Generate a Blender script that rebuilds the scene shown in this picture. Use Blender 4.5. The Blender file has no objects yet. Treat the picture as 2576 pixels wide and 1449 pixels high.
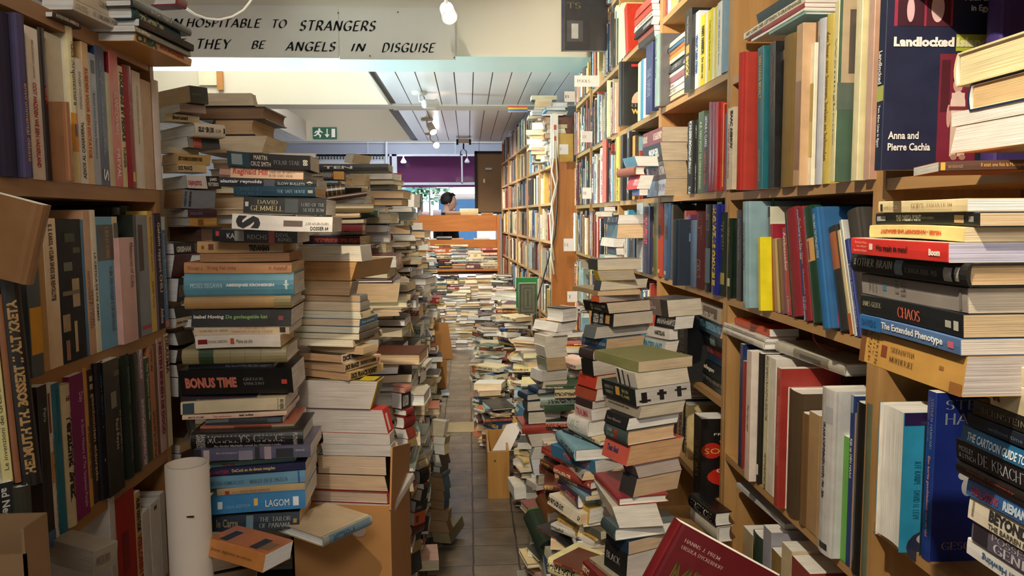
import bpy, math, random
from mathutils import Vector, Matrix
R_ = random.Random(7)
# ------------------------------------------------------------------ camera, world, exposure
sc = bpy.context.scene
COL = sc.collection
F, CX, CY = 1930.0, 1288.0, 724.5
CAMP = Vector((0, 0, 1.5))
PITCH, YAW = math.radians(5.31), math.radians(3.2)
cam_d = bpy.data.cameras.new('camera'); cam = bpy.data.objects.new('camera', cam_d); COL.objects.link(cam)
cam_d.sensor_width = 36; cam_d.lens = F / 2576 * 36; cam_d.clip_start = .02; cam_d.clip_end = 200
cam.location = CAMP; cam.rotation_euler = (Matrix.Rotation(-YAW, 3, 'Z') @ Matrix.Rotation(math.pi / 2 - PITCH, 3, 'X') @ Matrix.Rotation(math.radians(-.35), 3, 'Z')).to_euler()
sc.camera = cam
RM = cam.rotation_euler.to_matrix(); RT = RM.transposed()
w = bpy.data.worlds.new('world'); sc.world = w; w.use_nodes = True
_wn = w.node_tree; _tc = _wn.nodes.new('ShaderNodeTexCoord'); _sx = _wn.nodes.new('ShaderNodeSeparateXYZ'); _wn.links.new(_tc.outputs['Generated'], _sx.inputs[0])
_mr = _wn.nodes.new('ShaderNodeMapRange'); _mr.inputs[1].default_value = -.15; _mr.inputs[2].default_value = .25; _wn.links.new(_sx.outputs[1], _mr.inputs[0])
_mx = _wn.nodes.new('ShaderNodeMix'); _mx.data_type = 'RGBA'; _wn.links.new(_mr.outputs[0], _mx.inputs[0])
_mx.inputs[6].default_value = (.44, .42, .39, 1); _mx.inputs[7].default_value = (1.5, 2.4, 4.0, 1)   # rest of the shop behind / blue daylight over the street
_wn.links.new(_mx.outputs[2], _wn.nodes['Background'].inputs[0]); _wn.nodes['Background'].inputs[1].default_value = 1.0
sc.view_settings.view_transform = 'Standard'; sc.view_settings.look = 'None'
sc.view_settings.gamma = 1; sc.view_settings.exposure = -0.06
try: sc.view_settings.use_curve_mapping = False
except Exception: pass
def light(name, typ, loc, rot, energy, color, size=.1, spot=60, blend=.5, sy=None, spread=None):
    d = bpy.data.lights.new(name, typ); d.energy = energy; d.color = color
    if typ == 'AREA':
        d.size = size
        if sy: d.shape = 'RECTANGLE'; d.size_y = sy
        if spread: d.spread = math.radians(spread)
    else: d.shadow_soft_size = size
    if typ == 'SPOT': d.spot_size = math.radians(spot); d.spot_blend = blend
    o = bpy.data.objects.new(name, d); COL.objects.link(o); o.location = loc
    if isinstance(rot, Vector):
        o.rotation_euler = (rot - Vector(loc)).to_track_quat('-Z', 'Y').to_euler()
    else: o.rotation_euler = rot
    return o
V = Vector
WARM = (1, .84, .60); WARM2 = (1, .88, .70); DAY = (.55, .74, 1)
# spotlights on ceiling tracks (the near ones hang above and behind the frame)
light('spot_light_shelf', 'SPOT', (-.25, .25, 2.70), V((.95, 1.8, 1.55)), 190, WARM, .02, 82, .6)
light('spot_light_shelf_far', 'SPOT', (-.25, 2.3, 2.74), V((.9, 3.9, 1.8)), 165, WARM, .025, 84, .6)
light('spot_light_pile', 'SPOT', (-.15, 5.55, 2.44), V((.4, 6.6, .5)), 95, WARM2, .03, 110, .7)
light('spot_light_pile_near', 'SPOT', (-.1, 4.2, 2.74), V((.45, 4.1, .4)), 110, WARM2, .03, 80, .7)
light('spot_light_aisle', 'SPOT', (-.35, 7.6, 2.44), V((.4, 8.4, .5)), 150, WARM2, .03, 110, .7)
light('spot_light_end', 'SPOT', (-.2, 9.0, 2.44), V((-.1, 9.4, .6)), 70, WARM2, .03, 120, .7)
light('fill_light_behind', 'AREA', (-.05, -1.0, 2.8), V((0, 1.4, .7)), 38, (1, .93, .83), .7, sy=.7)  # unseen fill added in place of the shop's other lighting
light('ceiling_lamp_beam', 'SPOT', (-.9, 2.9, 2.5), V((-.5, 4.9, 2.65)), 9, WARM2, .2, 150, 1)
light('skylight_sun', 'AREA', (-1.9, 6.0, 3.6), V((-1.3, 6.9, 2.4)), 30, (1, .95, .80), 1.2, sy=1.0)
light('fill_light_void', 'AREA', (-1.4, 7.7, 2.9), V((-1.4, 10.2, 2.72)), 16, (1, .97, .92), .8, sy=.1)  # added fill hidden behind the middle fascia, brightens the void
light('fill_light_underside', 'AREA', (-3.45, 5.3, 1.7), V((-1.1, 5.15, 2.5)), 85, (.72, .95, 1), .7, sy=.7, spread=80)  # added unseen area light brightening the beam's underside, no window here

# ------------------------------------------------------------------ projecting and solving
def cs(v): return RT @ (v - CAMP)
def proj(v):
    c = cs(v); return CX + F * c.x / -c.z, CY - F * c.y / -c.z
def ray(px, py): return RM @ V(((px - CX) / F, -(py - CY) / F, -1))
def atY(px, py, Y): d = ray(px, py); return CAMP + d * (Y / d.y)
def atX(px, py, X): d = ray(px, py); return CAMP + d * (X / d.x)
def atZ(px, py, Z): d = ray(px, py); return CAMP + d * ((Z - 1.5) / d.z)
def solx(A, d, px):     # t with proj(A+t*d).x == px
    a, e = cs(A), RT @ d; k = (px - CX) / F
    return -(a.x + k * a.z) / (e.x + k * e.z)
def soly(A, d, py):
    a, e = cs(A), RT @ d; k = -(py - CY) / F
    return -(a.y + k * a.z) / (e.y + k * e.z)
# ------------------------------------------------------------------ colour and materials
def lin(c): return c / 12.92 if c <= .04045 else ((c + .055) / 1.055) ** 2.4
def hx(s):
    if isinstance(s, tuple): return s
    s = s.lstrip('#')
    if len(s) == 3: s = ''.join(c * 2 for c in s)
    return tuple(lin(int(s[i:i + 2], 16) / 255) for i in (0, 2, 4))
MATS = {}
def newmat(name):
    m = bpy.data.materials.new(name); m.use_nodes = True
    nt = m.node_tree; b = nt.nodes['Principled BSDF']; return m, nt, b
def N(nt, t, **k):
    n = nt.nodes.new(t)
    for a, v in k.items():
        if a.startswith('i'):
            n.inputs[int(a[1:]) if a[1:].isdigit() else a[1:]].default_value = v
        else: setattr(n, a, v)
    return n
def math_(nt, op, a, b=None, c=None):
    n = nt.nodes.new('ShaderNodeMath'); n.operation = op
    for i, x in enumerate((a, b, c)):
        if x is None: continue
        if isinstance(x, (int, float)): n.inputs[i].default_value = x
        else: nt.links.new(x, n.inputs[i])
    return n.outputs[0]
def mixc(nt, f, a, b, typ='MIX'):
    n = nt.nodes.new('ShaderNodeMix'); n.data_type = 'RGBA'; n.blend_type = typ
    for i, x in ((0, f), (6, a), (7, b)):
        if isinstance(x, (int, float)): n.inputs[i].default_value = x
        elif isinstance(x, tuple): n.inputs[i].default_value = (x + (1,))[:4]
        else: nt.links.new(x, n.inputs[i])
    return n.outputs[2]
def plain(name, col, rough=.6, var=.12, scale=9, metal=0, bump=0, spec=.5, emit=None, trans=0, detail=3):
    """one surface with slight noise variation of its colour"""
    key = (name,)
    if key in MATS: return MATS[key]
    m, nt, b = newmat(name); col = hx(col)
    tc = N(nt, 'ShaderNodeTexCoord'); n = N(nt, 'ShaderNodeTexNoise'); n.inputs['Scale'].default_value = scale; n.inputs['Detail'].default_value = detail
    nt.links.new(tc.outputs['Object'], n.inputs['Vector'])
    lo = tuple(c * (1 - var) for c in col); hi = tuple(min(1, c * (1 + var)) for c in col)
    nt.links.new(mixc(nt, n.outputs[0], lo, hi), b.inputs['Base Color'])
    b.inputs['Roughness'].default_value = rough; b.inputs['Metallic'].default_value = metal
    b.inputs['Specular IOR Level'].default_value = spec
    if trans: b.inputs['Transmission Weight'].default_value = trans
    if emit:
        b.inputs['Emission Color'].default_value = hx(emit[0]) + (1,); b.inputs['Emission Strength'].default_value = emit[1]
    if bump:
        bp = N(nt, 'ShaderNodeBump'); bp.inputs['Strength'].default_value = bump; bp.inputs['Distance'].default_value = .01
        nt.links.new(n.outputs[0], bp.inputs['Height']); nt.links.new(bp.outputs[0], b.inputs['Normal'])
    MATS[key] = m; return m
def wood(name, c1, c2, rough=.45, axis=1, scale=6):
    key = (name,)
    if key in MATS: return MATS[key]
    m, nt, b = newmat(name)
    tc = N(nt, 'ShaderNodeTexCoord'); mp = N(nt, 'ShaderNodeMapping')
    s = [scale * 6] * 3; s[axis] = scale * .5; mp.inputs['Scale'].default_value = s
    nt.links.new(tc.outputs['Object'], mp.inputs[0])
    n = N(nt, 'ShaderNodeTexNoise'); n.inputs['Scale'].default_value = 1.4; n.inputs['Detail'].default_value = 5; n.inputs['Distortion'].default_value = .6
    nt.links.new(mp.outputs[0], n.inputs['Vector'])
    f = math_(nt, 'MULTIPLY_ADD', n.outputs[0], 2.2, -.6)
    nt.links.new(mixc(nt, f, hx(c1), hx(c2)), b.inputs['Base Color']); b.inputs['Roughness'].default_value = rough
    MATS[key] = m; return m
def cover_mat(name, rough, coat):
    m, nt, b = newmat(name)
    a = N(nt, 'ShaderNodeAttribute', attribute_name='tint'); k = N(nt, 'ShaderNodeAttribute', attribute_name='ink')
    uv = N(nt, 'ShaderNodeUVMap', uv_map='uv'); sp = N(nt, 'ShaderNodeSeparateXYZ'); nt.links.new(uv.outputs[0], sp.inputs[0])
    u, v = sp.outputs[0], sp.outputs[1]
    ui = math_(nt, 'FLOOR', math_(nt, 'MULTIPLY', u, 420)); vi = math_(nt, 'FLOOR', math_(nt, 'MULTIPLY', v, 11))
    cmb = N(nt, 'ShaderNodeCombineXYZ'); nt.links.new(ui, cmb.inputs[0]); nt.links.new(vi, cmb.inputs[1])
    wn = N(nt, 'ShaderNodeTexWhiteNoise', noise_dimensions='2D'); nt.links.new(cmb.outputs[0], wn.inputs['Vector'])
    on = math_(nt, 'GREATER_THAN', wn.outputs[0], .42)
    wi = math_(nt, 'FLOOR', math_(nt, 'MULTIPLY', u, 23))
    wn2 = N(nt, 'ShaderNodeTexWhiteNoise', noise_dimensions='1D'); nt.links.new(wi, wn2.inputs['W'])
    word = math_(nt, 'GREATER_THAN', wn2.outputs[0], .38)
    band = math_(nt, 'LESS_THAN', math_(nt, 'ABSOLUTE', math_(nt, 'SUBTRACT', v, .5)), .23)
    f = math_(nt, 'MULTIPLY', math_(nt, 'MULTIPLY', on, word), math_(nt, 'MULTIPLY', band, k.outputs['Alpha']))
    c = mixc(nt, f, a.outputs['Color'], k.outputs['Color'])
    tc = N(nt, 'ShaderNodeTexCoord'); n = N(nt, 'ShaderNodeTexNoise'); n.inputs['Scale'].default_value = 28; n.inputs['Detail'].default_value = 6
    nt.links.new(tc.outputs['Object'], n.inputs['Vector'])
    sc_ = math_(nt, 'MULTIPLY_ADD', n.outputs[0], .5, .76)
    hs = N(nt, 'ShaderNodeHueSaturation'); nt.links.new(sc_, hs.inputs['Value']); nt.links.new(c, hs.inputs['Color'])
    nt.links.new(hs.outputs[0], b.inputs['Base Color'])
    rr = math_(nt, 'MULTIPLY_ADD', n.outputs[0], .3, rough - .12); nt.links.new(rr, b.inputs['Roughness'])
    bp = N(nt, 'ShaderNodeBump'); bp.inputs['Strength'].default_value = .25; bp.inputs['Distance'].default_value = .003
    nt.links.new(n.outputs[0], bp.inputs['Height']); nt.links.new(bp.outputs[0], b.inputs['Normal'])
    b.inputs['Coat Weight'].default_value = coat; b.inputs['Coat Roughness'].default_value = .22
    return m
def page_mat():
    m, nt, b = newmat('page_edges')
    a = N(nt, 'ShaderNodeAttribute', attribute_name='tint')
    uv = N(nt, 'ShaderNodeUVMap', uv_map='uv'); mp = N(nt, 'ShaderNodeMapping'); mp.inputs['Scale'].default_value = (7, 900, 1)
    nt.links.new(uv.outputs[0], mp.inputs[0])
    n = N(nt, 'ShaderNodeTexNoise', noise_dimensions='2D'); n.inputs['Scale'].default_value = 1; n.inputs['Detail'].default_value = 4
    nt.links.new(mp.outputs[0], n.inputs['Vector'])
    mp2 = N(nt, 'ShaderNodeMapping'); mp2.inputs['Scale'].default_value = (14, 40, 1); nt.links.new(uv.outputs[0], mp2.inputs[0])
    n2 = N(nt, 'ShaderNodeTexNoise', noise_dimensions='2D'); n2.inputs['Scale'].default_value = 1; nt.links.new(mp2.outputs[0], n2.inputs['Vector'])
    s = math_(nt, 'ADD', math_(nt, 'MULTIPLY_ADD', n.outputs[0], .95, .34), math_(nt, 'MULTIPLY', n2.outputs[0], .3))
    hs = N(nt, 'ShaderNodeHueSaturation'); nt.links.new(s, hs.inputs['Value']); nt.links.new(a.outputs['Color'], hs.inputs['Color'])
    nt.links.new(hs.outputs[0], b.inputs['Base Color']); b.inputs['Roughness'].default_value = .85; b.inputs['Specular IOR Level'].default_value = .2
    bp = N(nt, 'ShaderNodeBump'); bp.inputs['Strength'].default_value = .5; bp.inputs['Distance'].default_value = .0012
    nt.links.new(n.outputs[0], bp.inputs['Height']); nt.links.new(bp.outputs[0], b.inputs['Normal'])
    return m
GLOSS = cover_mat('printed_cover_gloss', .36, .35); MATTE = cover_mat('printed_cover_matte', .6, 0); PAGE = page_mat()
# ------------------------------------------------------------------ mesh builder
class MB:
    def __init__(s): s.v = []; s.f = []; s.mi = []; s.c = []; s.k = []; s.uv = []
    def face(s, idx, mi=0, c=(1, 1, 1), k=(0, 0, 0, 0), uv=None):
        s.f.append(idx); s.mi.append(mi); s.c.append(c); s.k.append(k); s.uv.append(uv or [(0, 0)] * len(idx))
    def box(s, x0, x1, y0, y1, z0, z1, mi=0, c=(1, 1, 1), M=None):
        b = len(s.v)
        for z in (z0, z1):
            for x, y in ((x0, y0), (x1, y0), (x1, y1), (x0, y1)):
                p = V((x, y, z)); s.v.append(M @ p if M else p)
        for q in ((3, 2, 1, 0), (4, 5, 6, 7), (0, 1, 5, 4), (1, 2, 6, 5), (2, 3, 7, 6), (3, 0, 4, 7)): s.face([b + i for i in q], mi, c)
        return s
    def poly(s, pts, mi=0, c=(1, 1, 1)):
        b = len(s.v); s.v += [V(p) for p in pts]; s.face(list(range(b, b + len(pts))), mi, c); return s
    def prism(s, pts, d, mi=0, c=(1, 1, 1)):   # outline pts extruded by vector d
        b = len(s.v); n = len(pts); s.v += [V(p) for p in pts] + [V(p) + V(d) for p in pts]
        s.face(list(range(b, b + n))[::-1], mi, c); s.face(list(range(b + n, b + 2 * n)), mi, c)
        for i in range(n):
            j = (i + 1) % n; s.face([b + i, b + j, b + n + j, b + n + i], mi, c)
        return s
    def tube(s, pts, r, n=8, mi=0, c=(1, 1, 1), cap=True):
        pts = [V(p) for p in pts]; rs = r if isinstance(r, (list, tuple)) else [r] * len(pts); b = len(s.v)
        for i, p in enumerate(pts):
            d = (pts[min(i + 1, len(pts) - 1)] - pts[max(i - 1, 0)]).normalized()
            up = V((0, 0, 1)) if abs(d.z) < .9 else V((1, 0, 0))
            a = d.cross(up).normalized(); e = d.cross(a)
            for k in range(n):
                t = 2 * math.pi * k / n; s.v.append(p + (a * math.cos(t) + e * math.sin(t)) * rs[i])
        for i in range(len(pts) - 1):
            for k in range(n):
                s.face([b + i * n + k, b + i * n + (k + 1) % n, b + (i + 1) * n + (k + 1) % n, b + (i + 1) * n + k], mi, c)
        if cap:
            s.face([b + k for k in range(n)][::-1], mi, c); s.face([b + (len(pts) - 1) * n + k for k in range(n)], mi, c)
        return s
    def lathe(s, prof, n=20, M=None, mi=0, c=(1, 1, 1)):   # prof: (r, z)
        b = len(s.v)
        for r, z in prof:
            for k in range(n):
                t = 2 * math.pi * k / n; p = V((r * math.cos(t), r * math.sin(t), z)); s.v.append(M @ p if M else p)
        for i in range(len(prof) - 1):
            for k in range(n):
                s.face([b + i * n + k, b + i * n + (k + 1) % n, b + (i + 1) * n + (k + 1) % n, b + (i + 1) * n + k], mi, c)
        s.face([b + k for k in range(n)][::-1], mi, c); s.face([b + (len(prof) - 1) * n + k for k in range(n)], mi, c)
        return s
    def add(s, o, M):
        b = len(s.v); s.v += [M @ p for p in o.v]; s.f += [[i + b for i in f] for f in o.f]
        s.mi += o.mi; s.c += o.c; s.k += o.k; s.uv += o.uv
    def mesh(s, name, mats, attrs=False, smooth=False):
        me = bpy.data.meshes.new(name); me.from_pydata([tuple(p) for p in s.v], [], s.f)
        for m in (mats if isinstance(mats, (list, tuple)) else [mats]): me.materials.append(m)
        me.polygons.foreach_set('material_index', s.mi)
        if attrs:
            a = me.attributes.new('tint', 'FLOAT_COLOR', 'CORNER'); k = me.attributes.new('ink', 'FLOAT_COLOR', 'CORNER')
            ca, ka, ua = [], [], []
            for f, c, q, u in zip(s.f, s.c, s.k, s.uv):
                ca += (list(c[:3]) + [1.0]) * len(f); ka += list(q) * len(f)
                for x in u: ua += x
            a.data.foreach_set('color', ca); k.data.foreach_set('color', ka)
            l = me.uv_layers.new(name='uv'); l.data.foreach_set('uv', ua)
        if smooth: me.polygons.foreach_set('use_smooth', [True] * len(s.f))
        me.update(); return me
    def build(s, name, mats, parent=None, attrs=False, smooth=False):
        o = bpy.data.objects.new(name, s.mesh(name, mats, attrs, smooth)); COL.objects.link(o)
        if parent: o.parent = parent
        return o
def tag(o, label=None, cat=None, group=None, kind=None):
    if label: o['label'] = label
    if cat: o['category'] = cat
    if group: o['group'] = group
    if kind: o['kind'] = kind
    return o
def empty(name, loc=(0, 0, 0), label=None, cat=None, group=None):
    o = bpy.data.objects.new(name, None); COL.objects.link(o); o.location = loc; o.empty_display_size = .05
    return tag(o, label, cat, group)
def struct(name, mb, mats, **k): return tag(mb.build(name, mats, **k), kind='structure')
def loc_build(mb, name, mats, parent, smooth=False):     # world-space mesh under an empty placed elsewhere
    o = mb.build(name, mats, None, False, smooth); o.parent = parent
    o.matrix_parent_inverse = Matrix.Translation(parent.location).inverted() if parent.rotation_euler[:] == (0, 0, 0) else parent.matrix_basis.inverted()
    return o
# ------------------------------------------------------------------ lettering
_tc = {}
def font_poly(txt, bold=0.0):
    """(verts2d, faces) of a string in the built-in font, fitted to the unit box"""
    key = (txt, bold)
    if key in _tc: return _tc[key]
    c = bpy.data.curves.new('t', 'FONT'); c.body = txt; c.resolution_u = 2; c.offset = bold; c.fill_mode = 'FRONT'
    o = bpy.data.objects.new('t', c); me = bpy.data.meshes.new_from_object(o)
    vs = [(v.co.x, v.co.y) for v in me.vertices]; fs = [list(p.vertices) for p in me.polygons]
    bpy.data.objects.remove(o); bpy.data.curves.remove(c); bpy.data.meshes.remove(me)
    _tc[key] = fit(vs, fs); return _tc[key]
def fit(vs, fs):
    if not vs: return [], []
    x0 = min(a for a, b in vs); x1 = max(a for a, b in vs); y0 = min(b for a, b in vs); y1 = max(b for a, b in vs)
    return [((a - x0) / max(1e-6, x1 - x0), (b - y0) / max(1e-6, y1 - y0)) for a, b in vs], fs
def arc(cx, cy, rx, ry, a0, a1, n=9):
    return [(cx + rx * math.cos(math.radians(a0 + (a1 - a0) * i / n)), cy + ry * math.sin(math.radians(a0 + (a1 - a0) * i / n))) for i in range(n + 1)]
GL = {
 'A': (.72, [[(.02, 0), (.36, 1), (.70, 0)], [(.14, .34), (.58, .34)]]),
 'B': (.60, [[(.1, 0), (.1, 1)], [(.1, 1)] + arc(.3, .76, .22, .24, 90, -90) + [(.1, .52)], [(.1, .52), (.3, .52)] + arc(.32, .26, .25, .26, 90, -90) + [(.1, 0)]]),
 'C': (.70, [arc(.42, .5, .36, .5, 40, 320, 16)]),
 'D': (.72, [[(.1, 0), (.1, 1)], [(.1, 1), (.26, 1)] + arc(.28, .5, .38, .5, 90, -90, 14) + [(.1, 0)]]),
 'E': (.58, [[(.1, 0), (.1, 1)], [(.1, 1), (.54, 1)], [(.1, .52), (.44, .52)], [(.1, 0), (.56, 0)]]),
 'F': (.54, [[(.1, 0), (.1, 1)], [(.1, 1), (.52, 1)], [(.1, .52), (.42, .52)]]),
 'G': (.76, [arc(.42, .5, .36, .5, 40, 340, 16), [(.68, .02), (.68, .42), (.46, .42)]]),
 'H': (.74, [[(.1, 0), (.1, 1)], [(.64, 0), (.64, 1)], [(.1, .52), (.64, .52)]]),
 'I': (.28, [[(.14, 0), (.14, 1)]]),
 'J': (.40, [[(.3, 1), (.3, .2)] + arc(.16, .2, .14, .22, 0, -140, 6)]),
 'K': (.68, [[(.1, 0), (.1, 1)], [(.6, 1), (.12, .45)], [(.28, .6), (.66, 0)]]),
 'L': (.54, [[(.1, 1), (.1, 0), (.54, 0)]]),
 'M': (.88, [[(.1, 0), (.12, 1)], [(.12, 1), (.44, .1), (.76, 1)], [(.76, 1), (.8, 0)]]),
 'N': (.76, [[(.1, 0), (.1, 1)], [(.1, 1), (.66, 0)], [(.66, 0), (.66, 1)]]),
 'O': (.80, [arc(.4, .5, .36, .5, 90, 450, 20)]),
 'P': (.58, [[(.1, 0), (.1, 1)], [(.1, 1)] + arc(.3, .73, .24, .27, 90, -90) + [(.1, .46)]]),
 'Q': (.80, [arc(.4, .5, .36, .5, 90, 450, 20), [(.44, .2), (.74, -.18)]]),
 'R': (.66, [[(.1, 0), (.1, 1)], [(.1, 1)] + arc(.3, .73, .24, .27, 90, -90) + [(.1, .46)], [(.3, .46), (.64, 0)]]),
 'S': (.54, [arc(.27, .75, .2, .25, 30, 250, 9) + arc(.27, .25, .22, .26, 80, -150, 9)]),
 'T': (.64, [[(.32, 0), (.32, 1)], [(.02, 1), (.62, 1)]]),
 'U': (.74, [[(.1, 1), (.1, .28)] + arc(.36, .28, .26, .28, 180, 360, 9) + [(.62, 1)]]),
 'V': (.70, [[(.02, 1), (.35, 0), (.68, 1)]]),
 'W': (.98, [[(.02, 1), (.26, 0), (.49, .9), (.72, 0), (.96, 1)]]),
 'X': (.68, [[(.04, 1), (.64, 0)], [(.62, 1), (.04, 0)]]),
 'Y': (.66, [[(.02, 1), (.33, .48), (.64, 1)], [(.33, .48), (.33, 0)]]),
 'Z': (.60, [[(.06, 1), (.56, 1), (.04, 0), (.58, 0)]]),
 "'": (.2, [[(.1, 1), (.1, .78)]]), '.': (.2, [[(.1, 0), (.1, .06)]]), '-': (.4, [[(.06, .42), (.34, .42)]]), '&': (.7, [[(.62, 0), (.16, .7)] + arc(.3, .8, .15, .18, 180, 0, 6) + [(.1, .3)] + arc(.28, .2, .2, .22, 160, 350, 8) + [(.6, .45)]]),
}
def stroke_poly(txt, nib=(.075, 0), thin=.022, serif=.07, slant=0, space=.5, track=.10, swash=False):
    key = (txt, nib, thin, serif, slant, space, track)
    if key in _tc: return _tc[key]
    vs, fs = [], []; x = 0
    def quad(p, q, n):
        b = len(vs); vs.extend([(p[0] - n[0], p[1] - n[1]), (p[0] + n[0], p[1] + n[1]), (q[0] + n[0], q[1] + n[1]), (q[0] - n[0], q[1] - n[1])])
        cr = (q[0] - p[0]) * n[1] - (q[1] - p[1]) * n[0]
        fs.append([b, b + 1, b + 2, b + 3] if cr < 0 else [b + 3, b + 2, b + 1, b])
    for ch in txt.upper():
        if ch not in GL: x += space; continue
        wd, st = GL[ch]
        for s in st:
            s = [(a + x + b * slant, b) for a, b in s]
            for p, q in zip(s, s[1:]):
                quad(p, q, (nib[0] / 2, nib[1] / 2))
                L = math.hypot(q[0] - p[0], q[1] - p[1]) or 1; n = (-(q[1] - p[1]) / L * thin / 2, (q[0] - p[0]) / L * thin / 2); quad(p, q, n)
            if serif:
                for a, b in ((s[0], s[1]), (s[-1], s[-2])):
                    if abs(b[1] - a[1]) > abs(b[0] - a[0]) * .8: quad((a[0] - serif, a[1]), (a[0] + serif, a[1]), (0, thin / 1.6))
                    elif abs(b[1] - a[1]) < .02: quad((a[0], a[1] - .07), (a[0], a[1] + .07), (thin / 1.2, 0))
        x += wd + track
    _tc[key] = fit(vs, fs); return _tc[key]
STY = {'n': lambda t: font_poly(t), 'b': lambda t: font_poly(t, .025), 'x': lambda t: font_poly(t, .055),
       'r': lambda t: stroke_poly(t, (.11, 0), .03), 'R': lambda t: stroke_poly(t, (.17, 0), .035, .09),
       'l': lambda t: stroke_poly(t, (.05, 0), .03, .05)}
# ------------------------------------------------------------------ the book builder
CREAM, WHITEP, TAN, OLD = '#e6dcc4', '#eeeae0', '#cfae7c', '#b98e55'
def book_mb(L, T, W, kind, col, ink=None, page=CREAM, deco=(), txt=(), warp=0, lift=0, front=None, back=None, sag=0, seed=0, lod=2, shear=None):
    """local frame: x along the spine, spine faces -y, fore edge at y=W, z = thickness. returns cover, pages, lettering"""
    rr = random.Random(seed); col = hx(col); front = hx(front) if front else col; back = hx(back) if back else front
    cv, pg, lt = MB(), MB(), MB()
    hard = kind == 'h'; t = .0026 if hard else .0008; t = min(t, T * .2); ov = .0032 if hard else 0.0
    ph = page if isinstance(page, tuple) else hx(page); g_ = sum(ph) / 3; ph = tuple(min(.82, (c * .7 + g_ * .3) * 1.36) for c in ph)
    nx = 5 if (warp or sag) and lod > 1 else 1
    sh = o_shear = (rr.uniform(-.38, .38) * (1 if T > .025 else .5) if (kind == 'p' and shear is None) else (shear or 0))
    def W_(x, y, z):
        q = x / L * 2
        return V((x, y + sh * (z - T / 2), z + warp * (1 - q * q) + (lift * (y / W) ** 2 * (z / T))))
    if hard:
        bu = min(.006, T * .16); zs = [0, .1, .3, .5, .7, .9, 1]
        out = [(W, 0), (.012, 0), (.006, .0006)] + [(-bu * math.sin(math.pi * q) + (0 if q not in (0, 1) else .0015), q * T) for q in zs] + [(.006, T - .0006), (.012, T), (W, T)]
        inn = [(W, t), (.012, t), (.008, t)] + [(-bu * math.sin(math.pi * q) * .6 + t, t + q * (T - 2 * t)) for q in zs] + [(.008, T - t), (.012, T - t), (W, T - t)]
        sp = range(2, 10)
    else:
        out = [(W, 0), (.0012, 0), (0, .0008), (-.0004, T * .5), (0, T - .0008), (.0012, T), (W, T)]
        inn = [(W, t), (.002, t), (t, t), (t, T * .5), (t, T - t), (.002, T - t), (W, T - t)]
        sp = range(1, 5)
    n = len(out); off = rr.random() * 9; k = hx(ink) + (1.0,) if ink else (0, 0, 0, 0)
    xs = [-L / 2 + L * i / nx for i in range(nx + 1)]
    b = 0
    for x in xs:
        for y, z in out: cv.v.append(W_(x, y, z))
        for y, z in inn: cv.v.append(W_(x, y, z))
    for j in range(nx):
        o = j * 2 * n; p = o + 2 * n
        for i in range(n - 1):
            isS = i in sp; c = col if isS else (back if i < 3 and i < sp[0] + 0 else front)
            if not isS: c = back if i < n / 2 else front
            u0, u1 = xs[j] + off, xs[j + 1] + off; v0, v1 = out[i][1] / T, out[i + 1][1] / T
            cv.face([o + i, p + i, p + i + 1, o + i + 1], 0, c, k if isS else (0, 0, 0, 0), [(u0, v0), (u1, v0), (u1, v1), (u0, v1)])
            cv.face([o + n + i, o + n + i + 1, p + n + i + 1, p + n + i], 0, (.75, .72, .66))
        for a in (0, n - 1):
            q = [o + a, o + n + a, p + n + a, p + a]; cv.face(q if a == 0 else q[::-1], 0, back if a == 0 else front)
    for j, s in ((0, 1), (nx, -1)):
        o = j * 2 * n
        for i in range(n - 1):
            q = [o + i, o + i + 1, o + n + i + 1, o + n + i]; cv.face(q if s > 0 else q[::-1], 0, col if i in sp else front)
    # pages
    x0, x1, y0, y1 = -L / 2 + ov, L / 2 - ov, t + (.001 if hard else .0), W - ov - .0006; z0, z1 = t * 1.02, T - t * 1.02
    cc = (.0045 if hard else .0006) * (1 if T > .012 else .4); m = 5 if hard else 2
    prof = [(y0, z0), (y1, z0)] + [(y1 - cc * math.sin(math.pi * q / m), z0 + (z1 - z0) * q / m) for q in range(1, m)] + [(y1, z1), (y0, z1)]
    pxs = [x0 + (x1 - x0) * i / nx for i in range(nx + 1)]; q = len(prof)
    for x in pxs:
        for y, z in prof: pg.v.append(W_(x, y, z))
    for j in range(nx):
        for i in range(q):
            i2 = (i + 1) % q
            pg.face([j * q + i, (j + 1) * q + i, (j + 1) * q + i2, j * q + i2], 0, ph, uv=[(pxs[j] + off, prof[i][1] + off), (pxs[j + 1] + off, prof[i][1] + off), (pxs[j + 1] + off, prof[i2][1] + off), (pxs[j] + off, prof[i2][1] + off)])
    pg.face(list(range(q)), 0, ph, uv=[(prof[i][0] + off, prof[i][1] + off) for i in range(q)])
    pg.face([nx * q + i for i in range(q)][::-1], 0, ph, uv=[(prof[i][0] + off, prof[i][1] + off) for i in range(q)][::-1])
    # colour fields and lettering laid on a face: s = spine, f = front board, k = back board, e = fore edge, t = tail edge, h = head edge
    def onto(fc, u, v, e):
        if fc == 's':
            bulge = (-(min(.006, T * .16)) * math.sin(math.pi * min(1, max(0, v))) if hard else -.0004); return W_((u - .5) * L, bulge - e, v * T)
        if fc == 'f': return W_(-(v - .5) * L, u * W, T + e)
        if fc == 'k': return W_(-(v - .5) * L, (1 - u) * W, -e)
        if fc == 'e': return W_((.5 - u) * L, W - ov + e, v * T)
        if fc == 't': return W_(L / 2 - ov + e, u * W, v * T)
        return W_(-L / 2 + ov - e, (1 - u) * W, v * T)
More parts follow.
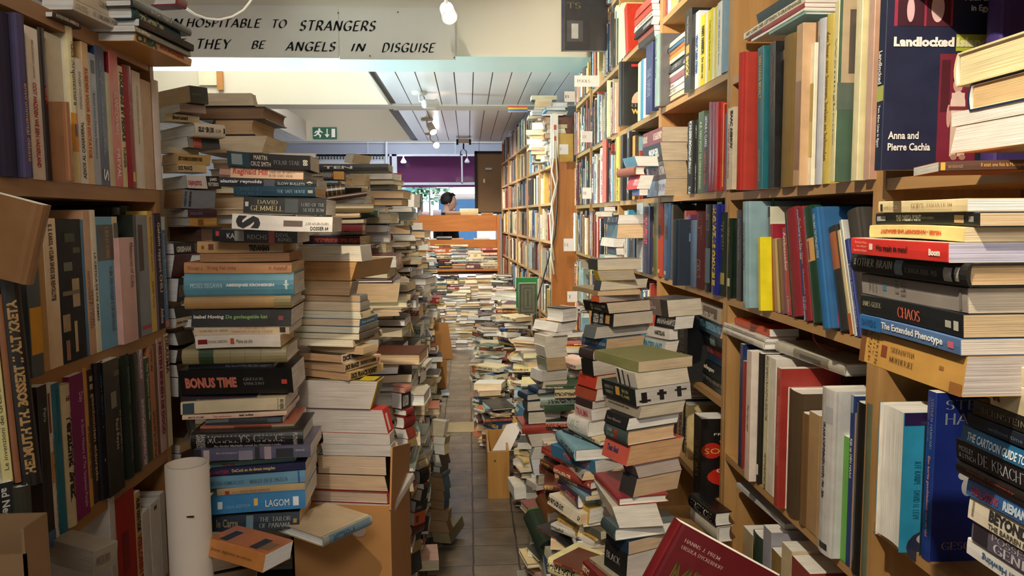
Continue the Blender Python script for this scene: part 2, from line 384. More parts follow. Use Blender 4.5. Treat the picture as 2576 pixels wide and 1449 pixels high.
    def patch(fc, u0, u1, v0, v1, c, e=.00035, mbx=None):
        if fc[0] in 'fk': v0, v1 = 1 - v1, 1 - v0        # on the boards v counts from the head of the book
        if len(fc) == 2:                                   # an ellipse inside the field
            b = len(cv.v); a_ = [2 * math.pi * i / 18 for i in range(18)]
            cv.v += [onto(fc[0], (u0 + u1) / 2 + (u1 - u0) / 2 * math.cos(q), (v0 + v1) / 2 + (v1 - v0) / 2 * math.sin(q), e) for q in a_]
            cv.face(list(range(b, b + 18)), 0, hx(c)); return
        mbx = mbx or cv; nu = 6 if nx > 1 else 1; nv = 4 if fc == 's' and hard else 1; b = len(mbx.v)
        for a in range(nu + 1):
            for d in range(nv + 1): mbx.v.append(onto(fc, u0 + (u1 - u0) * a / nu, v0 + (v1 - v0) * d / nv, e))
        for a in range(nu):
            for d in range(nv):
                i = b + a * (nv + 1) + d; mbx.face([i, i + nv + 1, i + nv + 2, i + 1], 0, hx(c))
    for i_, d in enumerate(sorted(deco, key=lambda q: q[-1] if len(q) == 7 else 0)):
        if len(d) == 5: d = ('s',) + tuple(d)
        patch(*d[:6], e=.0003 + .00004 * i_)
    te = .0006 + .00004 * len(deco); lt = []
    for d in txt:
        d = list(d); fc = 's'
        if len(d[0]) == 2 and d[0][0] == '@': fc = d.pop(0)[1]
        s, u0, u1, v0, v1, c = d[:6]
        if fc in 'fk': v0, v1 = 1 - v1, 1 - v0
        sty = d[6] if len(d) > 6 else 'b'; turn = d[7] if len(d) > 7 else 0
        vs, fs = STY[sty](s); b = 0; lt.append(MB()); lm = lt[-1]
        for a, e in vs:
            if turn == 1: a, e = 1 - a, 1 - e
            elif turn == 2: a, e = e, 1 - a          # reads down the box
            elif turn == 3: a, e = 1 - e, a
            lm.v.append(onto(fc, u0 + (u1 - u0) * a, v0 + (v1 - v0) * e, te))
        for f in fs: lm.face([b + i for i in f], 0, hx(c))
    return cv, pg, lt
BOOKS = []
NAMES = [('black', (.012, .012, .014)), ('dark blue', (.01, .02, .09)), ('blue', (.03, .12, .42)), ('light blue', (.25, .5, .7)), ('teal', (.02, .2, .25)), ('dark green', (.01, .06, .03)),
         ('green', (.08, .3, .06)), ('olive', (.2, .18, .07)), ('yellow', (.75, .58, .06)), ('orange', (.75, .22, .03)), ('red', (.5, .02, .02)), ('dark red', (.15, .01, .015)), ('pink', (.75, .3, .3)),
         ('purple', (.12, .04, .2)), ('brown', (.12, .06, .03)), ('tan', (.45, .28, .14)), ('cream', (.75, .65, .45)), ('white', (.8, .8, .78)), ('grey', (.3, .3, .3)), ('dark grey', (.06, .06, .06)), ('lilac', (.35, .3, .5))]
def cname(c):
    c = hx(c); c = tuple(x ** .45 for x in c)
    return min(NAMES, key=lambda n: sum((a - b ** .45) ** 2 for a, b in zip(c, n[1])))[0]
def book(M, L, T, W, kind, col, label, group, **o):
    """M places the book: local x along its spine, z its thickness, origin at the middle of the spine's lower edge"""
    c = M @ V((0, W / 2, T / 2)); r = cs(c); d = max(.3, -r.z)
    px, py = proj(c)
    vis = -200 < px < 2776 and -200 < py < 1649 and r.z < 0
    area = (L * T + W * T + .3 * L * W) / d ** 2
    pri = o.pop('pri', 0)
    BOOKS.append(dict(M=M, L=L, T=T, W=W, kind=kind, col=col, label=label, group=group, area=area * (1 if vis else 0) * (1 + pri), o=o))
def frame(x, y, z, loc):
    M = Matrix((x, y, z)).transposed().to_4x4(); M.translation = loc; return M
ORD = ['topmost', 'second', 'third', 'fourth', 'fifth', 'sixth', 'seventh', 'eighth', 'ninth', 'tenth', 'eleventh', 'twelfth', 'thirteenth', 'fourteenth', 'fifteenth', 'sixteenth', 'seventeenth', 'eighteenth', 'nineteenth', 'twentieth',
       'twenty-first', 'twenty-second', 'twenty-third', 'twenty-fourth', 'twenty-fifth', 'twenty-sixth', 'twenty-seventh', 'twenty-eighth', 'twenty-ninth', 'thirtieth', 'thirty-first', 'thirty-second', 'thirty-third', 'thirty-fourth', 'thirty-fifth']
def spread(d, key):
    return d.pop(key, None)
def corner_stack(items, place, Y, beta=0, mode='ES', group=None, tilt=0, end=None, roll=0, kind='p'):
    """a pile of lying books, top first. item: (xl, xc, xr, ytop, colour, {options}); xc is the upright corner nearest the
    camera, xl / xr where the two visible side faces end, ytop the corner's upper pixel; end = lower pixel of the last"""
    n = len(items)
    for i, it in enumerate(items):
        xl, xc, xr, yt, col = it[:5]; o = dict(it[5]) if len(it) > 5 else {}
        Yc = o.pop('Y', Y); be = math.radians(o.pop('b', beta)); md = o.pop('m', mode); kd = o.pop('k', kind)
        yb = o.pop('yb', items[i + 1][3] if i + 1 < n else end); tl = o.pop('tilt', tilt); rl = o.pop('roll', roll)
        top = atY(xc, yt, Yc); bot = atY(xc, yb, Yc)
        T = max(.006, top.z - bot.z - .0006); C = V((top.x, Yc, bot.z + .0003))
        b = V((math.cos(be), math.sin(be), 0)); a = V((-math.sin(be), math.cos(be), 0))
        sw = (o.pop('L', .21), o.pop('W', .135))
        sl, sr = md[0] in 'SF', md[1] in 'SF'
        la = solx(C, a, xl) if xl is not None else (sw[0] if sl else sw[1])
        lb = solx(C, b, xr) if xr is not None else (sw[0] if sr else sw[1])
        la = la if .03 < la < .42 else (sw[0] if sl else sw[1]); lb = lb if .03 < lb < .42 else (sw[0] if sr else sw[1])
        z = V((0, 0, 1))
        if tl or rl:
            Rr = Matrix.Rotation(math.radians(-tl), 3, a) @ Matrix.Rotation(math.radians(rl), 3, b); a, b, z = Rr @ a, Rr @ b, Rr @ z
        if md == 'ES': y = -a; x = b; og = C + b * lb / 2 ; y = a; L, W = lb, la
        elif md == 'EF': L, W = lb, la; y = -a; x = -b; og = C + b * lb / 2 + a * W
        elif md == 'SE': L, W = la, lb; y = b; x = -a; og = C + a * la / 2
        else: L, W = la, lb; y = -b; x = a; og = C + a * la / 2 + b * W
        d = o.pop('d', ''); cn = o.pop('cn', None) or cname(o.get('front', col) if md[0] != 'S' and md[1] != 'S' else col)
        sz = 'thick ' if T > .04 else ('thin ' if T < .018 else '')
        bd = 'hardback' if kd == 'h' else 'paperback'
        lab = o.pop('label', f"{sz}{cn} {bd}{' ' + d if d else ''}, {ORD[min(i, 34)]} {'in' if i == 0 else 'down in'} {place}")
        o.setdefault('seed', i * 7 + int(xc or 0))
        if kd == 'p' and T < .05: o.setdefault('warp', random.Random(i * 31 + int(xc)).uniform(-.0016, .0016))
        book(frame(x, y, z, og), L, T, W, kd, col, lab, group or 'books in ' + place, **o)
def shelf_row(items, place, X, zb, side, group=None, depth=.15, lean=0, slope=0):
    """upright books along a wall shelf whose front plane is x=X (or a callable of y); side 'R': spines face -x, 'L': +x.
    item (px0, px1, ytop, colour, options), pixels where the spine's foot starts and ends, walking away from the camera on L, towards it on R"""
    for i, it in enumerate(items):
        x0, x1, yt, col = it[:4]; o = dict(it[4]) if len(it) > 4 else {}
        p = o.pop('p', 0); Xp = (X(0) if callable(X) else X) + (p if side == 'L' else -p); zz = zb + o.pop('dz', 0)
        A = V((Xp, 0, zz)); d = V((slope, 1, 0))
        ya = solx(A, d, x0); yb = solx(A, d, x1)
        y0, y1 = min(ya, yb), max(ya, yb); T = max(.006, y1 - y0 - .0004)
        B = V((Xp + slope * (y0 + y1) / 2, (y0 + y1) / 2, zz)); L = soly(B, V((0, 0, 1)), yt)
        L = min(.36, max(.1, L)); W = o.pop('W', min(depth, L * .72)); kd = o.pop('k', 'p')
        le = math.radians(o.pop('lean', lean))
        if side == 'R': z = V((0, -1, 0)); x = V((0, 0, -1)); y = V((1, 0, 0)); og = V((Xp + slope * y1, y1, zz + L / 2))
        else: z = V((0, 1, 0)); x = V((0, 0, -1)); y = V((-1, 0, 0)); og = V((Xp + slope * y0, y0, zz + L / 2))
        if o.pop('rev', 0):   # fore edge outwards
            y = -y; z = -z; og = og - y * W + (-z) * T * 0 + z * 0; og = og - z * T
        if le:
            Rr = Matrix.Rotation(le, 3, V((1, 0, 0))); base = V((og.x, og.y, zz)); og = base + Rr @ (og - base); x, y, z = Rr @ x, Rr @ y, Rr @ z
        d_ = o.pop('d', ''); cn = o.pop('cn', None) or cname(col); sz = 'thick ' if T > .04 else ('thin ' if T < .014 else '')
        lab = o.pop('label', f"{sz}{cn} {'hardback' if kd == 'h' else 'paperback'}{' ' + d_ if d_ else ''}, {ORD[min(i, 34)].replace('topmost', 'first')} along {place}")
        o.setdefault('seed', i * 5 + int(x0)); o.setdefault('shear', 0)
        book(frame(x, y, z, og), L, T, W, kd, col, lab, group or 'books along ' + place, **o)
PAL = ['#1a1a1e', '#22252c', '#1c1c20', '#2c2c30', '#8c8478', '#5c5a54', '#a8a08c', '#3c3a38', '#e8dfca', '#d9c9a4', '#f0ece0', '#7a2a26', '#9c3a30', '#27446e', '#3a6f96', '#7fa9bd', '#2c4a35', '#c8a24a', '#6d3a2a', '#d8d4cc', '#4a3550', '#c46a3a', '#e0c890', '#31302e', '#93a39a', '#5b2a2c', '#b9b2a6', '#dfb8a8', '#16324a', '#efe6b0']
INKS = {'d': ['#e8dcb8', '#ffffff', '#d8b050', '#d86a50'], 'l': ['#1a1a1a', '#7a1e18', '#26386a', '#3a3a3a']}
def rnd_col(r): return r.choice(PAL)
def ink_for(c, r):
    c = hx(c); return r.choice(INKS['d' if sum(c) < .8 else 'l'])
def rnd_pile(x, y, z0, z1, yaw, place, seed, r_yaw=14, jit=.02, group=None, dx=0, dy=0, sizes=(.17, .24), pri=0, cols=None, tilt=2):
    """a pile of random lying books from z0 up to z1; yaw = where the spine normally faces (0 = the camera, 180 = away)"""
    r = random.Random(seed); z = z0; i = 0; L_ = []
    while z < z1 - .008:
        T = min(max(.009, r.gauss(.028, .012)), .06, max(.01, z1 - z)); L_.append((z, T)); z += T + .0005
    n = len(L_)
    for i, (z, T) in enumerate(L_):
        L = r.uniform(*sizes); W = L * r.uniform(.62, .72); hard = r.random() < .35; col = (cols and r.choice(cols)) or rnd_col(r)
        a = math.radians((yaw if not isinstance(yaw, (list, tuple)) else r.choice(yaw)) + r.gauss(0, r_yaw * .6)); f = i / max(1, n)
        Rz = Matrix.Rotation(a, 3, 'Z') @ Matrix.Rotation(math.radians(r.gauss(0, tilt * .3)), 3, 'Y')
        X, Yv, Z = Rz @ V((1, 0, 0)), Rz @ V((0, 1, 0)), Rz @ V((0, 0, 1))
        cen = V((x + r.gauss(0, jit) + dx * f, y + r.gauss(0, jit) + dy * f, z)); og = cen - Yv * W / 2
        prev = BOOKS[-1] if i else None; nb = cname(prev['col']) if prev else None
        book(frame(X, Yv, Z, og), L, T, W, 'h' if hard else 'p', col, f"{cname(col)} {'hardback' if hard else 'paperback'}{' over ' + nb if nb else ''}, {ORD[min(n - 1 - i, 34)]} {'in' if i == n - 1 else 'down in'} {place}", group or 'books in ' + place,
             ink=ink_for(col, r), page=r.choice([CREAM, CREAM, WHITEP, TAN, '#d9c7a0', '#c9b48a']), seed=seed * 50 + i, pri=pri, lod=1)
def rnd_row(y0, y1, X, zb, H, place, seed, side='R', slope=0, group=None, depth=.16, cols=None, hmin=.62, lie=.12, pri=0):
    """upright random books between y0 and y1 on a side-wall shelf of clear height H; here and there a short lying pile"""
    r = random.Random(seed); y = y0; i = 0
    while y < y1 - .02:
        if r.random() < lie * .15 and y < y1 - .2:
            rnd_pile(X + slope * y + (.1 if side == 'R' else -.1), y + .1, zb, zb + H * r.uniform(.4, .85), -90 if side == 'R' else 90, 'the pile lying on ' + place, seed + i * 3, 4, .006, sizes=(.17, .19)); y += .2; i += 1; continue
        T = min(max(.009, r.gauss(.026, .011)), .055, y1 - y); L = H * r.uniform(hmin, .95); W = min(depth, L * .7); hard = r.random() < .4; col = (cols and r.choice(cols)) or rnd_col(r)
        Xp = X + slope * y + r.uniform(0, .018) * (1 if side == 'R' else -1)
        if side == 'R': z = V((0, -1, 0)); yv = V((1, 0, 0)); og = V((Xp, y + T, zb + L / 2))
        else: z = V((0, 1, 0)); yv = V((-1, 0, 0)); og = V((Xp, y, zb + L / 2))
        book(frame(V((0, 0, -1)), yv, z, og), L, T - .0004, W, 'h' if hard else 'p', col, f"{cname(col)} {'hardback' if hard else 'paperback'}{' beside ' + cname(BOOKS[-1]['col']) if i else ''}, {ORD[min(i, 34)].replace('topmost', 'first')} along {place}", group or 'books along ' + place,
             ink=ink_for(col, r), page=CREAM, seed=seed * 50 + i, lod=1, pri=pri)
        y += T; i += 1
def flush_books(limit=300):
    # rank by how much of each book the camera sees
    from mathutils.bvhtree import BVHTree
    vs, fs = [], []
    for b in BOOKS:
        n = len(vs); L, T, W = b['L'], b['T'], b['W']
        vs += [b['M'] @ V((x, y, z)) for z in (0, T) for x, y in ((-L / 2, 0), (L / 2, 0), (L / 2, W), (-L / 2, W))]
        fs += [tuple(n + i for i in q) for q in ((0, 3, 2, 1), (4, 5, 6, 7), (0, 1, 5, 4), (1, 2, 6, 5), (2, 3, 7, 6), (3, 0, 4, 7))]
    tr = BVHTree.FromPolygons(vs, fs); hits = [0] * len(BOOKS)
    for j in range(230):
        for i in range(410):
            h = tr.ray_cast(CAMP, ray((i + .5) * 2576 / 410, (j + .5) * 1449 / 230).normalized())
            if h[0] is not None: hits[h[2] // 6] += 1
    for b, h in zip(BOOKS, hits): b['hits'] = h
    BOOKS.sort(key=lambda b: -b['hits']); print('HITS', BOOKS[0]['hits'], BOOKS[299]['hits'], BOOKS[min(len(BOOKS) - 1, 600)]['hits'], sum(1 for b in BOOKS if b['hits']))
    rest = MB(); seen = {}
    for i, b in enumerate(BOOKS):
        o = b['o']; cv, pg, lt = book_mb(b['L'], b['T'], b['W'], b['kind'], b['col'], **o)
        gl = MATTE if (i * 7919) % 3 == 0 else GLOSS
        if i < limit:
            e = empty('book'); e.matrix_world = b['M']; e.rotation_mode = 'XYZ'
            lab = b['label']
            if len(lab.split()) > 16 and lab.split()[0] in ('thick', 'thin'): lab = lab.split(' ', 1)[1]
            if len(lab.split()) > 16 or lab in seen: print('LABEL', len(lab.split()), lab in seen, lab)
            seen[lab] = 1
            tag(e, lab, 'book', b['group'])
            cv.build('cover', gl, e, True); pg.build('pages', PAGE, e, True)
            for l_ in lt:
                if l_.f: l_.build('title_lettering', MATTE, e, True)
            if abs(b['M'].to_3x3().determinant() - 1) > .02: print('HANDED', lab)
        else:
            for m, mi in [(cv, 0), (pg, 1)] + [(l_, 0) for l_ in lt]:
                m.mi = [mi] * len(m.f); rest.add(m, b['M'])
    if rest.f:
        o = rest.build('books', [GLOSS, PAGE], None, True); tag(o, 'the many small second-hand books packed on the far shelves and heaps', 'books', kind='stuff')
    print('BOOKS', len(BOOKS), 'rest', max(0, len(BOOKS) - limit))
# ------------------------------------------------------------------ the room
PAINT = plain('white_paint', '#ece6d8', .55, .04, 3)
PAINT2 = plain('ceiling_tile_white', '#e8e2d4', .8, .05, 14)
LAMEL = plain('lacquered_ceiling_strip', '#efece6', .28, .03, 4)
GROOVE = plain('dark_joint', '#6b655c', .7)
GREY = plain('grey_wall_paint', '#c2c6d4', .6, .05, 4)
PLY = wood('beech_veneer', '#a98050', '#be9663', .42, 1, 5)
PLYX = wood('beech_veneer_across', '#a98050', '#be9663', .42, 0, 5)
PLYZ = wood('beech_veneer_upright', '#a67c4c', '#bb935f', .42, 2, 5)
ORW = wood('orange_brown_board', '#a4622c', '#b97636', .5, 0, 5)
ORWZ = wood('orange_brown_panel', '#a8642c', '#bd7a3a', .4, 2, 5)
BLACKM = plain('black_plastic', '#141416', .4)
WHITEM = plain('white_enamel', '#f0eee8', .3)
DARK = plain('dark_board', '#2a221c', .7)
CARD = plain('corrugated_cardboard', '#b4824c', .75, .12, 6, bump=.2)

def floor_mat():
    m, nt, b = newmat('glazed_floor_tiles')
    gx = atZ(1195, 1449, 0).x
    tc = N(nt, 'ShaderNodeTexCoord'); mp = N(nt, 'ShaderNodeMapping'); mp.inputs['Location'].default_value = (-gx + .0, -atZ(1100, 1424, 0).y, 0)
    nt.links.new(tc.outputs['Object'], mp.inputs[0])
    nw = N(nt, 'ShaderNodeTexNoise'); nw.inputs['Scale'].default_value = 9; nt.links.new(mp.outputs[0], nw.inputs['Vector'])
    add = N(nt, 'ShaderNodeMix', data_type='RGBA', blend_type='ADD'); add.inputs[0].default_value = .012; nt.links.new(mp.outputs[0], add.inputs[6]); nt.links.new(nw.outputs[1], add.inputs[7])
    br = N(nt, 'ShaderNodeTexBrick'); br.offset = 0; br.inputs['Scale'].default_value = 1; br.inputs['Brick Width'].default_value = .2; br.inputs['Row Height'].default_value = .2
    br.inputs['Mortar Size'].default_value = .0045; br.inputs['Mortar Smooth'].default_value = .35; br.inputs['Bias'].default_value = 0
    br.inputs['Color1'].default_value = hx('#7a6c5c') + (1,); br.inputs['Color2'].default_value = hx('#63584c') + (1,); br.inputs['Mortar'].default_value = hx('#3b342c') + (1,)
    nt.links.new(add.outputs[2], br.inputs['Vector'])
    n = N(nt, 'ShaderNodeTexNoise'); n.inputs['Scale'].default_value = 7; n.inputs['Detail'].default_value = 7; nt.links.new(mp.outputs[0], n.inputs['Vector'])
    hs = N(nt, 'ShaderNodeHueSaturation'); nt.links.new(math_(nt, 'MULTIPLY_ADD', n.outputs[0], 1.5, .22), hs.inputs['Value']); nt.links.new(br.outputs[0], hs.inputs['Color'])
    nt.links.new(hs.outputs[0], b.inputs['Base Color'])
    mp3 = N(nt, 'ShaderNodeMapping'); mp3.inputs['Scale'].default_value = (9, 34, 1); nt.links.new(mp.outputs[0], mp3.inputs[0])
    n3 = N(nt, 'ShaderNodeTexNoise'); n3.inputs['Scale'].default_value = 1; n3.inputs['Detail'].default_value = 3; nt.links.new(mp3.outputs[0], n3.inputs['Vector'])
    h = math_(nt, 'ADD', math_(nt, 'MULTIPLY', n3.outputs[0], .55), math_(nt, 'MULTIPLY', br.outputs['Fac'], -.9))
    bp = N(nt, 'ShaderNodeBump'); bp.inputs['Strength'].default_value = .75; bp.inputs['Distance'].default_value = .006
    nt.links.new(h, bp.inputs['Height']); nt.links.new(bp.outputs[0], b.inputs['Normal'])
    nt.links.new(math_(nt, 'MULTIPLY_ADD', n.outputs[0], .32, .05), b.inputs['Roughness'])
    return m
FLOOR = floor_mat()
struct('floor', MB().poly([(-3.6, -5, 0), (1.4, -5, 0), (1.4, 12, 0), (-3.6, 12, 0)]), FLOOR)
struct('trim_1', MB().box(-1, 1, 5.26, 5.52, 0, .004), plain('stone_threshold', '#a8946e', .4, .15, 12))
struct('wall_left', MB().box(-3.7, -3.6, -5, 12.1, 0, 3.8), PAINT)
struct('wall_right', MB().box(1.18, 1.3, -5, 12.1, 0, 3.8), PAINT)
# near ceiling: laid-in tiles
ct = MB().box(-3.6, 1.2, -5, 4.9, 2.87, 2.93); struct('ceiling', ct, PAINT2)
g = MB()
x0 = atY(985, 10, 4.6).x
for i in range(-5, 5):
    g.box(x0 + .61 * i - .012, x0 + .61 * i + .012, -5, 4.9, 2.861, 2.87)
for j in range(17): g.box(-3.6, 1.2, 4.88 - .61 * j - .024, 4.88 - .61 * j, 2.8605, 2.87)
struct('trim_2', g, PAINT)
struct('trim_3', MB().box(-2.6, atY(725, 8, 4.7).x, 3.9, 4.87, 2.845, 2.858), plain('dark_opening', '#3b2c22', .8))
# beam with the banner
struct('wall_beam', MB().box(-3.6, 1.2, 4.9, 5.4, 2.5, 3.8), PAINT)
ch = MB().box(-3.6, 1.2, 4.895, 5.41, 2.494, 2.5); struct('trim_4', ch, plain('underside_daylight_tint', '#d4ece2', .3, .03))  # pale green puts the daylight tint of the underside into its colour
# slatted ceilings
def slat_ceiling(name, x0, x1, y0, y1, z, step=.105, first=0):
    mb = MB(); gv = MB(); x = x0 + first
    mb.box(x0, x1, y0, y1, z + .012, z + .03, 1)
    while x < x1 - .01:
        mb.box(x + .004, min(x + step - .004, x1), y0, y1, z, z + .012, 0); x += step
    return struct(name, mb, [LAMEL, GROOVE])
slat_ceiling('ceiling.001', -.68, 1.18, 5.4, 7.0, 2.5, .135, .05)
slat_ceiling('ceiling.002', -.74, 1.18, 7.32, 10.2, 2.5, .135, .09)
slat_ceiling('ceiling.003', -3.6, -2.1, 7.32, 10.2, 2.5, .135, .02)
struct('wall_fascia_middle', MB().box(-3.6, -.68, 7.0, 7.3, 2.5, 3.8).box(-.68, 1.18, 7.0, 7.3, 2.49, 2.6), PAINT)
struct('trim_5', MB().box(-2.1, -2.08, 7.3, 10.2, 2.49, 2.75), PAINT)
struct('wall_fascia_far', MB().box(-3.6, 1.2, 10.2, 10.35, 2.5, 3.2), PAINT)
struct('ceiling.004', MB().box(-3.6, 1.2, 10.35, 12, 2.92, 3.0), plain('blue_grey_ceiling', '#b9bcc8', .6, .04))
struct('ceiling.005', MB().box(-3.6, 1.2, 7.3, 10.2, 2.95, 3.0), PAINT)
struct('trim_6', MB().box(-.70, -.68, 5.4, 7.0, 2.5, 2.75), PAINT)
# skylight well over the side passage: an added unseen lid keeps the sky's light out
struct('ceiling.006', MB().box(-.68, 1.2, 5.4, 7.0, 3.7, 3.8).box(-3.6, -.68, 5.4, 7.0, 3.75, 3.8), PAINT)
sk = MB()
for x in (-2.9, -2.1, -1.3): sk.box(x - .02, x + .02, 5.55, 7.0, 3.72, 3.76)
struct('window_1', sk, WHITEM)
def pb(mb, px0, px1, py0, py1, Y, d, **k):
    a = atY(px0, py1, Y); b = atY(px1, py0, Y); a2 = atY(px1, py1, Y)
    return mb.box(a.x, b.x, Y, Y + d, min(a.z, a2.z), b.z, **k)
# side window in the skylight well (wood frame)
sw = empty('side_window', (atY(555, 200, 6.98).x, 6.98, 2.6)); tag(sw, kind='structure'); sw.name = 'window_2'
loc_build(pb(MB(), 546, 558, 178, 226, 6.95, .04), 'window_frame', plain('orange_pine', '#c98b4e', .5), sw)
loc_build(pb(MB(), 500, 545, 170, 214, 6.97, .02), 'window_pane', plain('lit_frosted_pane', '#fff6da', .4), sw)
# banner
bn = empty('banner', (-.8, 4.885, 2.5), 'long white paper banner with black calligraphic capitals, pinned to the beam', 'banner')
by0, by1 = atY(800, 146, 4.885).z, atY(800, 15, 4.885).z
pm = plain('banner_paper', '#eeeae4', .6, .03, 6)
loc_build(MB().box(atY(330, 80, 4.885).x, atY(852, 80, 4.885).x, 4.883, 4.8865, by0, by1), 'paper_sheet', pm, bn)
loc_build(MB().box(atY(853, 80, 4.885).x, atY(1145, 80, 4.885).x, 4.881, 4.8865, by0 - .008, by1 - .006), 'paper_sheet', pm, bn)
bl = MB()
for t, xa, xb, yt, yb in (('IN', 420, 462, 46, 66), ('HOSPITABLE', 468, 660, 47, 69), ('TO', 686, 722, 49, 71), ('STRANGERS', 753, 947, 52, 78), ('LEST', 400, 470, 97, 119), ('THEY', 497, 584, 98, 124),
                          ('BE', 632, 671, 102, 123), ('ANGELS', 716, 846, 105, 129), ('IN', 882, 922, 109, 130), ('DISGUISE', 960, 1098, 108, 132)):
    vs, fs = stroke_poly(t, (.2, .12), .05, 0, .26, .5, .16)
    p, q = atY(xa, yb, 4.88), atY(xb, yt, 4.88); b = len(bl.v)
    bl.v += [V((p.x + (q.x - p.x) * u, 4.8795, p.z + (q.z - p.z) * v)) for u, v in vs]; [bl.face([b + i for i in f]) for f in fs]
loc_build(bl, 'lettering', plain('banner_ink', '#1b1a26', .6), bn)
pins = MB()
for px, py in ((851, 33), (1001, 31), (931, 141), (1143, 145)): pins.lathe([(.004, 0), (.004, .008)], 8, Matrix.Translation(atY(px, py, 4.878)) @ Matrix.Rotation(math.pi / 2, 4, 'X'))
loc_build(pins, 'pin', BLACKM, bn)
# two screws on the beam underside
# exit sign
es = empty('exit_sign', atY(816, 334, 10.17), 'green and white emergency exit sign with running figure, on the far fascia', 'exit sign')
GRN = plain('sign_green', '#0d5a40', .4, .03, emit=('#0d5a40', .25)); SW = plain('sign_white', '#f4f6f2', .4, .02, emit=('#ffffff', .25))
loc_build(pb(MB(), 787, 846, 320, 349, 10.16, .03), 'sign_panel', GRN, es)
sg = MB()
def spx(pts, Y=10.155): sg.prism([atY(a, b, Y) for a, b in pts], (0, .004, 0))
spx([(834, 324), (843, 324), (843, 345), (834, 345)])
spx([(821.5, 324), (824, 324), (824, 338), (829, 338), (822.8, 346), (816.5, 338), (821.5, 338)])
spx([(803 + 2.8 * math.cos(t * .785), 325.5 + 2.8 * math.sin(t * .785)) for t in range(8)])
spx([(795, 329), (806, 328), (812, 333), (811, 335), (805, 331.5), (802, 336), (808, 340), (806, 346), (803.5, 346), (804, 341), (798.5, 338), (795, 342), (789, 342), (789, 340), (794, 339.5), (799, 331.5), (796, 331.5), (792.5, 335.5), (790.5, 334)])
loc_build(sg, 'running_figure_symbol', SW, es)
# ------------------------------------------------------------------ ceiling spot lamps
EMIT = plain('lit_bulb', '#fff0d0', .4, 0, emit=('#ffe2b0', 14)); EMITC = plain('lit_cool_bulb', '#ffffff', .4, 0, emit=('#e6f0ff', 22))
def spot_lamp(base, head, aim, label, mat=EMIT, s=1, grp='ceiling spot lamps'):
    e = empty('ceiling_spot_lamp', base, label, 'lamp', grp)
    loc_build(MB().lathe([(.055 * s, -.022), (.062 * s, -.012), (.062 * s, 0)], 24, Matrix.Translation(base)), 'base_plate', WHITEM, e, True)
    loc_build(MB().tube([base + V((0, 0, -.02)), base + V((0, 0, -.07 * s)), head], .009 * s), 'arm', WHITEM, e, True)
    q = (aim - head).to_track_quat('Z', 'Y').to_matrix().to_4x4(); M = Matrix.Translation(head) @ q
    loc_build(MB().lathe([(.012, -.07), (.03, -.066), (.036, -.05), (.036, .03), (.043, .055), (.041, .058), (.034, .05), (.033, .03)], 24, M), 'lamp_head', WHITEM, e, True)
    loc_build(MB().lathe([(.003, .04), (.034, .042), (.037, .05), (.03, .056), (.002, .058)], 20, M), 'bulb', mat, e, True)
def up(p, z): return V((p.x, p.y, z))
h = atY(1127, 32, 4.2); spot_lamp(up(h, 2.86) + V((-.03, .02, 0)), h, h + V((.12, -.5, -.42)), 'lit white spot lamp under the tiled ceiling, before the banner beam')
h = atY(1083, 262, 6.3); spot_lamp(up(atY(1055, 240, 6.3), 2.5), h, h + V((.8, .5, .06)), 'white spot lamp on the slatted ceiling, turned sideways to the shelves')
h = atY(1086, 324, 8.0); spot_lamp(up(atY(1074, 303, 8.0), 2.5), h, h + V((.3, -.5, -.6)), 'white spot lamp on the second slatted ceiling, tilted down, half lit')
h = atY(1097, 364, 9.4); spot_lamp(up(atY(1082, 343, 9.4), 2.5), h, h + V((.1, -.9, -.2)), 'brightly lit spot lamp at the far end of the second slatted ceiling', EMITC)
# emergency light with hanging wire
el = empty('emergency_light', atY(1166, 356, 9.9), 'small black and white twin emergency light under the far slatted ceiling', 'emergency light')
loc_build(pb(MB(), 1153, 1180, 349, 360, 9.85, .12), 'housing', WHITEM, el)
loc_build(pb(pb(MB(), 1148, 1153, 350, 364, 9.85, .08), 1180, 1185, 350, 364, 9.85, .08), 'side_cap', BLACKM, el)
loc_build(MB().tube([atY(1166, 360, 9.9), atY(1166, 374, 9.9)], .01).tube([atY(1158, 392, 9.9), atY(1159, 381, 9.9), atY(1166, 374, 9.9), atY(1173, 381, 9.9), atY(1174, 398, 9.9)], .006), 'hanging_wire', BLACKM, el)
# white cable looping under the ceiling
pts = [atY(a, b, 3.4) for a, b in ((640, -14), (628, 6), (612, 26), (585, 42), (552, 50), (520, 47), (492, 37), (470, 22), (455, 0))]
tag(MB().tube(pts, .0055, 8).build('cable', plain('white_cable', '#e9e6de', .4), None, False, True), 'white cable hanging in a loose loop under the ceiling in front of the banner', 'cable')
# ------------------------------------------------------------------ shop front
FR = plain('window_frame_white', '#f2f5fc', .4)
YW = 12.0
ww = MB()
def wx(px): return atY(px, 500, YW).x
zt = atY(1100, 388, YW).z
ww.box(-3.6, 1.2, YW, YW + .12, zt, 3.0)                   # header
ww.box(-3.6, wx(780), YW, YW + .12, 0, zt).box(wx(1268) + .25, 1.2, YW, YW + .12, 0, zt)
ww.box(wx(780), wx(1268) + .25, YW, YW + .12, 0, .25)
struct('wall_front', ww, GREY)
fr = MB()
for a, b in ((974, 982), (988, 1000)): fr.box(wx(a), wx(b), YW - .03, YW + .05, .25, zt)
fr.box(wx(1000), wx(1268) + .25, YW - .03, YW + .02, atY(1100, 465, YW).z, atY(1100, 459, YW).z)
fr.box(wx(1161), wx(1165), YW - .03, YW + .02, atY(1100, 462, YW).z, zt)
fr.box(wx(780), wx(1268) + .25, YW - .03, YW + .02, zt - .03, zt).box(wx(1255), wx(1262), YW - .04, YW + .02, .25, zt)
fr.box(wx(780), wx(975), YW - .03, YW + .02, atY(900, 420, YW).z, atY(900, 403, YW).z)
struct('window_3', fr, FR)
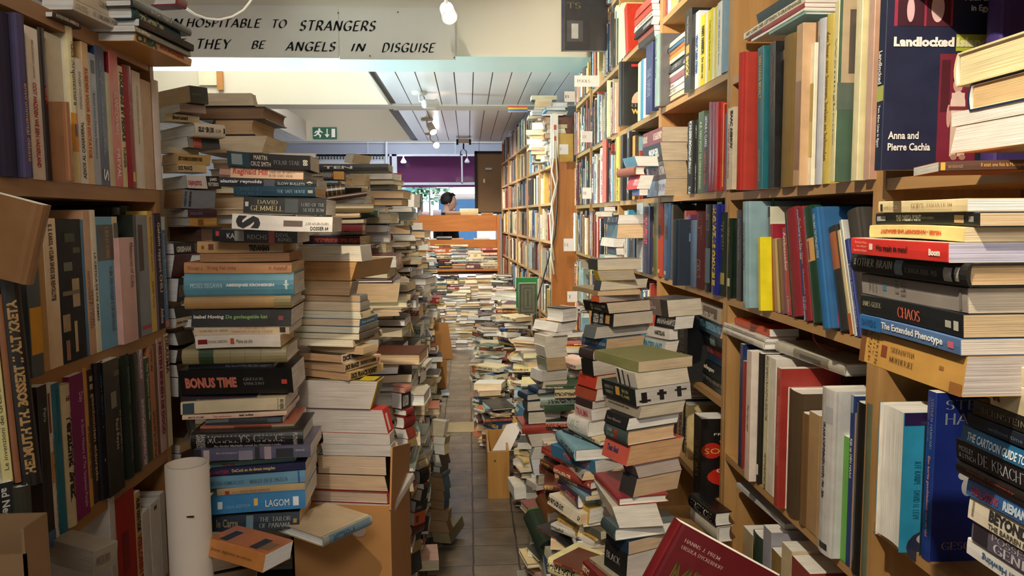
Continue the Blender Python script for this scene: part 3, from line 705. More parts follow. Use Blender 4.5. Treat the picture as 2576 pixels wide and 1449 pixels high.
m, nt, b = newmat('window_glass'); b.inputs['Transmission Weight'].default_value = 1; b.inputs['Roughness'].default_value = 0; b.inputs['IOR'].default_value = 1.1; b.inputs['Base Color'].default_value = (.93, .97, 1, 1); GLASS = m
struct('window_4', MB().poly([(wx(780), YW + .01, .25), (wx(1268) + .25, YW + .01, .25), (wx(1268) + .25, YW + .01, zt), (wx(780), YW + .01, zt)]), GLASS)
gr = MB()
for j in range(3):
    for i in range(24):
        pb(gr, 792 + 7.6 * i + 1.5, 792 + 7.6 * i + 5.5, 389.5 + 4 * j, 392 + 4 * j, YW - .045, .02)
gv = empty('ventilation_grille', atY(880, 395, YW), 'long perforated ventilation grille above the display window', 'grille')
loc_build(pb(MB(), 788, 976, 387, 403, YW - .03, .02), 'grille_frame', FR, gv); loc_build(gr, 'grille_slots', BLACKM, gv)
struct('trim_7', pb(MB(), 640, 1285, 357, 360, YW - .04, .05), PAINT)
pp = MB().tube([atY(1372 - 400, 355, YW - .06), atY(972, 420, YW - .06)], .02).tube([atY(925, 352, YW - .06), atY(925, 385, YW - .06)], .006).tube([atY(1145, 352, YW - .4), atY(1145, 392, YW - .4)], .004)
struct('trim_8', pp, FR)
# rail with lamp shapes modelling bulb reflections in the window
rl = empty('reflection_rail', atY(1100, 391, 11.6), 'thin rail with two small lamp shapes modelling bulb reflections in the display window', 'reflection rail')
loc_build(MB().tube([atY(1000, 391, 11.6), atY(1196, 392, 11.6)], .006), 'rail', FR, rl)
for px, py in ((1015, 402), (1175, 402)):
    p = atY(px, py, 11.6); loc_build(MB().tube([p + V((0, 0, .06)), p + V((0, 0, .02))], .008).lathe([(.012, .02), (.042, -.03), (.03, -.045)], 14, Matrix.Translation(p)), 'bulb_reflection', EMITC if px < 1100 else WHITEM, rl)
# outside: awning valance, street, houses
struct('street_ground', MB().poly([(-9, 12.2, -.05), (9, 12.2, -.05), (9, 30, -.05), (-9, 30, -.05)]), plain('street_paving', '#b9bdc4', .8, .1, 4))
PUR = plain('purple_sunblind', '#8a3c68', .75, .08, 3)
tag(MB().box(-3, 1.3, 12.5, 12.56, atY(1100, 471, 12.5).z, 2.75).box(-3, 1.3, 12.12, 12.5, 2.7, 2.75).build('sunblind', PUR), 'dark purple cloth sunblind hanging outside the display window', 'sunblind')
OUTL = [(-6.5, 1.6, 3.6, '#cfe6ee'), (-4.85, 2.2, 3.4, '#e9a56a'), (-2.6, 1.7, 3.5, '#d8e8ee'), (-.9, 1.6, 3.4, '#e8d4c8'), (.75, 1.5, 3.6, '#7fc4d0'), (2.3, 1.7, 3.3, '#e7eef2'), (4.1, 1.9, 3.5, '#c98a62')]
light('fill_light_window', 'AREA', (-.6, 10.6, 2.86), V((-.5, 12, 2.1)), 14, (.85, .92, 1), 1.6, sy=.1)  # added hidden fill that brightens the front wall and window bars
for i, (x, wd, hh, c) in enumerate(OUTL):
    lab = f"{cname(c)} painted shop front across the street, seen through the window" + ('' if i not in (2, 5) else (' behind the person' if i == 2 else ' next to the notice panel'))
    e = empty('house', (x, 19, 0), lab, 'building')
    fm = plain('facade_' + 'abcdefg'[i], c, .7, .06)
    loc_build(MB().box(x, x + wd - .03, 19, 22, -.05, hh), 'facade', fm, e)
    loc_build(MB().box(x + .2, x + wd - .5, 18.95, 19.0, .5, 1.9), 'shop_window', plain('dark_reflecting_glass', '#35506a', .15), e)
    loc_build(MB().box(x + .1, x + wd - .2, 18.9, 19.0, 2.05, 2.4), 'sign_board', plain('sign_' + 'abcdefg'[i], ['#7d2a5c', '#e6e6e6', '#2b6c8c', '#f0e0c0', '#fff', '#a03040', '#35607c'][i], .6), e)
def bush(name, c, r, n, seed, label, cat, cols=('#4c7a52', '#8fb08c')):
    rr = random.Random(seed); mb = MB()
    for i in range(n):
        d = V((rr.gauss(0, 1), rr.gauss(0, 1), rr.gauss(0, 1))).normalized() * r * rr.random() ** .4; p = V(c) + V((d.x, d.y * .6, d.z * .8))
        a = V((rr.gauss(0, 1), rr.gauss(0, 1), rr.gauss(0, 1))).normalized(); b2 = a.cross(V((0, .3, 1))).normalized(); s = .07
        mb.face([len(mb.v) + k for k in range(4)], i % 2); mb.v += [p, p + a * s, p + a * s * 1.4 + b2 * s, p + b2 * s]
    e = empty(name, (c[0], c[1], -.05), label, cat)
    loc_build(mb, 'foliage', [plain('leaf_dark', cols[0], .6), plain('leaf_pale', cols[1], .6)], e)
    loc_build(MB().tube([(c[0], c[1], -.05), (c[0], c[1], c[2] - r * .3)], .06), 'trunk', plain('bark', '#5b4838', .9), e)
bush('street_tree', (-1.0, 16.5, 2.35), .75, 900, 1, 'green leafy street tree outside, behind the head of the standing person', 'tree')
bush('street_tree', (1.1, 17, 2.2), .65, 700, 2, 'pale green street tree outside, beside the notice panel', 'tree', ('#5f8f7a', '#a9c9b8'))
bush('street_tree', (-2.5, 16.2, 2.5), .5, 500, 3, 'small street tree outside, partly behind the red-topped book', 'tree')
light('sun', 'SUN', (0, 0, 9), V((0.2, 5, 0)), 17, (.86, .94, 1), .02)
# notice panel
nb = empty('notice_panel', atY(1230, 538, 10.6), 'tall brown hardboard panel in a black frame hanging beside the display window', 'panel')
loc_build(pb(MB(), 1200, 1282, 386, 533, 10.6, .03), 'board', plain('hardboard', '#a88460', .6, .06, 20), nb)
loc_build(MB().tube([atY(1205, 382, 10.6), up(atY(1205, 382, 10.6), 2.93)], .003).tube([atY(1270, 382, 10.6), up(atY(1270, 382, 10.6), 2.93)], .003), 'hanging_wire', BLACKM, nb)
fm = MB(); pb(fm, 1195, 1284, 380, 386, 10.58, .06); pb(fm, 1195, 1284, 533, 538, 10.58, .06); pb(fm, 1195, 1200, 380, 538, 10.58, .06)
loc_build(fm, 'panel_frame', BLACKM, nb); loc_build(pb(MB(), 1221, 1237, 422, 427, 10.58, .02), 'label', WHITEM, nb); loc_build(pb(MB(), 1216, 1220, 450, 460, 10.56, .03), 'latch', plain('brass', '#c8b890', .3, metal=.8), nb)
# ------------------------------------------------------------------ far display bookcase
fd = empty('display_bookcase', (-.2, 9.75, 0), 'low orange-brown wooden bookcase at the end of the aisle, its back boards facing the shop', 'bookcase')
xa, xb = atY(1030, 560, 9.8).x, atY(1255, 560, 9.8).x
loc_build(MB().box(xa - .25, xb, 9.8, 9.83, atY(1140, 582, 9.8).z, atY(1140, 541, 9.8).z), 'back_board', ORW, fd)
loc_build(MB().box(xa - .25, xb, 9.8, 9.83, atY(1140, 690, 9.8).z, atY(1140, 603, 9.8).z), 'back_board', ORW, fd)
loc_build(MB().box(xb - .035, xb, 9.42, 10.1, 0, atY(1140, 541, 9.8).z), 'side_panel', ORWZ, fd)
loc_build(MB().box(xa - .25, xb - .035, 9.83, 10.1, atY(1140, 541, 9.8).z - .03, atY(1140, 541, 9.8).z - .005), 'shelf', ORW, fd)
loc_build(MB().box(xa - .25, xb - .035, 9.83, 10.1, atY(1140, 607, 9.8).z - .03, atY(1140, 607, 9.8).z - .005), 'shelf', ORW, fd)
ZS = atY(1150, 677, 9.45).z
loc_build(MB().box(xa - .25, xb - .035, 9.42, 9.8, ZS - .025, ZS), 'shelf', ORW, fd)
loc_build(MB().box(xa - .25, xb - .035, 9.42, 9.8, .38, .405), 'shelf', ORW, fd)
# ------------------------------------------------------------------ wall bookcases
def bookcase(X, y0, y1, zs, top, side, label, depth=.27, bt=.022, slope=0, group='beech bookcases along the walls', mats=None, low=0):
    """two side panels, a back and one shelf board per height; zs = upper faces of the boards"""
    P, Pz = mats or (PLY, PLYZ)
    e = empty('bookcase', (X, (y0 + y1) / 2, 0), label, 'bookcase', group); s = 1 if side == 'R' else -1
    def q(u0, u1, ya, yb, z0, z1, mat, nm):
        mb = MB(); b = 0
        for z in (z0, z1):
            for u, y in ((u0, ya), (u1, ya), (u1, yb), (u0, yb)): mb.v.append(V((X + slope * (y - y0) + s * u, y, z)))
        for f in ((3, 2, 1, 0), (4, 5, 6, 7), (0, 1, 5, 4), (1, 2, 6, 5), (2, 3, 7, 6), (3, 0, 4, 7)): mb.face(list(f))
        loc_build(mb, nm, mat, e)
    q(0, depth, y0, y0 + .019, low, top, Pz, 'side_panel'); q(0, depth, y1 - .019, y1, low, top, Pz, 'side_panel')
    q(depth - .006, depth, y0 + .019, y1 - .019, low, top, plain('thin_back_board', '#8a643c', .6), 'back_panel')
    for z in zs: q(.0015, depth - .006, y0 + .019, y1 - .019, z - bt, z, P, 'shelf')
    return e
# ------------------------------------------------------------------ left: wall bookcase
LZ = [1.565, 1.250, .972, .69, .40, .10]
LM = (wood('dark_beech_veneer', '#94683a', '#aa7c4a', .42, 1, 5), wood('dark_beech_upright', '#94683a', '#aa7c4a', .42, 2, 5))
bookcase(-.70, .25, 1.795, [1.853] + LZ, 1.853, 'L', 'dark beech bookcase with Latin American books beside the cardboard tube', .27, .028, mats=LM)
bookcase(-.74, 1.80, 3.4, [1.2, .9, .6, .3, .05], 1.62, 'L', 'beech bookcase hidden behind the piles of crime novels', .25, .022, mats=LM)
A = 'the upper shelf with the purple hardback'
row = [
 (62, 85, 36, '#4a446c', dict(k='h', ink=None, back='#26213c', p=.02, txt=[('environmental debate', .42, .9, .3, .6, '#d8a878', 'n')], d='in a clear wrapper', deco=[(.0, 1, .62, .8, '#7c7498')])),
 (86, 117, 69, '#efe6dc', dict(txt=[('ODIT HADDEN WE EEN VADERLAND', .36, .92, .3, .62, '#b8242c', 'b'), ('JAN LEONARDO CHAPUIS', .08, .33, .36, .56, '#555', 'n')], d='with slanted red capitals')),
 (119, 134, 71, '#241c20', dict(txt=[('ALINA', .36, .5, .25, .75, '#c22a2a', 'x')], k='h')),
 (188, 204, 66, '#efe6b8', dict(p=.0, back='#dcd6c0', k='h', deco=[(.55, .8, 0, 1, '#e0982a'), (.8, 1, 0, 1, '#e8d8a0'), (.62, .7, .3, .8, '#6d3a5a')], txt=[('Itaca Arquitectura', .1, .5, .15, .8, '#2c2a22', 'n')], d='with an orange tree picture')),
 (176, 186, 257, '#a9714a', dict(p=.03, back='#8a5c38', k='h', d='small and plain')),
 (206, 224, 148, '#e8e2d6', dict(txt=[('ADIOS AL CANAVERAL', .5, .96, .25, .7, '#3a3a3a', 'b', 1), ('REINALDO ARENAS', .1, .4, .3, .62, '#555', 'n', 1)])),
 (224, 240, 107, '#dcb886', dict(txt=[('RUEDEN VOOR EEN DICTATOR', .18, .82, .2, .72, '#b8482c', 'b')])),
 (240, 257, 135, '#9aa6b8', dict(txt=[('Robert Lemm Duistere Pantomime', .3, .8, .3, .62, '#2a3448', 'n')], deco=[(.05, .15, .25, .75, '#20283a')])),
 (257, 279, 117, '#28406c', dict(txt=[('Hans Vogel Geschiedenis van Latijns-Amerika', .1, .78, .3, .62, '#a8b8d8', 'n'), ('S', .88, .97, .2, .8, '#dfe6f2', 'b')])),
 (279, 291, 183, '#cfc6a8', dict()),
 (291, 312, 128, '#cf6a66', dict(back='#8c1c24', txt=[('ISLAND CAVALRY', .3, .62, .3, .75, '#f4dcd4', 'b'), ('PREVAL', .72, .94, .3, .7, '#f0e0dc', 'b')])),
 (312, 323, 166, '#d8c890', dict(txt=[('HOUSING BY PEOPLE', .05, .62, .15, .85, '#22251e', 'x'), ('TURNER', .66, .84, .2, .75, '#22251e', 'b')])),
 (323, 343, 166, '#8c1c2c', dict(k='h', txt=[('BAQA', .3, .44, .3, .6, '#c88a8a', 'n')], deco=[(.87, .95, .35, .65, '#d8b040')])),
 (345, 366, 180, '#e4dcd0', dict(txt=[('WOORD GESCHIEDENIS VAN LATIJNS AMERIKA', .12, .62, .35, .6, '#8a857c', 'n')])),
 (366, 391, 203, '#cbae92', dict(d='without any print')),
 (392, 410, 203, '#d9cfcb', dict(d='in a glassine wrapper', k='h')),
]
shelf_row(row, A, -.70, 1.565, 'L', 'books about Latin America')
shelf_row([(8, 60, 34, '#26213c', dict(k='h', p=.005)), (135, 186, 90, '#d8d2c0', dict(p=-.01))], A + ', pushed back', -.70, 1.565, 'L', 'books about Latin America')
B_ = 'the pink booklet shelf'
shelf_row([
 (84, 113, 508, '#4c5458', dict(deco=[(.6, .87, 0, 1, '#e0a018')], p=.01, d='with a yellow block', lean=0, dz=0)),
 (114, 128, 522, '#b89058', dict()),
 (129, 161, 549, '#e4c8a0', dict(p=.0, txt=[('K. S. KAROL = CUBA SINDS DE REVOLUTIE', .04, .55, .35, .68, '#2a2420', 'b')], d='with dark heading at its top')),
 (161, 221, 551, '#17151a', dict(deco=[(.42, .62, .5, .8, '#b09a78'), (.3, .36, .2, .55, '#6c7060'), (.66, .78, .05, .35, '#a89070'), (.72, .94, .5, .62, '#cfb890'), (.1, .16, .3, .7, '#4a4c3c'), (.84, .98, .12, .28, '#a87a66'), (.2, .24, .6, .9, '#5c5a48'), (.5, .53, .1, .8, '#7a6e58')], d='with a crowd photograph')),
 (221, 228, 552, '#2c6c98', dict()),
 (228, 245, 529, '#c79a76', dict(txt=[('ZAPATA Y LA REVOLUCION', .42, .82, .15, .5, '#5a4a3a', 'n', 1), ('MEXICANA', .55, .8, .55, .85, '#5a4a3a', 'n', 1)])),
 (245, 258, 528, '#e6ddc6', dict(txt=[('LA CRITICA DE LAS ARMAS', .3, .78, .3, .7, '#4a463e', 'b')])),
 (258, 298, 545, '#4c9cc4', dict(deco=[(.06, .33, 0, 1, '#1c1a18')], txt=[('K. BRUEN & M. DOORNEN', .08, .31, .5, .72, '#d8a860', 'n'), ('CUBA, MIJN SLINGER IS DIE VAN DAVID', .38, .88, .6, .85, '#1c3040', 'n')], d='with a black title panel')),
 (298, 311, 545, '#d6c8a4', dict(deco=[(.05, .45, .2, 1, '#3a3a28')])),
 (312, 350, 598, '#d8a8a0', dict(txt=[('Memories of Cuba', .05, .48, .65, .88, '#6a4a4a', 'n')], p=.01)),
 (350, 357, 540, '#26302a', dict()),
 (357, 384, 541, '#8f949c', dict(deco=[(.08, .46, .1, .5, '#5a4840'), (.92, .95, .1, .9, '#b84858')])),
 (384, 397, 531, '#d8b85c', dict(txt=[('Revolutie: christelijke opdracht', .05, .5, .3, .7, '#5a3020', 'n'), ('Camilo Torres', .58, .8, .3, .7, '#5a3020', 'n')])),
 (397, 402, 536, '#5a3a6c', dict()),
 (402, 417, 536, '#28182c', dict(txt=[('Geheim rapport CHILI', .08, .68, .2, .8, '#d8c8b8', 'b'), ('Anthos', .82, .95, .25, .75, '#d8c8b8', 'b')])),
 (417, 426, 545, '#2468a0', dict(deco=[(0, .12, 0, 1, '#b8c8c0'), (.94, 1, 0, 1, '#d0562c')], txt=[('Elizabeth Burgos Rigoberta', .15, .8, .3, .7, '#c8dcea', 'n')])),
], B_, -.70, 1.250, 'L', 'books about Latin America')
shelf_row([(300, 320, 522, '#24302c', dict(p=-.03, k='h')), (320, 338, 518, '#1e2a26', dict(p=-.03, k='h')), (338, 347, 516, '#26322e', dict(p=-.035, k='h'))], 'the row standing behind the pink booklet', -.72, 1.250, 'L')
C_ = 'the shelf with the purple history book'
shelf_row([
 (98, 119, 990, '#b8803c', dict(p=.0)),
 (120, 142, 970, '#241e1c', dict(p=.02, deco=[(.9, 1, 0, 1, '#3a5c88'), (.08, .28, 0, .9, '#121014')], txt=[('Peru', .14, .22, .4, .75, '#d8d4d0', 'n')])),
 (142, 152, 968, '#d6cab8', dict(p=.02, deco=[(.05, .3, 0, .5, '#7c4a38'), (.42, .62, 0, .6, '#d08a48')], txt=[('The Desert Kingdoms of Peru', .34, .66, .55, .9, '#3a2c22', 'b'), ('Victor W. von Hagen', .7, .93, .55, .9, '#3a2c22', 'b')])),
 (153, 171, 964, '#17708c', dict(p=.015, txt=[('EL AMERICA: A Country Guide', .04, .4, .4, .66, '#0a2c3a', 'n')])),
 (174, 195, 966, '#d4c49c', dict(k='h', p=.01, ink=None, txt=[('Petr', .08, .12, .25, .8, '#3a2e20', 'b'), ('Verzuimd Brazil', .2, .82, .2, .78, '#2c2418', 'x')], d='with blackletter title')),
 (196, 229, 942, '#7c1f58', dict(p=.01, txt=[('A Short History of The Guyanese People', .32, .94, .55, .82, '#e8c0c8', 'n'), ('Daly', .13, .2, .5, .85, '#e8c0c8', 'n')])),
 (229, 237, 926, '#d8a040', dict(txt=[('DE EEUW VAN HET GELOOF', .42, .8, .3, .8, '#4a2c18', 'b')])),
 (238, 256, 928, '#3c2a24', dict(txt=[('geschonden eldorado', .18, .84, .2, .75, '#c8a878', 'b')], deco=[(.05, .09, .2, .6, '#b8a890'), (.11, .15, .2, .6, '#b8a890')])),
 (257, 277, 911, '#181824', dict(txt=[('Robert Gailliard', .08, .38, .3, .7, '#3c7ca0', 'b'), ('Vrijheid en begeerte', .4, .84, .3, .7, '#b8a88c', 'b')], k='h', p=.005)),
 (278, 316, 905, '#15130f', dict(txt=[('Robert', .09, .13, .58, .95, '#c8c0a8', 'r', 2), ('De autobiografie van', .4, .72, .8, .93, '#b8b0a0', 'n'), ('Raul Reyes', .45, .68, .5, .75, '#d8d0b8', 'n')], deco=[(.24, .36, .35, .7, '#8a8478')], p=.015)),
 (318, 339, 893, '#16251e', dict(k='h', txt=[('REDMOND O HANLON', .1, .4, .4, .65, '#6c7c68', 'n'), ('TUSSEN ORINOCO EN AMAZONE', .45, .85, .4, .65, '#6c7c68', 'n')])),
 (340, 358, 889, '#14221c', dict(k='h', txt=[('REDMOND O HANLON', .1, .4, .4, .65, '#8c7c58', 'n'), ('AMAZONE', .5, .7, .4, .65, '#8c7c58', 'n')])),
 (360, 374, 880, '#8c7480', dict(ink='#e8d8e0')),
 (375, 387, 900, '#2c4428', dict(txt=[('The Tupamaro Guerrillas', .05, .6, .25, .75, '#c8d0b0', 'b')])),
 (387, 399, 872, '#c47c54', dict(ink='#4a2820')),
 (399, 406, 864, '#6c4830', dict()),
 (407, 421, 852, '#c8a8a0', dict(txt=[('NESTEN BINNEN DE DOOD', .03, .85, .25, .8, '#7c1c44', 'x')])),
 (424, 436, 840, '#d8ccb4', dict(txt=[('DRAUMA', .02, .35, .2, .85, '#6c2c34', 'b')])),
], C_, -.70, .972, 'L', 'books about Latin America')
D_ = 'the bottom shelf beside the cardboard tube'
shelf_row([
 (292, 306, 1243, '#cfc8c0', dict()),
 (306, 352, 1240, '#a3201c', dict(deco=[(.3, .62, .25, .6, '#7c1814')], d='with faded print')),
 (352, 366, 1238, '#d8b070', dict(txt=[('HUIB VAN OLM', .05, .35, .2, .85, '#1c1814', 'x'), ('VERLOREN DAG', .38, .9, .15, .9, '#a82c24', 'x')])),
 (367, 386, 1285, '#d4ccc4', dict()),
 (387, 410, 1262, '#dcd4cc', dict(deco=[(.05, .1, .4, .7, '#3a3a3a')], back='#b8b0a8')),
 (411, 424, 1240, '#b8b0a8', dict()),
], D_, -.70, .69, 'L', 'books about Latin America')
shelf_row([(215, 255, 1300, '#8a6a4c', dict(p=-.1)), (258, 288, 1286, '#d8d4c4', dict(p=-.08, k='h'))], 'the back of the bottom shelf', -.72, .69, 'L')
corner_stack([(120, 232, 296, 1385, '#8c8474', dict(page='#8a7c68', Y=1.20, b=62, txt=[('VIVE EN VIVO', .1, .7, .3, .7, '#6a5a4a', 'b')], yb=1449, front='#9c9484'))], 'the corner of the bottom shelf', 1.2, 60, 'ES', end=1449)
# lying on top of the bookcase
TG = 'books lying on the bookcase top'
corner_stack([
 (90, 182, 352, -48, '#d8ccb4', dict(txt=[('contra la impunidad', .35, .8, .3, .7, '#3c342c', 'r')], Y=1.42, b=86, front='#dcd2be', yb=-3, d='with small serif title')),
 (105, 183, 338, -3, '#ddd5c6', dict(Y=1.40, b=86, yb=24, txt=[('EL ENGANO POPULISTA', .3, .84, .25, .75, '#4a443c', 'r'), ('AXEL KAISER', .03, .2, .5, .75, '#8a8478', 'n'), ('GLORIA ALVAREZ', .03, .22, .2, .42, '#8a8478', 'n')])),
 (80, 132, 205, 28, '#3a302c', dict(Y=1.36, yb=43, b=87, txt=[('PATROONS AMERICA', .1, .9, .2, .8, '#c8bca8', 'x')])),
], 'the bookcase-top pile by the wall', 1.4, 86, 'ES', TG)
corner_stack([
 (380, 442, 468, -16, '#8c2c34', dict(yb=12, Y=1.82, b=80, k='h')),
 (300, 330, 480, -6, '#1c1c1e', dict(k='h', txt=[('INCA - PERU', .28, .62, .3, .7, '#d8d0c0', 'n')], yb=17, Y=1.52, b=84)),
 (300, 332, 452, 17, '#1c4650', dict(k='h', txt=[("Inka's", .05, .6, .1, .95, '#b0b088', 'x')], yb=48, Y=1.53, b=86, d='with big pale lettering')),
 (320, 350, 488, 46, '#221e1c', dict(txt=[('HISTORIE', .05, .25, .3, .7, '#8c2c34', 'n')], yb=66, Y=1.54, b=84)),
 (316, 340, 480, 62, '#58503c', dict(yb=80, Y=1.53, b=85, ink='#d8c890')),
 (318, 338, 482, 80, '#e0a040', dict(yb=103, Y=1.54, b=86, txt=[('CUBA', .02, .36, .08, .95, '#1c5038', 'x'), ('EN LA ENCRUCIJADA', .4, .84, .25, .85, '#b03c24', 'x')], d='with green and red lettering')),
], 'the pile overhanging the bookcase', 1.54, 85, 'ES', TG)
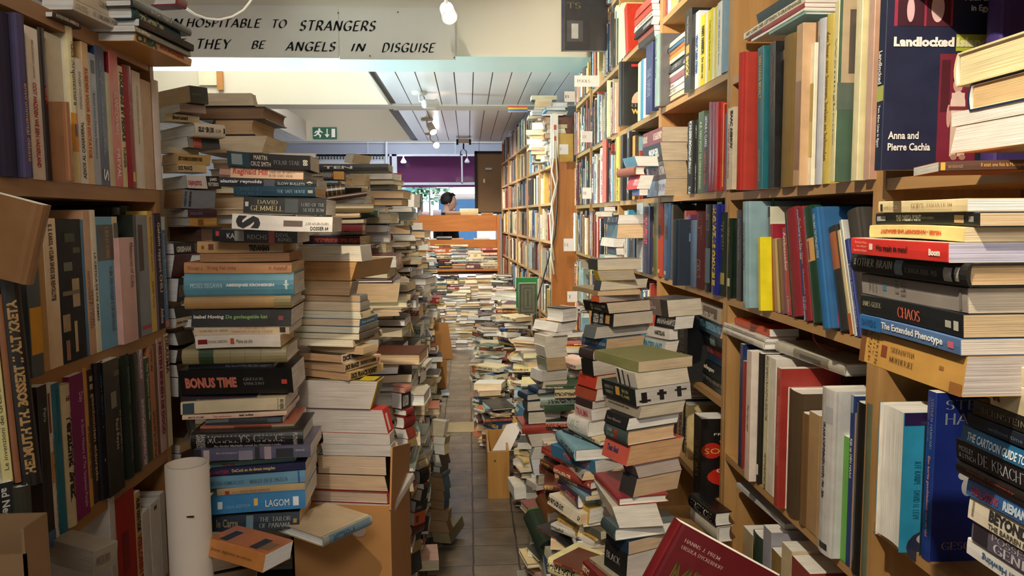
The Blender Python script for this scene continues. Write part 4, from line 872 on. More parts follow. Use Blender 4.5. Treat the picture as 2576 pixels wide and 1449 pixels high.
# ------------------------------------------------------------------ tall pile of spines facing the aisle
P1 = 'the tall pile by the tube'
corner_stack([
 (555, 570, 780, 379, '#2c2a2e', dict(tilt=-3.4, roll=0, deco=[(0, .27, 0, 1, '#27434c'), (.05, .18, .15, .85, '#8a9498')], txt=[('MARTIN', .32, .48, .56, .86, '#e8e0d0', 'n'), ('CRUZ SMITH', .28, .52, .14, .44, '#e8e0d0', 'n'), ('POLAR STAR', .56, .87, .3, .62, '#9aa0a0', 'r'), ('88', .91, .97, .3, .7, '#e8e0d0', 'b', 2)], Y=1.52, W=.11)),
 (540, 551, 763, 417, '#d9b08c', dict(tilt=-2.2, deco=[(0, .13, 0, 1, '#5c3630'), (.0, .13, .25, .75, '#b07c64')], txt=[('Reginald Hill', .16, .57, .22, .9, '#c83c34', 'b'), ('THERE ARE NO GHOSTS', .59, .9, .52, .78, '#3c3430', 'r'), ('IN THE SOVIET UNION', .59, .87, .22, .46, '#3c3430', 'r')], Y=1.53, W=.11)),
 (538, 549, 796, 446, '#121418', dict(tilt=-1.5, txt=[('alastair reynolds', .02, .44, .3, .8, '#d8e0e4', 'b'), ('SLOW BULLETS', .6, .88, .3, .6, '#c0c8cc', 'n'), ('*', .9, .96, .2, .8, '#d8d0b0', 'x')], deco=[(.46, .57, .1, .9, '#50505c')], Y=1.52)),
 (580, 587, 793, 468, '#1c4258', dict(tilt=-.6, txt=[('NICCI', .09, .3, .6, .86, '#4c7484', 'r'), ('FRENCH', .05, .33, .14, .44, '#4c7484', 'r'), ('THE SAFE HOUSE', .53, .88, .32, .68, '#c4d4d8', 'r')], deco=[(.91, .97, .35, .65, '#b8b090')], page=TAN, Y=1.50)),
 (605, 611, 820, 494, '#17191d', dict(tilt=-2, txt=[('DAVID', .17, .41, .58, .84, '#d8c898', 'r'), ('GEMMELL', .09, .48, .16, .5, '#d8c898', 'r'), ('LORD OF THE', .7, .98, .5, .74, '#9aa4a8', 'r'), ('SILVER BOW', .72, .98, .18, .42, '#9aa4a8', 'r')], deco=[(.02, .06, .42, .7, '#c0c0c0'), (.5, .66, .1, .95, '#3c4448')], Y=1.48, L=.2)),
 (575, 582, 836, 536, '#dcd6d0', dict(tilt=-2.5, txt=[('S', .04, .28, .08, .92, '#131316', 'x', 2), ('JUSSI ADLER-OLSEN', .73, .96, .42, .62, '#5c5450', 'n'), ('DOSSIER 64', .78, .96, .12, .36, '#201c1c', 'b')], deco=[(.51, .7, .34, .72, '#5c4438')], Y=1.44, d='with a bronze fist')),
 (525, 533, 748, 576, '#16171c', dict(tilt=-2, txt=[('KA', .17, .26, .3, .72, '#d8d4d0', 'n'), ('REICHS', .41, .64, .28, .66, '#c8c8cc', 'n'), ('DEVIL', .75, .9, .52, .82, '#c8c8cc', 'n'), ('BONES', .77, .93, .14, .44, '#c8c8cc', 'n')], deco=[(.04, .08, .45, .85, '#c84038'), (.26, .37, .1, .95, '#9a9c98'), (.66, .73, .02, .98, '#b8483c')], Y=1.49)),
 (490, 495, 712, 607, '#c49a66', dict(tilt=-1, txt=[('TREVANIAN', .6, .84, .22, .78, '#1c1410', 'x')], deco=[(.05, .08, .35, .65, '#7c4c30'), (.13, .19, .3, .8, '#6c4028')], page=OLD, Y=1.53)),
 (499, 502, 728, 637, '#a06c38', dict(m='EF', page='#a06e3a', tilt=0, Y=1.50, d='showing brown page edges', front='#7a5030', L=.18)),
 (458, 462, 734, 660, '#b88254', dict(txt=[('Vraag het oma', .21, .48, .25, .75, '#7c3828', 'n'), ('Wouter d', .03, .17, .3, .7, '#7c4838', 'n'), ('W. Wellenhoff', .78, .96, .3, .7, '#7c4838', 'n')], tilt=-.6, page=TAN, Y=1.50)),
 (459, 463, 741, 688, '#5c93a8', dict(txt=[('MOSES ISEGAWA', .06, .35, .38, .58, '#c8dce0', 'n'), ('ABESSIJNSE KRONIEKEN', .38, .82, .40, .56, '#e4ecec', 'x')], deco=[(.92, .94, .3, .7, '#cfe2e4'), (.905, .955, .47, .53, '#cfe2e4')], tilt=-.3, k='h', page=CREAM, Y=1.50)),
 (460, 464, 733, 747, '#a88454', dict(k='h', deco=[(.84, 1, 0, 1, '#8a7c50')], Y=1.50)),
 (478, 481, 733, 779, '#16181a', dict(txt=[('Isabel Hoving', .02, .32, .42, .68, '#e0dcd0', 'b'), ('De gevleugelde kat', .34, .76, .4, .68, '#7ca45c', 'b')], Y=1.50, tilt=-.5, deco=[(.87, .92, .35, .6, '#7c3434')])),
 (484, 488, 728, 822, '#cbb79a', dict(txt=[('EDMUND DE WAAL', .06, .36, .35, .6, '#50483c', 'r'), ('DE HAAS MET DE', .47, .75, .55, .82, '#b0684c', 'r'), ('AMBERKLEURIGE OGEN', .39, .82, .18, .44, '#b0684c', 'r')], deco=[(.9, .96, .2, .78, '#2c2a24')], Y=1.50)),
 (487, 491, 706, 846, '#e2d8cc', dict(txt=[('FIONA GIBSON', .15, .37, .4, .62, '#50483c', 'n'), ('Mama zei shit', .48, .67, .35, .65, '#1c1a18', 'n')], deco=[(.03, .14, .35, .72, '#7c1c24'), (.41, .455, .28, .75, '#c0583c')], Y=1.48, page=TAN)),
 (452, 458, 722, 879, '#8c815c', dict(k='h', deco=[(.16, .3, .02, .98, '#2a4026'), (.46, .465, 0, 1, '#6c6344'), (.6, .605, 0, 1, '#6c6344'), (.75, .755, 0, 1, '#6c6344')], Y=1.49, d='with a green title panel')),
 (470, 474, 690, 918, '#242a34', dict(Y=1.51, ink='#8a94a4', yb=930, txt=[], d='sunk between larger books')),
 (446, 452, 737, 930, '#121214', dict(txt=[('BONUS TIME', .045, .5, .28, .7, '#c8705c', 'x'), ('GREGOR', .56, .74, .54, .66, '#a8a498', 'r'), ('VINCENT', .56, .75, .36, .48, '#a8a498', 'r')], deco=[(.9, .95, .38, .56, '#c8483c')], Y=1.50, d='with large coral capitals', page=CREAM)),
 (450, 454, 646, 998, '#2e2430', dict(txt=[('Nu zonder zonder jou', .22, .52, .3, .6, '#b8a8a0', 'n')], Y=1.50, tilt=-1)),
 (450, 454, 718, 1013, '#cbbb9a', dict(deco=[(.02, .13, .05, .9, '#28404c'), (.93, .935, 0, 1, '#4c4438')], txt=[('BAS HEIJNE', .94, .99, .1, .9, '#4c4438', 'b', 2)], Y=1.49, tilt=1.2)),
 (454, 458, 722, 1044, '#d8b8a0', dict(txt=[('MAYA STOMP', .06, .21, .3, .65, '#3c2c28', 'b'), ('Tig weduwen', .29, .47, .3, .7, '#b8483c', 'b'), ('taai volkje', .54, .68, .3, .8, '#2c1c1c', 'x')], Y=1.49, tilt=1)),
 (510, 516, 712, 1057, '#26282c', dict(deco=[(0, .3, .5, 1, '#5c6468'), (.8, .97, .2, .8, '#3c4c58')], Y=1.49, tilt=1)),
 (500, 504, 740, 1073, '#b86c54', dict(deco=[(.36, .76, 0, 1, '#7c4430'), (.76, 1, 0, 1, '#a8a088')], txt=[('Baantjer', .02, .15, .2, .75, '#3c1c3c', 'b'), ('Een Amsterdamse rechercheur', .2, .74, .2, .75, '#e0d0a8', 'b')], Y=1.48)),
 (476, 480, 764, 1089, '#111112', dict(k='h', txt=[("McNALLY'S CHANCE", .15, .84, .36, .84, '#98938c', 'R'), ('An Archy McNally novel by Vincent Lardo', .2, .8, .06, .24, '#c0bab0', 'b'), ('LAWRENCE', .05, .09, .08, .9, '#a8a298', 'b', 2), ('SANDERS', .09, .13, .08, .9, '#a8a298', 'b', 2), ('PUTNAM', .91, .95, .12, .85, '#a8a298', 'b', 2)], Y=1.45)),
 (484, 488, 782, 1131, '#55546c', dict(deco=[(.0, .06, 0, 1, '#24242c'), (.08, .13, .1, .9, '#b8a8a8'), (.38, .5, 0, .75, '#8a8494'), (.52, .56, 0, 1, '#26242c'), (.6, .66, 0, 1, '#a09098'), (.7, .85, .1, .8, '#1c1c24')], txt=[('Evar Orn Josepsson', .19, .37, .52, .7, '#c8c4d0', 'n'), ('SIGNATURE', .87, .95, .55, .68, '#c8c4d0', 'n')], Y=1.44, tilt=.6)),
 (524, 528, 742, 1163, '#6f9490', dict(txt=[('FIND HER', .15, .3, .3, .75, '#98343c', 'b')], tilt=1.6, Y=1.47)),
 (524, 528, 770, 1180, '#23264c', dict(txt=[('BAANTJER', .0, .2, .15, .7, '#a83038', 'b'), ('DeCock en de dwaze maagden', .23, .68, .22, .78, '#d8c070', 'b')], tilt=2.4, Y=1.46)),
 (522, 526, 770, 1200, '#6c9cb8', dict(txt=[('KRISTIEN HEMMERECHTS', .0, .36, .25, .6, '#203444', 'r'), ('MARGOT EN DE ENGELEN', .42, .81, .25, .62, '#203444', 'r')], deco=[(.92, .94, 0, 1, '#2c64a8')], tilt=2.2, Y=1.46)),
 (542, 546, 768, 1231, '#c4a678', dict(txt=[('Dr. K. I. ROMEYN: FRANSE GRAMMATICA', .18, .6, .3, .6, '#98482c', 'n')], deco=[(.09, .14, .25, .7, '#a83c24')], tilt=2.2, Y=1.46)),
 (524, 528, 770, 1252, '#2f7cb4', dict(txt=[('LAGOM', .58, .83, .25, .62, '#f0f0e8', 'n'), ('LOLA A. AKERSTROM', .16, .42, .3, .48, '#7cb0d4', 'n')], deco=[(.08, .13, .3, .7, '#d8e4ec'), (.46, .5, .35, .75, '#e8c068'), (.87, .93, .22, .72, '#e4ecf0')], tilt=2, Y=1.45)),
 (524, 528, 754, 1296, '#1b2c3c', dict(txt=[('le Carre', .07, .31, .25, .72, '#8c7c5c', 'b'), ('THE TAILOR', .55, .9, .5, .78, '#c8c8bc', 'r'), ('OF PANAMA', .55, .9, .16, .44, '#c8c8bc', 'r')], deco=[(.4, .48, .08, .9, '#6c8894'), (.93, .97, .35, .6, '#a88848')], k='p', page=TAN, Y=1.46)),
], P1, 1.5, 2, 'ES', 'paperback novels in the tall pile by the tube', end=1337)
# three lying below
corner_stack([
 (520, 663, 735, 1397, '#d08848', dict(b=58, Y=1.28, m='SE', yb=1440, L=.2, W=.14, front='#c8763c', deco=[('f', .1, .7, .15, .8, '#20202c'), ('f', .2, .6, .8, .95, '#8c6c48')], txt=[('Brieven, dagboeken en verhalen', .1, .8, .35, .6, '#6c4c20', 'n')], d='with black silhouettes')),
], 'the low pile in front of the tall one', 1.28, 58, 'SE', end=1440)
rnd_pile(-.47, 1.42, .0, .66, [80, 10, -10], 'the low pile behind the tube foot', 11, 12, .01, sizes=(.18, .21))
rnd_pile(-.52, 1.60, .0, .70, 4, 'the base of the spine-out pile', 12, 6, .01, sizes=(.2, .23))
# ------------------------------------------------------------------ pile at the end of the bookcase, page edges and spines turned
P2 = 'the pile by the post'
corner_stack([
 (390, 477, 524, 214, '#4c5454', dict(b=48, page=TAN, yb=258, front='#3c3a3c', txt=[('Laatste Oorlog', .1, .6, .4, .6, '#8a9494', 'n')])),
 (395, 452, 518, 258, '#a89484', dict(yb=281, ink='#8a7c74')),
 (400, 416, 502, 285, '#d8c8a0', dict(yb=305, txt=[('Elmore Leonard', .2, .65, .25, .8, '#2a241c', 'x')], m='ES')),
 (400, 488, 566, 308, '#d6ccb8', dict(k='h', front='#c8bca8', b=40, Y=1.93, txt=[('GELUK & EEN JURK', .1, .62, .22, .72, '#2c2420', 'x'), ('TRUUS SOMER', .66, .84, .35, .6, '#7c3c34', 'n')], deco=[(.93, .98, .3, .7, '#1c1814'), ('f', .2, .6, .2, .7, '#8a2c2c'), ('f', .5, .8, .1, .6, '#3c3430')], yb=343, cn='cream')),
 (402, 472, 553, 342, '#3c4448', dict(b=42, deco=[(.0, .16, 0, 1, '#8a8474'), (.16, .42, .0, .95, '#b0483c')], txt=[('MORSE', .18, .4, .2, .6, '#e8b0a0', 'r')], yb=371)),
 (405, 424, 500, 368, '#cfc0a0', dict(yb=385, b=50)),
 (408, 443, 530, 385, '#c8a868', dict(b=44, txt=[('JERZY KOSINSKI DE GEVERFDE VOGEL', .05, .75, .3, .75, '#3c2c18', 'x')], yb=413, page=TAN)),
 (410, 446, 520, 413, '#d0b48c', dict(b=44, txt=[('DICK FRANCIS', .02, .5, .2, .8, '#2a2018', 'x')], yb=433, page=TAN)),
 (412, 470, 555, 440, '#cfc6be', dict(b=36, deco=[(.58, 1, 0, 1, '#17181c')], txt=[('CAJUN JUSTICE', .02, .42, .15, .6, '#a02c34', 'x'), ('JAMES', .68, .9, .55, .85, '#d8d4d0', 'b'), ('PATTERSON', .62, .98, .2, .5, '#d8d4d0', 'b')], front='#40303a', yb=474)),
 (414, 458, 542, 476, '#8a9098', dict(b=40, txt=[('BRIAN FREEMAN', .05, .12, .1, .9, '#3c4450', 'b', 2), ('DE GRAF RIJZEN', .18, .26, .1, .9, '#20242c', 'x', 2)], yb=524, page=OLD)),
 (418, 472, 546, 526, '#3c2030', dict(b=36, front='#8a2c2c', yb=547, txt=[('RUSSELL BRAND', .1, .5, .3, .6, '#8a7c98', 'n')])),
 (420, 476, 546, 548, '#b8843c', dict(b=36, yb=569, deco=[(.3, .5, .1, .9, '#7c4c20')], txt=[('Tomorrow Cheats', .55, .95, .3, .65, '#e0c890', 'n')])),
 (424, 505, 560, 572, '#26201c', dict(b=36, front='#2c2824', m='EF', page='#6c4c38', k='h', deco=[('f', .3, .8, .3, .6, '#8a8468')], yb=612, d='with a fish on its front')),
], P2, 1.95, 42, 'ES', 'novels in the leaning pile', end=612)
corner_stack([
 (432, 437, 490, 612, '#17191c', dict(yb=640, txt=[('GRISHAM', .1, .8, .15, .7, '#c8c4b8', 'x')])),
 (432, 434, 480, 640, '#4a1c1c', dict(yb=700)),
 (432, 446, 482, 700, '#20242c', dict(yb=760, txt=[('KING', .1, .7, .2, .7, '#b8b4a8', 'r')])),
 (436, 440, 484, 775, '#26241e', dict(yb=802)),
 (438, 442, 484, 802, '#d0c0a0', dict(yb=826, txt=[('Jonathan Kellerman', .05, .8, .3, .7, '#3c342c', 'b')])),
 (438, 444, 488, 838, '#3a342a', dict(yb=870)), (440, 444, 488, 880, '#2a2620', dict(yb=915)),
 (440, 446, 490, 918, '#3c2c1c', dict(yb=950)), (442, 448, 492, 950, '#1c1c20', dict(yb=1000)), (446, 452, 492, 1120, '#c8a878', dict(yb=1142, d='small')), (446, 452, 492, 1142, '#50343c', dict(yb=1180)),
], 'the dark column between post and spine-out pile', 1.86, 70, 'ES', 'dark books behind the spine-out pile', end=1180)
rnd_pile(-.66, 2.02, 0, 1.42, -70, 'the leaning pile foot', 21, 10, .012, group='dark books behind the spine-out pile')
# page-edge books beyond
P3 = 'the page-edge heap above the spine-out pile'
corner_stack([
 (505, 636, 648, 234, '#20242c', dict(m='EF', b=88, yb=266, page='#cdbb9c', front='#8a8070')),
 (498, 668, 671, 268, '#14181c', dict(m='EF', b=88, k='h', yb=301, page='#8a6848')),
 (540, 640, 648, 299, '#1c1c20', dict(m='EF', b=88, k='h', yb=340, page='#c09a64')),
 (510, 665, 672, 341, '#c8bca4', dict(m='EF', b=88, yb=384, page='#cfbc98')),
 (560, 676, 795, 384, '#b8b098', dict(m='SE', b=10, yb=396, Y=2.2, page=CREAM, W=.13, L=.2)),
], P3, 2.15, 86, 'EF', 'books showing page edges', end=398)
rnd_pile(-.58, 2.22, 0, 1.66, 175, 'the heap behind the spine-out pile', 22, 8, .015, sizes=(.2, .23), group='books showing page edges')
# ------------------------------------------------------------------ second column on the box: page edges to the aisle end
P4 = 'the pile on the cardboard box'
G_ = '#8a8580'
corner_stack([
 (754, 908, 935, 617, '#b8b4ac', dict(front='#2c2c30', page='#cfc4ac', yb=659)),
 (759, 890, 905, 659, '#b08030', dict(page='#c08838', W=.12)),
 (746, 882, 900, 707, '#8a7868', dict(page='#b8905c', front='#4a3c30', yb=745, roll=0, b=72)),
 (766, 906, 925, 743, '#8c8c88', dict(page='#b48c5c')),
 (744, 906, 930, 760, '#a8a49a', dict(page='#cdb48c')), (752, 907, 940, 784, '#d8c8a0', dict(page='#d8c8a8', ink='#3c342c')), (746, 905, 950, 803, '#3c7ca8', dict(page='#d0b48c', txt=[('Bakic Johansson', .1, .8, .3, .7, '#d8e8f0', 'b')])),
 (743, 904, 952, 822, '#788088', dict(page='#d8c8a8', ink='#c8a848')), (744, 904, 955, 840, '#686058', dict(page='#d8c4a0')), (743, 888, 962, 856, '#d8c8a4', dict(page='#d8c4a8', txt=[('NICOLETTE VAN DER ZWAN', .05, .7, .3, .75, '#3c342c', 'b'), ('C', .85, .92, .2, .8, '#28241c', 'x')], W=.13)),
 (781, 913, 950, 874, '#c8b088', dict(page='#b8905c', front='#c8b48c', b=62, W=.11, L=.18)),
 (730, 860, 948, 893, '#e0d0b8', dict(page='#a87c4c', txt=[('DICK FRANCIS', .02, .6, .2, .85, '#1c1814', 'x')], front='#26221e', W=.11, b=64, deco=[('f', .3, .8, .2, .6, '#d8b830')])),
 (743, 868, 958, 914, '#d8c09c', dict(page='#a67c4c', txt=[('DICK FRANCIS', .0, .36, .2, .8, '#1c1814', 'x'), ('THE SPORT OF QUEENS', .4, .86, .25, .75, '#3c2c20', 'x')], deco=[(.9, .95, .2, .7, '#a83c34')], W=.11, b=60)),
 (744, 878, 964, 937, '#d0b078', dict(page='#a87c4c', txt=[('DICK FRANCIS FORFEIT', .05, .8, .15, .85, '#1c1814', 'x')], W=.11, b=60)),
 (748, 940, 958, 958, '#d8c030', dict(page='#aea29a', front='#1c1a18', deco=[('f', .05, .25, .05, .95, '#dcc430'), ('f', .1, .9, .02, .12, '#e0c838'), (.3, .9, .0, .9, '#5c7050')], b=80, d='like a telephone directory')),
 (764, 969, 984, 1031, '#c8302c', dict(page='#a9a09a', front='#c03430', b=80, deco=[(.2, .5, .1, .8, '#e8d8d8')])),
 (812, 980, 992, 1092, '#c8c4c0', dict(page='#aaa29c', b=82)), (810, 986, 996, 1120, '#a8a4a0', dict(page='#aaa29c', b=82)),
 (800, 971, 985, 1149, '#1c1a1a', dict(front='#17171a', page='#b89c7c', b=80, d='with a small white name', txt=[('@f', 'KATHLEEN McGOWAN', .8, .98, .1, .9, '#d8d4d0', 'b', 3)])),
 (775, 972, 988, 1197, '#242220', dict(front='#1c1a18', page='#b89870', b=80)),
 (784, 976, 990, 1237, '#8c2c2c', dict(k='h', page='#a8927c', b=80)),
 (787, 992, 1000, 1269, '#b8b4b0', dict(page='#a8a09a', b=82)),
], P4, 1.66, 74, 'ES', 'books showing page edges to the aisle', end=1287, tilt=0)
# big book sticking out under it
corner_stack([(700, 812, 935, 1351, '#9a9c90', dict(k='h', front='#cdb898', b=52, Y=1.40, yb=1377, txt=[('ROTTERDAM', .18, .62, .2, .8, '#3c5c74', 'x')], deco=[(.1, .95, .05, .95, '#6c8494')], W=.2, d='with blue capitals on its spine'))], 'the box lid, under that pile', 1.4, 52, 'ES', end=1377)
# cardboard box under it
bx = empty('cardboard_box', (-.27, 1.74, 0), 'large brown cardboard box with a round hand hole under the page-edge pile', 'box')
Yb = 1.60; z1 = atY(820, 1290, Yb).z; xl, xr = atY(735, 1400, Yb).x, atY(985, 1400, Yb).x; xw = -.158
mb = MB()
mb.prism([(xl, Yb, 0), (xr, Yb, 0), (xr, Yb, z1), (xl, Yb, z1)], (0, .005, 0)); mb.prism([(xr, Yb, 0), (xw, Yb + .32, 0), (xw, Yb + .32, z1), (xr, Yb, z1)], (-.004, .002, 0))
mb.box(xl, xl + .005, Yb, Yb + .32, 0, z1).box(xl, xw, Yb + .315, Yb + .32, 0, z1).box(xl, xr, Yb + .003, Yb + .3, z1 - .02, z1 - .012)
loc_build(mb, 'box_wall', CARD, bx)
fl = MB().prism([(xr, Yb + .002, z1 - .02), (xw, Yb + .32, z1 - .02), (xw + .004, Yb + .33, z1 + .05), (xr + .004, Yb + .03, z1 + .13)], (-.004, .001, 0))
loc_build(fl, 'flap', CARD, bx)
hl = atY(904, 1337, Yb - .0015)
loc_build(MB().prism([hl + V((.0145 * math.cos(t * .3927), 0, .0125 * math.sin(t * .3927))) for t in range(16)], (0, .0018, 0)), 'hand_hole', plain('inside_of_box', '#a89a94', .8), bx)
# orange and white folders beside the box
rnd_pile(-.31, 1.9, 0, z1 - .02, 80, 'the cardboard box', 31, 5, .008)
# ------------------------------------------------------------------ cardboard tube
T0 = atY(470, 1165, 1.36); r = (atY(523, 1300, 1.36).x - atY(417, 1300, 1.36).x) / 2
tb = empty('cardboard_tube', (T0.x, 1.36, 0), 'tall pale cardboard tube standing upright between bookcase and pile', 'tube')
pr = [(r, 0), (r, T0.z), (r - .004, T0.z), (r - .004, T0.z - .1)]
loc_build(MB().lathe(pr, 40, Matrix.Translation((T0.x, 1.36, 0))), 'tube_wall', plain('pale_kraft_paper', '#cfc4b8', .75, .06, 5), tb, True)
loc_build(MB().box(-.006, .006, -r - .0008, -r + .003, -.0008, .0008, M=Matrix.Translation(atY(497, 1280, 1.36) * 1 + V((0, 1.36 - 1.36, 0)))), 'scratch_mark', BLACKM, tb)
# ------------------------------------------------------------------ things leaning at the lower left edge
def lean_book(px, py_top, py_bot, Y, wpx, col, label, kind='h', dep=.16, rot=0, **o):
    a, b2 = atY(px, py_top, Y), atY(px, py_bot, Y); L = a.z - b2.z; T = wpx / F * Y
    M = Matrix.Rotation(math.radians(rot), 3, 'Y'); yw = V((-.62, .785, 0)); x = M @ V((0, 0, -1)); y = yw; z = x.cross(y).normalized()
    og = V((b2.x, Y, (a.z + b2.z) / 2)) + (-z * T / 2)
    book(frame(x, y, z, og), L, T, dep, kind, col, label, 'books propped up beside the bookcase', **o)
lean_book(68, 688, 1222, 1.02, 46, '#15110f', 'tall black hardback with brass capitals, propped up beside the lowest open shelves', rot=-2.5, txt=[('HELMUTH TH. BOSSERT // ALT KRETA', .12, .94, .25, .75, '#a88450', 'x', 1)], dep=.22)
lean_book(14, 860, 1218, 1.0, 24, '#cfc78c', 'pale yellow paperback propped beside the tall black hardback', 'p', rot=-2, txt=[('Le invenzioni dei Greci antichi', .2, .9, .3, .7, '#4c4828', 'n', 1)])
lean_book(37, 740, 1215, 1.01, 16, '#8a5838', 'brown slim hardback between a yellow paperback and the tall black hardback', rot=-2)
lean_book(18, 1215, 1335, .99, 40, '#14161c', 'black paperback with white lettering under the propped yellow one', 'p', txt=[('ad Negoli', .1, .9, .2, .75, '#c8c4bc', 'b')], rot=0)
lean_book(60, 1225, 1335, 1.0, 42, '#2c2c22', 'dark olive hardback under the tall propped black one', rot=0)
# tan board tilted in front
p0, p1 = atY(70, 515, .95), atY(24, 722, .95)
d = (p0 - p1).normalized(); rgt = V((d.z, 0, -d.x)); L = (p0 - p1).length
book(frame(-d, -rgt, V((0, -1, 0)).cross(V((0, 0, 0))) if False else (-d).cross(-rgt), p1 + d * L / 2 + V((0, .03, 0))), L, .022, .17, 'h', '#8a6440', 'tan hardback tilted against the shelf edge above the black propped one', 'books propped up beside the bookcase', page='#e0cdb0')
lb = empty('cardboard_box', (-.57, .9, 0), 'small open cardboard box with dark contents at the foot of the propped books', 'box')
Yc = .88; a, b2 = atY(-160, 1336, Yc), atY(60, 1336, Yc)
mb = MB().box(a.x, b2.x, Yc, Yc + .003, 0, a.z - .03).box(a.x, b2.x, Yc + .045, Yc + .049, 0, a.z).box(b2.x - .003, b2.x, Yc, Yc + .0454, 0, a.z)
loc_build(mb, 'box_wall', plain('worn_cardboard', '#8a6c4c', .8, .2, 10), lb)
loc_build(MB().box(a.x, b2.x - .003, Yc + .004, Yc + .045, 0, a.z - .05), 'dark_lining', BLACKM, lb)
# ------------------------------------------------------------------ heaps along the left side of the aisle
def heap(px, ytop, Y, seed, place, z0=0, yaw=180, ry=16, jit=.02, **k):
    p = atY(px, ytop, Y); rnd_pile(p.x, Y, z0, p.z, yaw, place, seed, ry, jit, **k)
LG = 'novels heaped along the wall side of the aisle'
P5 = 'the slim pile at the aisle edge beyond the box'
corner_stack([
 (1083, 1118, 1127, 1060, '#c8c0b4', dict(front='#c8beb4', b=62, page='#c8bc9c', deco=[('f', .05, .15, .5, .9, '#3c3c3c')], yb=1100, d='with a barcode on its back')),
 (1090, 1119, 1132, 1100, '#8a7c54', dict()), (1092, 1118, 1130, 1120, '#c8b890', dict()), (1090, 1108, 1130, 1145, '#3c2c28', dict()),
 (1090, 1107, 1128, 1175, '#2c2620', dict()), (1086, 1114, 1132, 1190, '#4a6474', dict(page='#9a7848', k='h')), (1080, 1116, 1132, 1202, '#3c5c70', dict(page='#a07c48')),
 (1078, 1117, 1132, 1236, '#3a5468', dict(page='#a07c48')), (1078, 1117, 1130, 1262, '#34506a', dict(page='#a07c48')),
 (1072, 1128, 1136, 1284, '#8a6a3c', dict(page='#a07c48', b=74)), (1072, 1127, 1136, 1312, '#7c5c34', dict(page='#a88450', b=74)), (1088, 1132, 1137, 1342, '#6c6248', dict(page='#98885c', b=74)),
], P5, 3.35, 62, 'ES', LG, end=1368)
P6 = 'the pile between box and slim pile'
corner_stack([
 (1000, 1046, 1062, 1128, '#b8a888', dict(k='h')), (1003, 1048, 1085, 1146, '#c8c0a8', dict(front='#50646c', d='with grey-blue cover')),
 (1004, 1052, 1075, 1163, '#c0b088', dict(k='h')), (1005, 1056, 1078, 1184, '#17181c', dict(k='h', page='#b0a490')), (1006, 1066, 1080, 1218, '#4a3426', dict()),
 (1008, 1060, 1075, 1232, '#1c1c18', dict(page='#b09c78')), (1010, 1045, 1075, 1262, '#20201c', dict(b=40, txt=[('Scott Mariani', .1, .5, .3, .6, '#c8c8c0', 'n')])),
 (1012, 1042, 1070, 1292, '#c85c34', dict(b=45, txt=[('VOX', .1, .4, .2, .8, '#181410', 'x')])), (1012, 1036, 1066, 1325, '#5c2c28', dict(k='h')), (1012, 1030, 1060, 1350, '#20282c', dict()), (1014, 1026, 1060, 1372, '#a88c5c', dict()), (1014, 1030, 1060, 1400, '#303030', dict())
], P6, 2.5, 56, 'ES', LG, end=1449)
corner_stack([
 (983, 1018, 1034, 972, '#c88478', dict(b=60, k='h', page='#c08878')), (985, 1010, 1034, 990, '#16181c', dict(b=55, txt=[('ALLA FOLSOM', .1, .7, .15, .85, '#d8d4cc', 'b')], yb=1030)),
 (988, 1022, 1040, 1030, '#8c2c28', dict(b=60, k='h')), (992, 1016, 1042, 1048, '#7c2824', dict(b=60, k='h')), (996, 1024, 1044, 1080, '#8a3c30', dict(b=62)), (1000, 1026, 1046, 1105, '#a88c60', dict()),
], 'the red and black pile above the hand-hole box', 2.2, 60, 'ES', LG, end=1128)
# silhouettes of the heap, nearest first
for i, (px, yt, Y, z0, yw, cl) in enumerate([
 (965, 880, 2.35, .6, [175, 90], None), (975, 1080, 2.75, 0, [175, 95], None), (1012, 950, 3.1, 0, [180, 90], None), (1040, 1010, 3.55, 0, [180, 90], None),
 (935, 640, 2.5, 0, [178, 90], None), (905, 520, 2.75, 0, [175, 95, 0], None), (965, 700, 2.9, 0, [180, 95], None), (845, 470, 2.6, 0, [178, 0], None),
 (870, 440, 3.1, 0, [178, 100, 0], None), (940, 436, 3.2, 0, [175, 95], None), (992, 490, 3.6, 0, [178, 95], None), (1000, 650, 3.35, 0, [178, 95, 0], None),
 (800, 430, 2.9, 0, [0, 178], None), (1020, 560, 4.1, 0, [178, 95], None), (1038, 800, 4.0, 0, [180, 95], None), (960, 470, 4.0, 0, [178], None), (1022, 700, 3.8, 0, [178, 95], None),
 (1030, 600, 4.9, 0, [180, 95], None), (1048, 720, 4.7, 0, [180, 95], None), (1058, 860, 4.5, 0, [180, 90], None), (1056, 640, 5.6, 0, [180, 95], None), (1066, 740, 5.5, 0, [0, 180], ['#7c2424', '#1c1c20', '#8c2c2c', '#2c2c30', '#c8b890']),
 (1080, 800, 6.4, 0, [180, 90], None), (1062, 660, 6.6, 0, [180, 0], None)]):
    heap(px, yt, Y, 100 + i, 'the heap ' + ['with a mauve hardback', 'behind the slim pile', 'near the cardboard flap', 'at the tile edge', 'above the box flap', 'under the leather book', 'with a curled cover', 'beside the white thriller', 'topped by pale pages', 'under the red-topped folder', 'facing the threshold', 'below the open folder', 'under the ventilation grille', 'near the shop window', 'behind the sagging one', 'in the second row', 'near the brown cartons', 'behind the cartons', 'beyond the cartons', 'supporting the cartons', 'by the display bookcase', 'with dark red volumes', 'under the window ledge', 'in the far corner'][i], z0, yw, 9, .016, group=LG, cols=cl, tilt=3)
